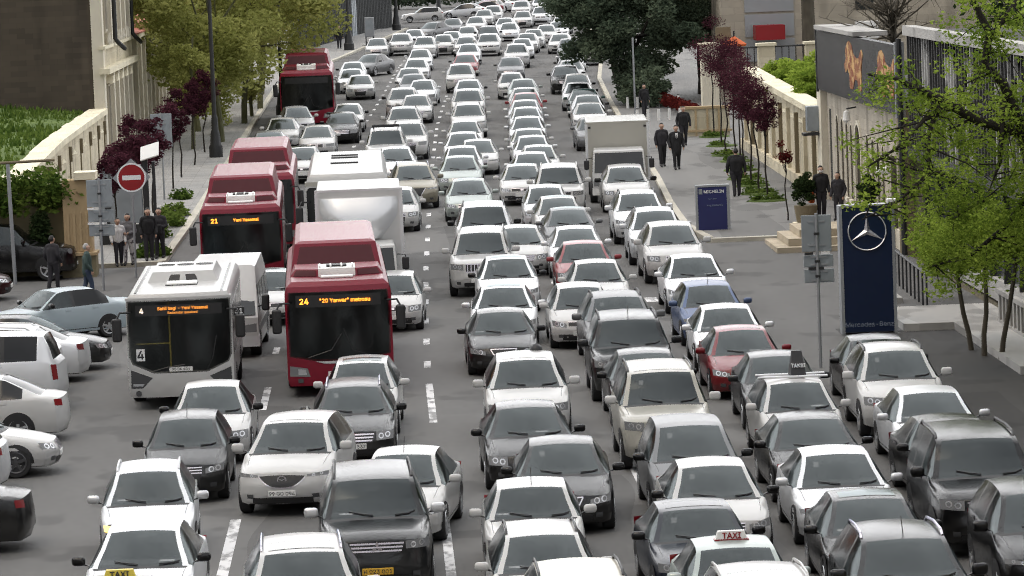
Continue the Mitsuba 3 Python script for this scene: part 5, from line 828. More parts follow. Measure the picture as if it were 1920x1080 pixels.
g = np.random.default_rng(5); n = 9000; px_, py_ = g.uniform(-30, -13.3, n), g.uniform(131, 178, n); pz_ = np.interp(py_, wy, wt) + .1 + np.clip((-13.4 - px_) / 9, 0, 1) * (.55 + .5 * np.clip((py_ - 150) / 28, 0, 1)); h_ = (.12 + .35 * g.random(n) * meshkit.noise(np.stack([px_ * .4, py_ * .4, 0 * px_], -1)) * 1.6)[:, None]; an = g.uniform(0, PI, n); dv = np.stack([np.cos(an), np.sin(an), 0 * an], -1) * .10; b0 = np.stack([px_, py_, pz_ - .1], -1); tp = b0 + np.stack([g.normal(0, .1, n), g.normal(0, .1, n), h_[:, 0]], -1)
add(numbered('grass'), trimesh.Trimesh(np.stack([b0 - dv, b0 + dv, tp], 1).reshape(-1, 3), np.arange(3 * n).reshape(-1, 3), process=False), 'm_leaf_shrub'); tag('grass', 'rough green grass covering the bank above the left retaining wall', 'grass', kind='stuff')
def window(root, X, y0, y1, z0, z1, sg=1, mt='m_windowdark', fr='m_frame', name='window'):   # on a wall whose face is x = X and looks to sg
    k = part(root, name, b2(min(X, X + sg * .01), max(X, X + sg * .01), y0, y1, z0, z1), mt)
    for a, b, c, d in ((y0 - .1, y0, z0 - .1, z1 + .1), (y1, y1 + .1, z0 - .1, z1 + .1), (y0, y1, z1, z1 + .1), (y0, y1, z0 - .1, z0), ((y0 + y1) / 2 - .03, (y0 + y1) / 2 + .03, z0, z1)): part(k, 'frame', b2(min(X + sg * .002, X + sg * .09), max(X + sg * .002, X + sg * .09), a, b, c, d), fr)
    return k
ob = thing('old_building', 'two-storey old building with a dark stone gable and ornate cream street front', 'building')
part(ob, 'gable', b2(-48, -12.85, 178, 178.5, -1, 15), 'm_darkstone'); part(ob, 'front', b2(-13.4, -12.62, 178.5, 199, -1, 15), 'm_cream'); part(ob, 'corner_pier', b2(-13.0, -12.5, 177.9, 178.9, -1, 15), 'm_stucco'); part(ob, 'rear_wall', b2(-48, -13.4, 198.5, 199, -1, 15), 'm_darkstone'); part(ob, 'roof', b2(-48, -12.3, 178.2, 199.2, 15, 15.4), 'm_greystone')
part(ob, 'cornice', b2(-12.7, -12.22, 177.6, 199.4, 5.25, 5.5), 'm_coping'); part(ob, 'string_course', b2(-12.7, -12.4, 177.8, 199.2, 6.35, 6.5), 'm_coping'); part(ob, 'plinth', b2(-12.7, -12.5, 178.9, 199, .4, 1.5), 'm_greystone')
for i, y in enumerate(np.arange(180.6, 197, 3.3)):
    window(ob, -12.615, y, y + 1.2, 1.7, 4.6); window(ob, -12.615, y, y + 1.2, 7.2, 11.5); part(ob, 'pilaster', b2(-12.62, -12.38, y + 1.9, y + 2.5, 1.5, 5.25), 'm_stucco'); part(ob, 'pilaster', b2(-12.62, -12.38, y + 1.9, y + 2.5, 6.5, 14.6), 'm_stucco'); part(ob, 'window_hood', hull([(x, y + s, z) for x in (-12.62, -12.3) for s, z in ((-.3, 4.75), (1.5, 4.75), (.6, 5.1))]), 'm_coping')
    for q in range(5): part(ob, 'baluster', lathe([(.06, 6.52), (.11, 6.65), (.06, 6.85), (.1, 7.0), (.1, 7.05)], 8).apply_translation([-12.45, y + .05 + q * .27, 0]), 'm_stucco', 50)
for y in (183.9, 196.5): part(ob, 'drainpipe', tube([(-12.33, y, 15), (-12.33, y, 6.7), (-12.2, y + .1, 6.5), (-12.0, y + 1.2, 6.2)], .11, 7), 'm_iron', 40)
lb = thing('low_building', 'long low pale building with a red tiled roof behind the spring trees', 'building')
part(lb, 'front', b2(-13.6, -12.65, 199, 330, -1, 6.3), 'm_stucco'); part(lb, 'eaves', b2(-13.0, -12.35, 199.3, 330, 6.3, 6.5), 'm_coping'); part(lb, 'plinth', b2(-12.7, -12.52, 199.3, 330, .8, 2.0), 'm_greystone')
part(lb, 'gable_wall', hull([(-12.7, 199.05, 1), (-12.7, 199.05, 6.3), (-30, 199.05, 1), (-22, 199.05, 10.0), (-30, 199.05, 6.3), (-12.7, 199.4, 1), (-12.7, 199.4, 6.3), (-30, 199.4, 1), (-22, 199.4, 10.0), (-30, 199.4, 6.3)]), 'm_stucco')
for i in range(14): part(lb, 'roof_tile_course', hull([(-12.3 - .7 * i, y, 6.52 + .24 * i + d) for y in (199, 330) for d in (0, .07)] + [(-13.06 - .7 * i, y, 6.52 + .24 * (i + 1) + d) for y in (199, 330) for d in (-.02, .03)]), 'm_roofred')
for i, y in enumerate(np.arange(201, 328, 3.6)):
    part(lb, 'pilaster', b2(-12.66, -12.42, y, y + .6, 2.0, 6.3), 'm_stucco'); window(lb, -12.64, y + 1.3, y + 2.7, 2.3, 5.0) if i < 16 else None
ch = part(lb, 'chimney', b2(-16, -15.2, 206, 206.8, 6.5, 10), 'm_roofred')
# ivy wall, pillar, pipe frame
iw = thing('garden_wall', 'olive plastered wall under an ivy canopy at the left edge', 'wall'); part(iw, 'wall_face', b2(-30, -10.6, 129.4, 129.8, .1, 2.9), 'm_olivewall')
iv = thing('ivy', 'mass of ivy spilling over the garden wall on the left', 'ivy'); C = np.stack([g.uniform(-22, -10.3, 150), g.uniform(128.3, 130.6, 150), g.uniform(2.35, 3.5, 150)], -1); part(iv, 'foliage', leaves(C, 15000, .5, .12, 21), 'm_leaf_ivy'); part(iv, 'stem', tube([(-14, 129.2, .2), (-13.6, 129.2, 2.4), (-12, 129.0, 2.9)], .06, 6), 'm_bark', 40)
gp = thing('gate_pillar', 'tan panelled gate pillar with a cream cap at the end of the ivy wall', 'pillar'); part(gp, 'shaft', b2(-10.55, -9.65, 128.2, 129.1, .5, 3.35), 'm_tan'); part(gp, 'cap', hull([(x, y, z) for x in (-10.15, -9.45) for y in (128.05, 129.2) for z in (3.36, 3.6)]), 'm_coping'); part(gp, 'base', b2(-10.65, -9.55, 128.1, 129.2, .1, .9), 'm_olivewall'); part(gp, 'ledge', b2(-10.7, -9.5, 128.0, 129.2, .9, 1.0), 'm_tan')
for i in range(4): part(gp, 'slat', b2(-10.45 + .2 * i, -10.37 + .2 * i, 128.15, 128.2, 1.05, 2.3), 'm_tan')
cs = thing('conifer_shrub', 'small dark conifer in front of the olive wall', 'shrub'); C = np.array([(-11.35 + .5 * (1 - t) * math.cos(9 * t * 7), 128.6 + .3 * (1 - t) * math.sin(63 * t), .5 + 1.7 * t) for t in np.linspace(0, 1, 40)]); part(cs, 'foliage', leaves(C, 2500, .28, .09, 3), 'm_leaf_dark'); part(cs, 'trunk', tube([(-11.35, 128.6, .1), (-11.35, 128.6, 1.6)], .05, 6), 'm_bark')
pf = thing('pipe_frame', 'grey post with a thin horizontal pipe crossing the ivy', 'post'); part(pf, 'post', tube([(-12.04, 126.5, .1), (-12.1, 126.5, 4.05)], .06, 8), 'm_metalgrey', 40); part(pf, 'pipe', tube([(-14.5, 126.5, 4.05), (-10.6, 126.5, 4.12)], .045, 8), 'm_stain', 40)
# ---------------------------------------------------------------- signs
def sign_back(label, X, Y, panels, w, top, extra=True):
    root = thing('road_sign', label, 'sign'); z0 = float(gz(Y)); part(root, 'post', tube([(X, Y, z0 - .1), (X, Y, top + .02)], .04, 10), 'm_metalgrey', 40); pan = []
    for xa, za, zb in panels:
        k = part(root, 'panel', rbox(X + xa - w / 2, X + xa + w / 2, Y + .05, Y + .08, za, zb, .012), 'm_signback'); pan.append(k)
        for z in (za + .18 * (zb - za), zb - .18 * (zb - za)): part(k, 'bracket', b2(X + xa - w * .28, X + xa + w * .28, Y + .02, Y + .05, z - .02, z + .02), 'm_metalgrey')
        part(k, 'clamp', rbox(X - .06, X + .06, Y - .06, Y + .05, (za + zb) / 2 - .03, (za + zb) / 2 + .03, .01), 'm_iron')
    for k, (xa, z, m_) in enumerate(extra or ()): part(root, 'cable_tie', b2(X + xa - .1, X + xa + .1, Y + .0, Y + .048, z - .03, z + .03), m_)
    return root
sign_back('grey backs of three stacked sign panels on a post left of the blue totem', 10.24, 94.2, [(.0, 2.84, 3.72), (.03, 2.47, 2.76), (.04, 2.09, 2.42)], .72, 3.75, ((-.2, 2.80, 'm_iron'), (.2, 2.80, 'm_paper'), (-.12, 2.44, 'm_iron'), (.05, 2.44, 'm_iron')))
sign_back('grey backs of three stacked sign panels beside the no-entry sign', -8.98, 123.1, [(.0, 2.77, 3.62), (.02, 2.30, 2.68), (.03, 1.86, 2.22)], .80, 3.65, ((-.3, 2.72, 'm_paper'), (.25, 2.72, 'm_iron'), (-.3, 2.26, 'm_paper'), (.2, 2.26, 'm_iron'), (.1, 2.26, 'm_paper')))
sign_back('grey back of a tall sign panel among the dark purple trees', -9.05, 160., [(.0, 2.75, 4.1)], .85, 4.1, ((.1, 3.7, 'm_metalgrey'),))
ne = thing('no_entry_sign', 'round red no-entry sign with a white bar on a white-edged diamond board', 'sign'); X, Y, Z = -8.22, 127.2, 3.42; part(ne, 'post', tube([(X, Y + .06, .1), (X, Y + .06, 3.9)], .035, 8), 'm_metalgrey', 40)
part(ne, 'board', tf(extr(Polygon([(0, .59), (.59, 0), (0, -.59), (-.59, 0)]).buffer(.02), .02), TR(X, Y + .02, Z) @ RO(PI / 2, [1, 0, 0])), 'm_metalgrey'); part(ne, 'rim', tf(extr(Point(0, 0).buffer(.47).difference(Point(0, 0).buffer(.42)), .02), TR(X, Y - .004, Z) @ RO(PI / 2, [1, 0, 0])), 'm_paper'); mat('m_signred', gloss((.50, .012, .02), .2)); part(ne, 'disc', tf(extr(Point(0, 0).buffer(.42), .02), TR(X, Y - .002, Z) @ RO(PI / 2, [1, 0, 0])), 'm_signred'); part(ne, 'bar', b2(X - .30, X + .30, Y - .034, Y - .02, Z - .075, Z + .075), 'm_paper')
ps = thing('poster_stand', 'dark metal poster stand with a grey panel among the purple trees', 'poster stand')
part(ps, 'frame', cat([b2(-8.6, -8.4, 138.9, 139.15, .3, 3.4), b2(-10.2, -8.6, 138.95, 139.1, .3, 1.1), b2(-8.25, -8.15, 138.9, 139.15, .3, 3.3)]), 'm_iron'); part(ps, 'panel', rbox(-10.1, -8.62, 138.95, 139.1, 1.15, 3.2, .03), 'm_signback'); part(ps, 'solar_panel', tf(rbox(-.35, .35, -.35, .35, -.03, .03, .02), TR(-8.3, 138.9, 3.65) @ RO(.7, [1, 0, 0]) @ RO(-.35, [0, 1, 0])), 'm_white')
def lamp_post(X, Y, H, label, rb=.32, rp=.11, arm=True):
    root = thing('street_lamp', label, 'street lamp', None); z = float(gz(Y)) + .14
    part(root, 'base', lathe([(0, 0), (rb, 0), (rb, .5), (rb * .8, .6), (rb * .7, 1.1), (rp * 1.5, 1.3), (rp * 1.4, 1.8), (rp * 1.1, 2.0)], 14).apply_translation([X, Y, z]), 'm_iron', 35); part(root, 'pole', tube([(X, Y, z + 1.9), (X, Y, z + H)], [rp, rp * .7], 10), 'm_iron', 40)
    for s in (-1, 1): k = part(root, 'arm', tube([(X, Y, z + H - .4), (X + s * .5, Y, z + H - .1), (X + s * .8, Y, z + H - .25)], .04, 6), 'm_iron', 40); part(k, 'lantern', lathe([(0, .25), (.12, .2), (.2, -.1), (.12, -.3), (0, -.32)], 10).apply_translation([X + s * .8, Y, z + H - .5]), 'm_white', 40)
lamp_post(-8.0, 186, 12, 'tall dark street lamp in front of the spring trees, behind the red buses'); lamp_post(-5.7, 221, 10, 'dark street lamp with a thick base left of the farthest red bus', .36); lamp_post(-2.6, 314, 9.5, 'dark street lamp beside the grey corrugated wall and a standing person', .4, .14); lamp_post(1.4, 357, 9.5, 'dark street lamp at the end of the grey corrugated wall', .4, .15); lamp_post(5.7, 387, 9.5, 'dark street lamp in front of the white estate car tail', .4, .15)
# ---------------------------------------------------------------- left trees
spots = [(-9.5, 137, 2.75), (-9.2, 142.5, 2.9), (-9.9, 146, 2.6), (-9.1, 153, 2.9), (-10.2, 158, 2.8), (-9.0, 166, 3.0), (-9.0, 173, 3.1), (-8.8, 181, 3.2), (-8.7, 190, 3.2)]
for i, (x, y, h) in enumerate(spots):
    tree('purple_tree', f'small purple-leaved tree, {ORD[i]} from the no-entry sign in the left pavement row', x, y, (x + .05, y, float(gz(y)) + h), (.62, .7, .85), 'm_leaf_purple', 1900, .075, 100 + i, .04, 'm_barkdark', 'purple trees on the left pavement', 22, spread=.4)
for i, (x, y, cx_, cy, cz, r, lab) in enumerate([(-8.2, 198, -8.6, 199, 9.2, 4.3, 'nearest spring-green tree on the left, trunk behind the tall lamp'), (-7.6, 214, -7.2, 215, 9.6, 4.6, 'spring-green tree left of the farthest red bus'), (-7.2, 229, -6.6, 231, 10.2, 4.8, 'spring-green tree overhanging the farthest red bus'), (-9.8, 208, -11.3, 210, 9.0, 3.6, 'thin brownish spring tree before the low pale building'), (-7.6, 246, -7.4, 247, 10.6, 4.3, 'farthest spring-green tree before the grey wall')]):
    tree('spring_tree', lab, x, y, (cx_, cy, cz - 1.0), (r, r, r * 1.12), 'm_leaf_spring', 17000 if i != 3 else 6000, .16, 200 + i, .17, 'm_barkgreen', None, 70, spread=.26)
for i, (x, y) in enumerate([(-9.4, 193), (-8.6, 205), (-7.4, 221), (-8.9, 212)]):
    r_ = thing('tree_trunk', f'thin greenish bare stem, {["nearest", "second nearest", "farthest", "second farthest"][i]} of four in the left tree row', 'tree', 'thin stems in the left tree row'); P, R = limb((x, y, float(gz(y))), (x + .2, y, 6.4), .11, .06, i, .03); part(r_, 'trunk', tube(P, R, 7), 'm_barkgreen', 40); part(r_, 'leaf_cluster', leaves(clumps((x + .1, y, 4.0), (.8, .8, 2.4), 22, i), 2400, .55, .12, i), 'm_leaf_spring')
for i, (x, y, s) in enumerate([(-8.15, 146, .9), (-8.2, 151, .8), (-8.3, 141, .7), (-8.1, 133.5, .8), (-8.4, 160, .6)]):
    r_ = thing('low_plant', ['low green plant third nearest of five at the left tree feet', 'low green plant second farthest of five at the left tree feet', 'low green plant second nearest of five at the left tree feet', 'low green plant nearest the no-entry sign at the left tree feet', 'small low green plant farthest along the left tree feet'][i], 'plant', 'low plants on the left pavement'); part(r_, 'foliage', leaves(clumps((x, y, float(gz(y)) + .35 * s), (.6 * s, 1.0 * s, .3 * s), 12, i), 700, .3, .1, 40 + i), 'm_leaf_shrub')
# grey corrugated wall far left
mat('m_corr', pr(proc(lambda p, n, uv: mi.Color3f(.055, .057, .057) * (.8 + .4 * fbm(p.x * 1.2, p.z * .3, p.y * .3, 3))), .95, 0., .1))
cw = thing('corrugated_wall', 'dark grey corrugated metal wall along the far left pavement', 'wall'); A, Bp = np.array([-7.2, 312.]), np.array([1.0, 372.]); dv = (Bp - A) / np.linalg.norm(Bp - A); nv = np.array([dv[1], -dv[0]])
for i in range(60):
    c0 = A + dv * (i * 60.5 / 60); a0 = math.atan2(dv[1], dv[0]); m = box(.72, .16, 9, (0, 0, 0)); m.apply_transform(RO(a0, [0, 0, 1])); m.apply_translation([c0[0] + nv[0] * .05, c0[1] + nv[1] * .05, float(gz(c0[1])) + 4.4]); part(cw, 'panel_rib', m, 'm_corr' if i not in (34, 35, 36) else 'm_signback')
m = box(61, .1, 9); m.apply_transform(RO(a0, [0, 0, 1])); m.apply_translation([(A[0] + Bp[0]) / 2, (A[1] + Bp[1]) / 2, 6.8]); part(cw, 'backing', m, 'm_corr')
fh = thing('hedge', 'grey-green hedge closing the far car park at the top of the picture', 'hedge'); part(fh, 'foliage', leaves(np.stack([np.linspace(-14, 22, 60), np.full(60, 428.), np.full(60, 5.0)], -1), 7000, 1.7, .3, 8), 'm_leaf_olive'); part(fh, 'stem', tube([(2, 428, 3), (2, 428, 5)], .1, 5), 'm_barkdark')
kb = thing('info_board', 'small grey information board on the far left pavement', 'sign'); part(kb, 'board', rbox(-1.35, -.55, 322, 322.2, 3.1, 4.7, .05), 'm_metalgrey'); part(kb, 'face', b2(-1.25, -.65, 321.98, 322.0, 3.7, 4.5), 'm_signback'); part(kb, 'leg', b2(-1.3, -1.2, 322.05, 322.15, 2.2, 3.1), 'm_iron'); part(kb, 'leg', b2(-.7, -.6, 322.05, 322.15, 2.2, 3.1), 'm_iron')
# ---------------------------------------------------------------- right side: retaining wall, stone building, slatted building
ry = np.linspace(147.5, 178, 10); rt = np.interp(ry, [147, 178], [3.55, 4.2])
rr = thing('retaining_wall', 'cream retaining wall with a bright coping below green shrubs on the right', 'wall'); part(rr, 'wall_face', trimesh.Trimesh(*_hx(16.25, 16.7, ry, gz(ry) - .1, rt)), 'm_cream'); part(rr, 'plinth', trimesh.Trimesh(*_hx(16.02, 16.26, ry, gz(ry) - .1, gz(ry) + .55)), 'm_cream')
e_ = np.linspace(147.5, 178, 13)
for a, b in zip(e_[:-1], e_[1:]): q = np.array([a + .02, b - .02]); part(rr, 'coping_stone', trimesh.Trimesh(*_hx(16.02, 16.85, q, np.interp(q, ry, rt) + .003, np.interp(q, ry, rt) + .24)), 'm_coping')
for i, y in enumerate(np.arange(148.8, 177, 3.1)):
    t = float(np.interp(y, ry, rt)); part(rr, 'pilaster', b2(16.10, 16.26, y - .12, y + .12, float(gz(y)) + .5, t - .35), 'm_stain' if i % 2 == 0 else 'm_cream'); part(rr, 'recess_frame', b2(16.20, 16.255, y + .7, y + 2.4, t - .62, t - .5), 'm_coping')
struct('raised_ground', b2(16.7, 60, 146.5, 179, -1, 3.3), 'm_grassground')
for i, (x, y, s) in enumerate([(17.8, 150, 1.0), (18.6, 154, 1.2), (17.6, 158.5, 1.0), (18.8, 163, 1.3), (17.7, 167, 1.1), (19.0, 171, 1.3), (17.6, 175, 1.0), (20.5, 158, 1.4), (21.0, 168, 1.4)]):
    r_ = thing('shrub', f'bright green shrub behind the right wall, {["nearest, by the coping", "second row, near end", "second by the coping", "second row, middle", "third by the coping", "second row, far end", "farthest by the coping", "back row, near", "back row, far"][i]}', 'shrub', 'shrubs behind the right retaining wall'); part(r_, 'foliage', leaves(clumps((x, y, 4.0), (1.1 * s, 1.7 * s, .75 * s), 26, 60 + i), 3400, .45, .12, 61 + i), 'm_leaf_green'); part(r_, 'stem', tube([(x, y, 3.2), (x, y, 4.4)], .05, 5), 'm_bark')
mat('m_niche', pr((.05, .042, .032), .95, 0., .1)); sb = thing('stone_building', 'pale stone building with tall narrow arched windows under a black billboard', 'building')
def YZ(poly, x0, x1):   # a polygon in (y, z) made into a plate between x0 and x1
    m = extr(poly, x1 - x0); V = m.vertices.copy(); m.vertices = np.c_[x0 + V[:, 2], V[:, 0], V[:, 1]]; m.invert(); return m
face = sbox(124.2, -.5, 147.4, 4.78); niches = []
for y, w_, zt in [(143.2, .75, 3.75), (141.7, .75, 3.7), (140.3, .7, 3.65), (139, .7, 3.6), (134.4, .75, 3.45), (132.9, .7, 3.4), (131.5, .7, 3.35), (130.2, .65, 3.3)]: niches.append((y, sbox(y - w_ / 2, .95, y + w_ / 2, zt - w_ / 2).union(Point(y, zt - w_ / 2).buffer(w_ / 2))))
door = sbox(136.0, .2, 137.6, 2.9).union(Point(136.8, 2.9).buffer(.8)); d2 = sbox(126.9, .2, 128.4, 3.1); gap = sbox(145.1, .0, 145.8, 3.9)
for _, q in niches: face = face.difference(q)
part(sb, 'front', YZ(face.difference(door).difference(d2).difference(gap), 16.45, 16.95), 'm_greystone'); part(sb, 'body', b2(16.951, 40, 124.2, 147.4, -1, 4.7), 'm_greystone'); part(sb, 'roof', b2(16.5, 40, 124.2, 147.4, 4.79, 5.0), 'm_darkroad')
for y, q in niches: k = part(sb, 'window', YZ(q.buffer(-.01), 16.462, 16.80), 'm_niche'); part(k, 'frame', YZ(q.buffer(.05).difference(q), 16.43, 16.46), 'm_stucco'); part(k, 'sill', b2(16.35, 16.5, y - .35, y + .35, .82, .95), 'm_stucco')  # dark flush panels: the shade of the niche jambs put into their colour
part(sb, 'door', YZ(door.buffer(-.01), 16.47, 16.86), 'm_niche'); part(sb, 'door_frame', YZ(door.buffer(.16).difference(door).intersection(sbox(100, .2, 200, 9)), 16.38, 16.48), 'm_stucco'); part(sb, 'door', b2(16.47, 16.76, 126.95, 128.35, .2, 3.05), 'm_niche'); part(sb, 'dark_opening', b2(16.47, 16.84, 145.1, 145.8, .0, 3.9), 'm_iron'); part(sb, 'plinth', b2(16.33, 16.44, 124.3, 126.8, .1, .8), 'm_stucco'); part(sb, 'corner_pier', b2(16.2, 16.6, 146.3, 147.5, .1, 5.4), 'm_stucco'); part(sb, 'corner_pier', b2(16.2, 16.6, 124.0, 124.7, .1, 4.8), 'm_stain')
k = part(sb, 'wall_lamp', lathe([(0, .25), (.1, .2), (.14, -.1), (0, -.2)], 10).apply_translation([16.1, 137.3, 3.95]), 'm_white', 40); part(sb, 'wall_lamp_arm', tube([(16.46, 137.3, 4.3), (16.1, 137.3, 4.25)], .03, 6), 'm_iron')
part(sb, 'wall_box', rbox(15.75, 16.35, 147.0, 147.5, 3.0, 3.95, .03), 'm_signback', 30); part(sb, 'wall_box_shelf', b2(15.6, 16.45, 146.9, 147.6, 2.85, 2.95), 'm_iron'); part(sb, 'canopy_lamp', rbox(15.9, 16.3, 127.1, 127.9, 2.55, 2.75, .05), 'm_white')
mat('m_billboard', pr(proc(lambda p, n, uv: mi.Color3f(.016, .016, .019) * (.8 + .4 * fbm(p.y * .6, p.z * 1., 0., 2))), .45)); mat('m_gold', pr(proc(lambda p, n, uv: mix((.20, .045, .008), (.50, .30, .11), smoothstep(.35, .7, fbm(p.y * 3.2, p.z * 4.5, 2., 4)))), .5))
bb = thing('billboard', 'long black billboard with two golden lion figures on the stone building', 'billboard'); part(bb, 'panel', b2(16.15, 16.4, 124.2, 146.6, 4.6, 6.8), 'm_billboard'); part(bb, 'frame', b2(16.12, 16.42, 124.0, 124.2, 4.5, 6.9), 'm_metalgrey'); part(bb, 'frame', b2(16.12, 16.42, 146.6, 146.8, 4.5, 6.9), 'm_iron'); part(bb, 'ledge', b2(16.0, 17.2, 134, 146, 6.85, 7.0), 'm_pale')
lion = Polygon([(-.75, -.6), (-.5, -.62), (-.45, -.3), (-.1, -.3), (.1, -.62), (.35, -.62), (.38, -.2), (.62, .0), (.8, -.15), (.9, .05), (.7, .25), (.75, .5), (.6, .72), (.38, .8), (.15, .68), (.05, .45), (-.3, .3), (-.6, .32), (-.85, .6), (-.95, .5), (-.78, .1)]).buffer(.04)
from shapely import affinity
for y, s in ((135.2, 1.1), (126.6, 1.0)): k = part(bb, 'lion_print', YZ(affinity.translate(affinity.scale(lion, s * 2.5, s, origin=(0, 0)), y, 5.72), 16.13, 16.15), 'm_gold')
labels['billboard__lion_print'] = {'label': 'golden lion on the far half of the billboard'}; labels['billboard__lion_print_001'] = {'label': 'golden lion on the near half of the billboard'}
gb = thing('slatted_building', 'dark glass building screened by upright metal slats behind the big tree', 'building')
mat('m_slat', pr(proc(lambda p, n, uv: mi.Color3f(.06, .06, .06) * (.7 + .6 * fbm(p.x * 2, p.y * 2, p.z * .5, 3))), .6, .2)); mat('m_slatlight', pr(proc(lambda p, n, uv: mi.Color3f(.5, .5, .49) * smoothstep(.30, .60, fbm(p.x * 2, p.y * 2, p.z * 1.3, 3))), .5, .2)); mat('m_curtainglass', {'type': 'twosided', 'bsdf': {'type': 'roughplastic', 'alpha': .03, 'int_ior': 1.7, 'diffuse_reflectance': rgb(.05, .055, .06)}})
part(gb, 'body', b2(16.9, 45, 60, 124.0, -1, 7.2), 'm_curtainglass'); part(gb, 'roof', b2(16.9, 45, 60, 123.9, 7.2, 7.26), 'm_darkroad'); part(gb, 'parapet', b2(16.35, 16.75, 60, 123.8, 7.12, 7.42), 'm_pale'); part(gb, 'ground_wall', b2(16.75, 16.92, 60, 123.9, .1, .7), 'm_pale'); part(gb, 'fascia', b2(16.4, 16.9, 60, 123.9, 3.3, 3.6), 'm_iron')
cr_ = random.Random(4)
for i in range(90): y = 123.5 - i * .55; part(gb, 'slat', b2(16.45, 16.70, y - .05, y + .05, 3.6, 7.1), 'm_slat' if cr_.random() < .68 else 'm_slatlight')
for i in range(20): y = 122.5 - 2.6 * i; part(gb, 'mullion', b2(16.72, 16.92, y - .07, y + .07, .7, 3.3), 'm_iron')
part(gb, 'downpipe', tube([(16.25, 124.0, .1), (16.25, 124.0, 7)], .09, 8), 'm_iron', 40)
rf = struct('raised_ground', b2(15.9, 17, 60, 101, -.5, .22), 'm_pale')
fe = thing('low_fence', 'low pale balustrade along the terrace at the right edge', 'fence'); part(fe, 'rail', b2(15.62, 15.78, 88, 101.4, 1.0, 1.12), 'm_pale'); part(fe, 'bottom_rail', b2(15.65, 15.75, 88, 101.4, .2, .32), 'm_pale')
for i in range(23): part(fe, 'baluster', b2(15.66, 15.74, 88.3 + .58 * i, 88.5 + .58 * i, .32, 1.0), 'm_pale')
fd = thing('dark_railing', 'dark railing beyond the blue totem at the foot of the slatted building', 'railing'); part(fd, 'top_rail', tube([(14.6, 107, 1.05), (14.9, 120, 1.1)], .04, 6), 'm_iron')
for i in range(14): t = i / 13; part(fd, 'upright', tube([(14.6 + .3 * t, 107 + 13 * t, .1), (14.6 + .3 * t, 107 + 13 * t, 1.05)], .03, 5), 'm_iron')
# steps, planters
mat('m_step', pr(proc(lambda p, n, uv: mi.Color3f(.36, .31, .23) * (.75 + .5 * fbm(p.x * 2, p.y * 2, p.z * 3, 3))), .85)); st = thing('steps', 'three pale stone steps at the corner of the right pavement', 'steps')
for i in range(3): part(st, 'step', b2(12.45 + .42 * i, 15.6, 126.4 + .5 * i, 130.5, .12 + .24 * i, .12 + .24 * (i + 1) - .004), 'm_step')
for i, (x, y, lab) in enumerate([(13.95, 131.4, 'rounded potted shrub left of the two people by the steps'), (15.55, 127.2, 'rounded dark potted shrub behind the blue totem top')]):
    r_ = thing('potted_shrub', lab, 'shrub'); part(r_, 'pot', lathe([(0, .7), (.32, .7), (.4, 1.25), (.34, 1.25), (0, 1.2)], 14).apply_translation([x, y, .1 if i == 0 else .3]), 'm_stain', 40); part(r_, 'foliage', leaves(clumps((x, y, 1.85 + .2 * i), (.36, .36, .55), 40, i, .1), 4200, .16, .05, i), 'm_leaf_dark'); part(r_, 'stand', b2(x - .42, x + .42, y - .42, y + .42, .1, .78 + .2 * i), 'm_coping')
# ---------------------------------------------------------------- totem, poster stand
mat('m_totemblue', gloss((.013, .035, .11), .06)); mat('m_starsilver', {'type': 'twosided', 'bsdf': {'type': 'roughconductor', 'material': 'Al', 'alpha': .25}}); mat('m_lettergrey', pr((.20, .24, .32), .4)); mat('m_posterblue', pr((.014, .018, .10), .5))
to = thing('brand_totem', 'tall dark blue totem with a silver three-pointed star in a ring', 'sign'); part(to, 'panel', b2(11.70, 12.98, 101.5, 101.9, .1, 3.36), 'm_totemblue'); part(to, 'side_frame', b2(11.62, 11.70, 101.46, 101.95, .05, 3.40), 'm_metalgrey'); part(to, 'side_frame', b2(12.98, 13.06, 101.46, 101.95, .05, 3.40), 'm_metalgrey'); part(to, 'top_frame', b2(11.70, 12.98, 101.46, 101.95, 3.36, 3.41), 'm_metalgrey'); part(to, 'foot', b2(11.6, 13.1, 101.4, 102.0, -.05, .06), 'm_iron')
X, Y, Z = 12.34, 101.46, 2.72; em = sub(to, 'emblem'); part(em, 'ring', tube([(X + .49 * math.cos(a), Y, Z + .49 * math.sin(a)) for a in np.linspace(0, 2 * PI, 41)], .022, 8), 'm_starsilver', 60)
for a in (0, 2.0944, 4.1888):
    p = lambda r, t: (X + r * math.sin(a + t), Z + r * math.cos(a + t)); q = [p(.47, 0), p(.085, 1.05), p(.0, 0), p(.085, -1.05)]; part(em, 'star_arm', trimesh.Trimesh([(q[0][0], Y + .01, q[0][1]), (q[1][0], Y + .02, q[1][1]), (X, Y - .06, Z), (q[3][0], Y + .02, q[3][1]), (q[0][0], Y + .04, q[0][1])], [[0, 1, 2], [0, 2, 3], [0, 1, 4], [0, 3, 4], [1, 3, 2], [1, 3, 4]], process=False), 'm_starsilver')
part(to, 'lettering', text_on_front('Mercedes-Benz', .12, 12.34, 101.49, .30, False, .01), 'm_lettergrey'); part(to, 'spotlight', rbox(12.85, 13.1, 101.2, 101.4, 3.45, 3.56, .03), 'm_white')
mi_ = thing('poster_stand', 'dark blue poster stand headed MICHELIN on the right pavement', 'poster stand'); part(mi_, 'poster', b2(10.62, 11.62, 135.0, 135.22, .36, 1.86), 'm_posterblue'); part(mi_, 'frame', b2(10.55, 10.62, 134.97, 135.25, .2, 1.93), 'm_metalgrey'); part(mi_, 'frame', b2(11.62, 11.72, 134.97, 135.3, .2, 1.93), 'm_metalgrey'); part(mi_, 'frame', b2(10.62, 11.62, 134.97, 135.25, 1.86, 1.93), 'm_metalgrey'); part(mi_, 'frame', b2(10.62, 11.62, 134.97, 135.25, .28, .36), 'm_metalgrey')
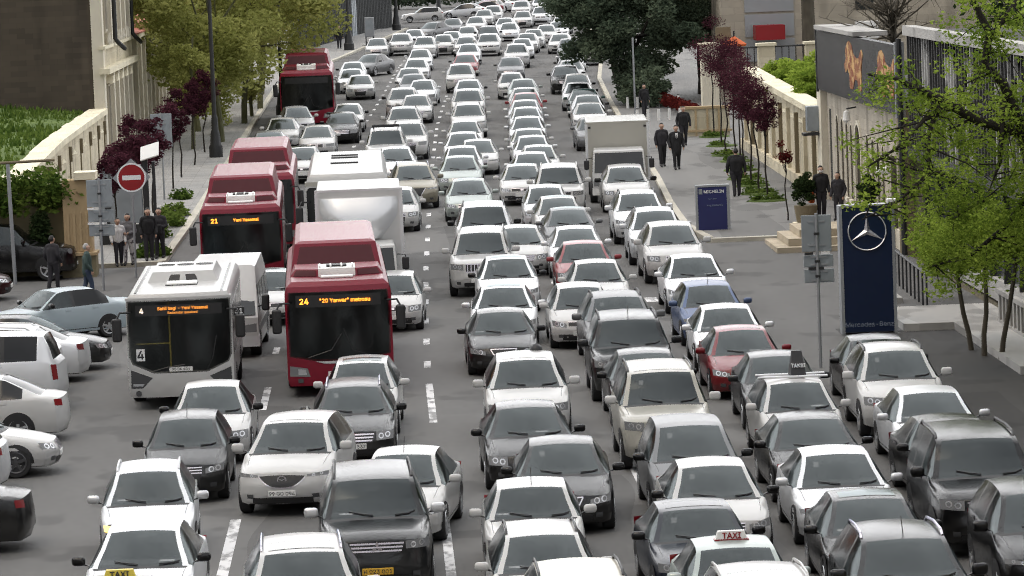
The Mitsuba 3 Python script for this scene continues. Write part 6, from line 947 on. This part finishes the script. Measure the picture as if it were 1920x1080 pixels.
part(mi_, 'lettering', text_on_front('MICHELIN', .10, 11.18, 134.99, 1.70, True, .01), 'm_paper'); part(mi_, 'lettering', text_on_front('Xoş gəlmisiniz', .06, 11.2, 134.99, 1.22, False, .008), 'm_lettergrey'); part(mi_, 'lettering', text_on_front('rəsmi diler', .045, 11.12, 134.99, 1.45, False, .008), 'm_lettergrey'); part(mi_, 'badge', b2(10.66, 10.78, 134.98, 135.0, 1.62, 1.80), 'm_signback')
# ---------------------------------------------------------------- right trees
for i, (x, y, h, r) in enumerate([(14.18, 146.9, 3.35, .62), (14.22, 150.4, 3.5, .8), (14.3, 154.6, 3.6, .85), (14.4, 158.5, 3.7, .85), (14.7, 163.5, 3.9, .95), (15.0, 169, 4.1, 1.0), (15.0, 173, 4.2, 1.0), (15.3, 179.5, 4.3, 1.1), (15.55, 186.4, 4.5, 1.1)]):
    z = float(gz(y)); tree('purple_tree', f'slim purple-leaved tree along the right wall, {ORD[i]} counted from the steps', x, y, (x - .05, y, z + h), (r * .85, r * .85, r * 1.05), 'm_leaf_purple', 2000, .05, 300 + i, .04, 'm_barkdark', 'purple trees along the right wall', 22, spread=.45, z=z + .1)
    r_ = thing('grass_patch', f'grass patch under the {ORD[i]} purple tree counted from the steps on the right', 'grass', 'grass patches at the right tree feet'); part(r_, 'soil', lathe([(.75, .0), (.7, .06), (0, .08)], 14).apply_translation([x, y, z + .125]), 'm_grassground', 40); part(r_, 'blades', leaves(clumps((x, y, z + .22), (.55, .6, .05), 14, i), 400, .25, .08, i), 'm_leaf_shrub')
tree('purple_tree', 'short reddish young tree standing alone nearest the steps', 13.99, 137.8, (13.95, 137.8, 2.75), (.26, .26, .52), 'm_leaf_red', 500, .05, 340, .03, 'm_barkdark', None, 12, spread=.5, z=.3)
for lab, x, y, c, r, n, s in (('large dark evergreen tree leaning over the right kerb', 14.2, 219, (13.9, 219, 6.5), (4.4, 4.2, 3.5), 39000, 401), ('dark evergreen tree right of the largest one', 18.2, 226, (18.3, 226, 6.9), (4.3, 4.2, 3.2), 36000, 402), ('dark evergreen tree behind, over the far right lanes', 14.5, 244, (13.4, 244, 8.9), (4.0, 4.2, 2.7), 30000, 403), ('small grey-green tree overhanging the far right lanes', 16.2, 275, (13.6, 274, 6.6), (2.6, 2.6, 1.9), 4500, 404)):
    tree('evergreen_tree', lab, x, y, c, r, 'm_leaf_olive', n, .135, s, .24, 'm_barkdark', None, 90, spread=.22)
r_ = thing('hedge', 'dark leafy undergrowth at the foot of the large evergreen tree', 'hedge'); part(r_, 'foliage', leaves(clumps((14.2, 217, 2.2), (1.3, 4, 1.4), 40, 3), 6000, .6, .14, 4), 'm_leaf_olive'); part(r_, 'stem', tube([(14.2, 217, 1), (14.2, 217, 2)], .06, 5), 'm_barkdark')
# the three slim trees by the terrace and the big old limb with fresh leaves
for i, (x, y, lab) in enumerate([(14.25, 96.6, 'leftmost of three slim leafy trees by the terrace'), (14.35, 95.2, 'middle one of three slim leafy trees by the terrace'), (14.6, 94.2, 'rightmost of three slim leafy trees by the terrace')]):
    tree('slim_tree', lab, x, y, (x - .35 + .45 * i, y, 2.75 + .25 * i), (1.0, 1.0, .75), 'm_leaf_green', 3400, .07, 500 + i, .07, 'm_bark', None, 26, spread=.42, z=.1)
bt = thing('old_tree', 'old tree with thick dark limbs and fresh yellow-green leaves at the right edge', 'tree')
Lm = [[(17.2, 92, -.1), (17.0, 92, 3.5), (16.4, 91.6, 5.6)], [(16.4, 91.6, 5.6), (15.2, 91, 6.0), (14.2, 90.6, 6.6), (13.3, 90.4, 7.05), (12.6, 90.2, 7.2)], [(16.4, 91.6, 5.6), (15.9, 91.4, 6.8), (15.45, 91.2, 7.3), (15.55, 91, 8.0), (15.0, 90.8, 9.1), (14.9, 90.8, 10)], [(15.45, 91.2, 7.7), (16.1, 91.4, 8.5), (16.9, 91.6, 9.6)], [(14.6, 90.8, 6.35), (13.9, 90.4, 6.1), (13.2, 90, 5.5), (12.5, 89.9, 5.1)], [(14.3, 90.7, 6.5), (13.95, 90.3, 5.7), (13.9, 90, 4.9), (13.2, 89.8, 4.3), (12.3, 89.7, 3.9)], [(15.9, 91.4, 6.5), (15.7, 91, 5.0), (15.3, 90.6, 4.2), (14.4, 90.2, 3.8)], [(16.8, 92, 4.6), (15.9, 91.5, 3.5), (15.0, 91, 2.9), (14.0, 90.5, 2.7)]]
Rd = [(.32, .28, .2), (.13, .11, .09, .06, .03), (.13, .115, .10, .09, .07, .05), (.08, .06, .04), (.07, .05, .035, .02), (.06, .05, .04, .03, .015), (.08, .06, .04, .02), (.09, .06, .04, .02)]
Lm = [[(x - 1.5, y, z) for x, y, z in p] for p in Lm]
part(bt, 'trunk', tube(Lm[0], Rd[0], 12), 'm_barkdark', 50)
for p, r in zip(Lm[1:], Rd[1:]): part(bt, 'limb', tube(p, r, 9), 'm_barkdark', 50)
g = np.random.default_rng(77); C = []
tw = []
for p in Lm[1:]:
    p = np.asarray(p)
    for a, b in zip(p[:-1], p[1:]):
        for k in range(5):
            q = a + (b - a) * g.random(); e = q + g.normal(size=3) * [.75, .6, .55] + [0, 0, -.15]; tw.append(tube(np.array([q, (q + e) / 2 + g.normal(size=3) * .12, e]), [.022, .015, .006], 4)); C += [e, (q + e) / 2]
part(bt, 'twig', cat(tw), 'm_barkdark')
C += [(x, y, z) for x, y, z in zip(g.uniform(12.5, 15.2, 120), g.uniform(89, 93, 120), g.uniform(2.0, 5.7, 120))] + [(x, y, z) for x, y, z in zip(g.uniform(13.1, 15.4, 46), g.uniform(89.5, 92.5, 46), g.uniform(5.6, 10.2, 46))] + [(x, y, z) for x, y, z in zip(g.uniform(12.3, 13.5, 16), g.uniform(89.5, 91, 16), g.uniform(2.9, 4.6, 16))]
part(bt, 'crown', leaves(np.array(C), 17000, .40, .06, 78), 'm_leaf_green')
bare = thing('bare_tree', 'bare twiggy tree rising above the black billboard', 'tree'); z0 = 4.9; ms = [tube([(18.4, 141, z0), (18.3, 141, 7.2)], [.14, .1], 7)]
for i in range(70):
    a = np.array([18.3, 141, 6.4 + 1.2 * g.random()]); d = g.normal(size=3) * [1.1, 2.2, .8] + [-.6, 0, .9]; ms.append(tube(np.array([a, a + d * .5 + g.normal(size=3) * .15, a + d]), [.045, .028, .008], 4))
    for k in range(3): b = a + d * g.uniform(.4, .9); ms.append(tube(np.array([b, b + g.normal(size=3) * [.4, .5, .35] + [0, 0, .15]]), [.016, .005], 3))
part(bare, 'trunk', ms[0], 'm_bark'); part(bare, 'branches', cat(ms[1:]), 'm_bark')
for i, (x, y, z, r, lf, n_, lab) in enumerate([(21.5, 128, 8.6, 2.6, 'm_leaf_dark', 2600, 'thin grey-green tree crown above the slatted building roof'), (24.5, 140, 8.8, 3.0, 'm_leaf_olive', 3000, 'grey thicket of twigs and leaves above the black billboard'), (20.5, 114, 9.0, 2.2, 'm_leaf_green', 2400, 'green tree rising behind the slatted building')]):
    tree('background_tree', lab, x, y, (x, y, z), (r, r, r * .8), lf, n_, .12, 700 + i, .14, 'm_bark', None, 60, spread=.26, z=3)
for X0, X1, Y0, Y1, H_, lab in ((-60, -34, -80, 112, 17, 'added tall building along the left side of the street, outside the picture'), (18, 45, -80, 59.5, 15, 'added building along the right side of the street, outside the picture'), (-34, 18, -110, -80, 18, 'added building closing the street behind the viewer, outside the picture')):  # unseen blocks added to hold back the low sky and darken car sides
    r_ = thing('building', lab, 'building'); part(r_, 'wall', b2(X0, X1, Y0, Y1, -1, H_), 'm_greystone'); part(r_, 'roof', b2(X0 - .3, X1 + .3, Y0 - .3, Y1 + .3, H_, H_ + .4), 'm_darkroad')
    for fl in range(4):
        for y in np.arange(max(Y0, -60) + 3, Y1 - 3, 5.): part(r_, 'window', b2(X1 - .1, X1 + .02, y, y + 1.6, 2.5 + 3.8 * fl, 4.5 + 3.8 * fl) if X1 < 0 else b2(X0 - .02, X0 + .1, y, y + 1.6, 2.5 + 3.6 * fl, 4.5 + 3.6 * fl), 'm_windowdark') if Y0 > -100 else None
# ---------------------------------------------------------------- beyond the right pavement
hs = thing('pale_house', 'pale grey panelled house wall behind the right retaining wall', 'building'); part(hs, 'wall', b2(18.6, 34, 216, 216.6, 0, 12), 'm_greystone')
for i in range(6): part(hs, 'wall_panel', b2(19.9 + 0, 22.6, 215.9, 215.995, 3.4 + 1.35 * i, 4.62 + 1.35 * i), 'm_metalgrey')
window(hs, 0, 0, .01, 0, .01) if False else part(hs, 'window', b2(26.0, 27.0, 215.95, 215.99, 6.0, 7.6), 'm_windowdark'); part(hs, 'air_conditioner', rbox(25.9, 27.2, 215.4, 215.9, 4.4, 5.4, .08), 'm_white', 40); part(hs, 'roof', b2(18.4, 34.2, 215.7, 224, 12, 12.3), 'm_metalgrey'); part(hs, 'side_wall', b2(18.6, 19.0, 216.6, 224, 0, 12), 'm_greystone')
for i, x in enumerate((19.3, 21.7, 23.2)): r_ = thing('garden_pillar', ['cream garden pillar nearest the dark evergreens', 'middle cream garden pillar above the green shrubs', 'right cream garden pillar below the bare twigs'][i], 'pillar'); part(r_, 'shaft', b2(x - .42, x + .42, 198, 198.7, 2.0, 4.75), 'm_cream'); part(r_, 'cap', b2(x - .5, x + .5, 197.9, 198.8, 4.76, 4.9), 'm_coping')
r_ = thing('garden_railing', 'thin dark railing linking the cream garden pillars', 'railing'); part(r_, 'rail', tube([(18, 198.3, 4.7), (25, 198.3, 4.75)], .05, 6), 'm_iron'); [part(r_, 'upright', tube([(18 + .35 * i, 198.3, 3.3), (18 + .35 * i, 198.3, 4.7)], .025, 4), 'm_iron') for i in range(20)]
r_ = thing('utility_pole', 'thick weathered pole in front of the pale house', 'pole'); part(r_, 'pole', tube([(23.0, 212, 1), (22.9, 212, 12)], [.42, .28], 12), 'm_bark', 50); part(r_, 'meter_box', rbox(22.5, 22.9, 211.4, 211.7, 7, 7.8, .04), 'm_white')
gp2 = thing('gate_pillar', 'tall cream gate pillar left of the purple trees on the right', 'pillar'); part(gp2, 'shaft', b2(15.6, 16.5, 193, 194, .8, 5.0), 'm_stucco'); part(gp2, 'cap', b2(15.5, 16.6, 192.9, 194.1, 5.0, 5.15), 'm_coping')
ew = thing('end_wall', 'low tan wall closing the right pavement behind the walking men', 'wall'); part(ew, 'wall_face', b2(14.2, 16.4, 187.5, 187.8, .7, 2.2), 'm_cream'); part(ew, 'top_rail', b2(14.1, 16.5, 187.4, 187.9, 2.2, 2.32), 'm_tan'); [part(ew, 'post', b2(14.2 + .55 * i, 14.28 + .55 * i, 187.42, 187.5, .8, 2.2), 'm_tan') for i in range(4)]; part(ew, 'bottom_rail', b2(14.1, 16.5, 187.42, 187.5, 1.1, 1.2), 'm_tan')
cp = thing('cafe_canopy', 'red canopy and orange parasol beside the dark evergreen tree', 'canopy'); part(cp, 'awning', b2(20.3, 21.9, 214.0, 215.6, 4.6, 5.4), 'm_signred'); part(cp, 'parasol', lathe([(0, .55), (.65, .1), (.6, .0), (0, .45)], 12).apply_translation([18.3, 205, 4.6]), 'm_orange', 30); part(cp, 'pole', tube([(18.3, 205, 2), (18.3, 205, 5.4)], .05, 6), 'm_iron'); part(cp, 'sign_board', b2(17.4, 18.2, 205.6, 205.7, 4.6, 5.6), 'm_stain')
hd = thing('red_hedge', 'low dark red hedge curving along the far side path', 'hedge'); ht = np.linspace(0, 1, 40); C = np.stack([14.6 + 1.7 * ht ** 1.5, 232 - 34 * ht, gz(232 - 34 * ht) + .55], -1); part(hd, 'foliage', leaves(C, 5000, .45, .10, 9), 'm_leaf_red'); part(hd, 'stem', tube([C[0] - [0, 0, .5], C[20] - [0, 0, .45], C[39] - [0, 0, .5]], .05, 5), 'm_barkdark')
for j, y in enumerate((201.5, 214.)):
    for i in range(6): x = 12.9 + .55 * i + .3 * j; r_ = thing('bollard', f'short white bollard, {ORD[i]} from the left in the {["nearer", "farther"][j]} row across the right path', 'bollard', 'white bollards across the far right path'); z = float(gz(y)); part(r_, 'post', lathe([(0, .62), (.07, .6), (.085, 0), (0, 0)], 8).apply_translation([x, y, z + .13]), 'm_white', 40); part(r_, 'cap', lathe([(0, .05), (.07, 0), (0, -.01)], 8).apply_translation([x, y, z + .76]), 'm_iron', 40)
r_ = thing('sign_pole', 'slim grey pole beside the dark evergreen trunk', 'pole'); part(r_, 'pole', tube([(13.15, 207, 1), (13.15, 207, 5.2)], .05, 7), 'm_metalgrey')
# ---------------------------------------------------------------- people
mat('m_skin', pr((.40, .25, .18), .55)); mat('m_hairdark', pr((.012, .010, .009), .6)); mat('m_hairgrey', pr((.35, .34, .33), .7)); mat('m_clothblack', pr((.012, .012, .014), .85)); mat('m_clothdark', pr((.022, .021, .026), .85)); mat('m_clothgreen', pr((.035, .06, .055), .85)); mat('m_clothgrey', pr((.13, .13, .14), .85)); mat('m_clothwhite', pr((.6, .6, .6), .8)); mat('m_orange', pr((.5, .10, .02), .7)); mat('m_clothjeans', pr((.03, .045, .08), .85)); mat('m_shoe', pr((.015, .014, .014), .5))
mat('m_pattern', pr(proc(lambda p, n, uv: mix((.5, .49, .48), (.10, .09, .10), smoothstep(.48, .56, voronoi(p.x * 6 + p.y, p.z * 7)[0]))), .8))
def bones(B, ref=.06, it=6, grow=0.):
    ms = []
    for (a, ra), (b, rb) in B: ms.append(m3.Manifold.batch_hull([m3.Manifold.sphere(ra + grow, 12).translate(tuple(a)), m3.Manifold.sphere(rb + grow, 12).translate(tuple(b))]))
    M_ = ms[0]
    for q in ms[1:]: M_ = M_ + q
    M_ = M_.refine_to_length(ref).to_mesh(); t = trimesh.Trimesh(M_.vert_properties[:, :3], M_.tri_verts); trimesh.smoothing.filter_taubin(t, iterations=it); return t
def person(label, X, Y, deg, H=1.75, coat='m_clothblack', legs='m_clothdark', hair='m_hairdark', stride=.18, arms=(.12, .12), bend=0., long=0., skirt=None, bag=None, hood=False, wide=1., z=None, tie=False, mask=False, hands_front=False):
    root = thing('person', label, 'person'); k = H / 1.75; s = stride; w = wide; V = np.array
    hip, chest, neck, head = V([0, 0, .93]), V([0, bend * .3, 1.28]), V([0, bend * .6, 1.48]), V([0, bend * .7 - .02, 1.63])
    kn = [V([sx * .095, -s * sg * .55 - .03, .50]) for sx, sg in ((-1, 1), (1, -1))]; an = [V([sx * .10, -s * sg + (.06 if sg < 0 else 0), .09]) for sx, sg in ((-1, 1), (1, -1))]; hp = [V([sx * .09 * w, 0, .88]) for sx in (-1, 1)]
    sh = [V([sx * .175 * w, bend * .45, 1.40]) for sx in (-1, 1)]; el = [V([sx * (.235 * w + .02), bend * .4 + arms[i] * .3 + .03, 1.13]) for i, sx in enumerate((-1, 1))]; wr = [V([sx * .245 * w, bend * .4 - arms[i], .90]) for i, sx in enumerate((-1, 1))]
    if hands_front: el = [V([sx * .25, .0, 1.13]) for sx in (-1, 1)]; wr = [V([sx * .10, -.20, 1.10]) for sx in (-1, 1)]
    toe = [a + V([0, -.15, -.045]) for a in an]
    legB = [x for i in (0, 1) for x in ((( hp[i], .088 * w), (kn[i], .060)), ((kn[i], .060), (an[i], .045)))]
    torso = [((hip + V([-.05 * w, 0, 0]), .115 * w), (hip + V([.05 * w, 0, 0]), .115 * w)), ((hip + V([-.05 * w, 0, .03]), .115 * w), (chest + V([-.07 * w, 0, 0]), .125 * w)), ((hip + V([.05 * w, 0, .03]), .115 * w), (chest + V([.07 * w, 0, 0]), .125 * w)), ((chest + V([-.07 * w, 0, 0]), .125 * w), (chest + V([.07 * w, 0, 0]), .125 * w)), ((chest, .12), (neck - V([0, 0, .05]), .075)), ((sh[0], .062), (neck - V([0, 0, .04]), .07)), ((sh[1], .062), (neck - V([0, 0, .04]), .07))]
    armB = [x for i in (0, 1) for x in (((sh[i], .060), (el[i], .046)), ((el[i], .046), (wr[i], .034)))]
    headB = [((neck - V([0, 0, .06]), .058), (head - V([0, -.01, .06]), .058)), ((head + V([0, .02, .02]), .094), (head + V([0, -.015, -.02]), .088)), ((head + V([0, -.02, -.03]), .075), (head + V([0, -.035, -.085]), .045)), ((head + V([0, -.10, -.02]), .016), (head + V([0, -.085, .02]), .012)), ((head + V([-.09, .01, -.01]), .02), (head + V([-.085, .01, .02]), .02)), ((head + V([.09, .01, -.01]), .02), (head + V([.085, .01, .02]), .02))]
    hand = []
    for i, sx in enumerate((-1, 1)):
        pc = wr[i] + (V([0, -.01, -.075]) if not hands_front else V([-sx * .06, -.03, .0])); hand.append(((wr[i], .028), (pc, .034)))
        for j in range(4): f0 = pc + V([0, -.03 + .02 * j, -.015]); hand.append(((f0, .0095), (f0 + V([-sx * .012, -.008, -.052 + .006 * abs(j - 1.5)]), .008)))
        hand.append(((pc + V([0, -.03, .02]), .011), (pc + V([-sx * .02, -.06, -.025]), .009)))
    foot = [((an[i], .045), (toe[i], .034)) for i in (0, 1)]
    def place(m): m.apply_scale(k); return m
    M = place_M(X, Y, deg, (float(gz(Y)) + .13) if z is None else z, False)
    def put(n, m, mt, sm=60): return part(root, n, place(m), mt, sm, M)
    put('body', bones(legB + torso + armB + headB + hand + foot, .035, 5), 'm_skin'); put('coat', bones(torso + armB + ([((hip - V([0, 0, long * i]), .15 * w), (hip + V([0, 0, .1]), .14 * w)) for i in (.5, 1.)] if long else []), .05, 5, .022), coat); put('trousers', bones(legB + [((hp[0], .1 * w), (hp[1], .1 * w))], .05, 5, .018), legs); put('shoe', bones(foot[:1], .04, 4, .014), 'm_shoe'); put('shoe', bones(foot[1:], .04, 4, .014), 'm_shoe')
    put('hair', bones([((head + V([0, .05, .015]), .086), (head + V([0, .032, .058]), .080))] + ([((head + V([0, .05, 0]), .10), (neck + V([0, .06, -.1]), .08))] if hood else []), .03, 4, .004), hair)
    for sx in (-1, 1): put('eye', trimesh.creation.icosphere(1, .011).apply_translation(head + V([sx * .034, -.098, .0])), 'm_iron')
    put('mouth', rbox(-.026, .026, -.006, .006, -.006, .006, .004, 6).apply_translation(head + V([0, -.088, -.075])), 'm_signred')
    if mask: put('face_mask', bones([((head + V([-.03, -.055, -.055]), .052), (head + V([.03, -.055, -.055]), .052))], .03, 3), 'm_clothwhite')
    if tie: put('shirt', hull([chest + V(q) for q in ((-.06, -.13, .17), (.06, -.13, .17), (0, -.170, -.12), (-.05, -.165, .08), (.05, -.165, .08))]), 'm_clothwhite'); put('tie', hull([chest + V(q) for q in ((-.012, -.17, .1), (.012, -.17, .1), (.018, -.185, -.10), (-.018, -.185, -.10), (0, -.16, -.12))]), 'm_clothblack')
    if bag: put('bag', rbox(*[(-.42, -.24, -.12, .12, .55, .95)[j] for j in range(6)], .05) if bag != 'front' else rbox(-.16, .16, -.36, -.2, .85, 1.2, .05), 'm_orange' if bag == 'orange' else 'm_clothblack', 40)
    return root
person('man with a cap in black walking down the right pavement, left of the suited man', 11.74, 167.6, 8, 1.86, coat='m_clothdark', legs='m_clothblack', stride=.16, arms=(.05, .16))
person('man in a long dark suit, white shirt and tie on the right pavement', 12.2, 165.6, 5, 1.86, legs='m_clothblack', stride=.14, long=.22, wide=1.1, tie=True)
person('heavy man in black walking away along the right pavement', 13.27, 149.6, 184, 1.84, stride=.10, arms=(-.05, .05), wide=1.28)
person('man in a dark jacket walking behind the two men on the right pavement', 13.7, 181., 4, 1.8, stride=.14, wide=1.15)
person('dark figure at the foot of the evergreen tree by a grey pole', 13.55, 205.5, 20, 1.7, stride=.05)
person('masked man in dark clothes standing on the steps by a potted shrub', 14.5, 131.6, 10, 1.8, z=.84, mask=True, stride=.05, bag='orange')
person('person in brown-black coat leaning beside the masked man at the steps', 15.0, 130.8, -30, 1.62, coat='m_clothdark', z=.84, hood=True, stride=.04, bend=-.12)
person('person in a black jacket seen before the bonnet of the black off-roader', -10.62, 124.2, 150, 1.72, coat='m_clothdark', stride=.08, z=.14)
person('grey-haired person in a green coat crossing behind the pale blue sedan', -9.3, 121.0, 100, 1.68, coat='m_clothgreen', legs='m_clothjeans', hair='m_hairgrey', stride=.14, z=.12, long=.1)
person('person in a light jacket half hidden by the grey sign backs', -8.95, 130.2, 12, 1.6, coat='m_clothwhite', stride=.12)
person('woman in patterned trousers and dark headscarf beside the no-entry sign', -8.63, 130.4, -10, 1.72, coat='m_clothgrey', legs='m_pattern', hood=True, stride=.10, hands_front=True)
person('man in a black coat right of the no-entry post', -8.05, 131.9, 8, 1.76, coat='m_clothblack', stride=.06)
person('man with a black shoulder bag right beside the man in a black coat', -7.72, 132.6, -12, 1.7, coat='m_clothdark', stride=.06, bag='front', hands_front=True)
person('dark figure walking by the cream street front above the purple trees', -11.0, 170, 170, 1.8, coat='m_clothdark', stride=.12)
person('dark figure standing by the grey corrugated wall', -3.4, 318, 0, 1.85, stride=.1, wide=1.2)
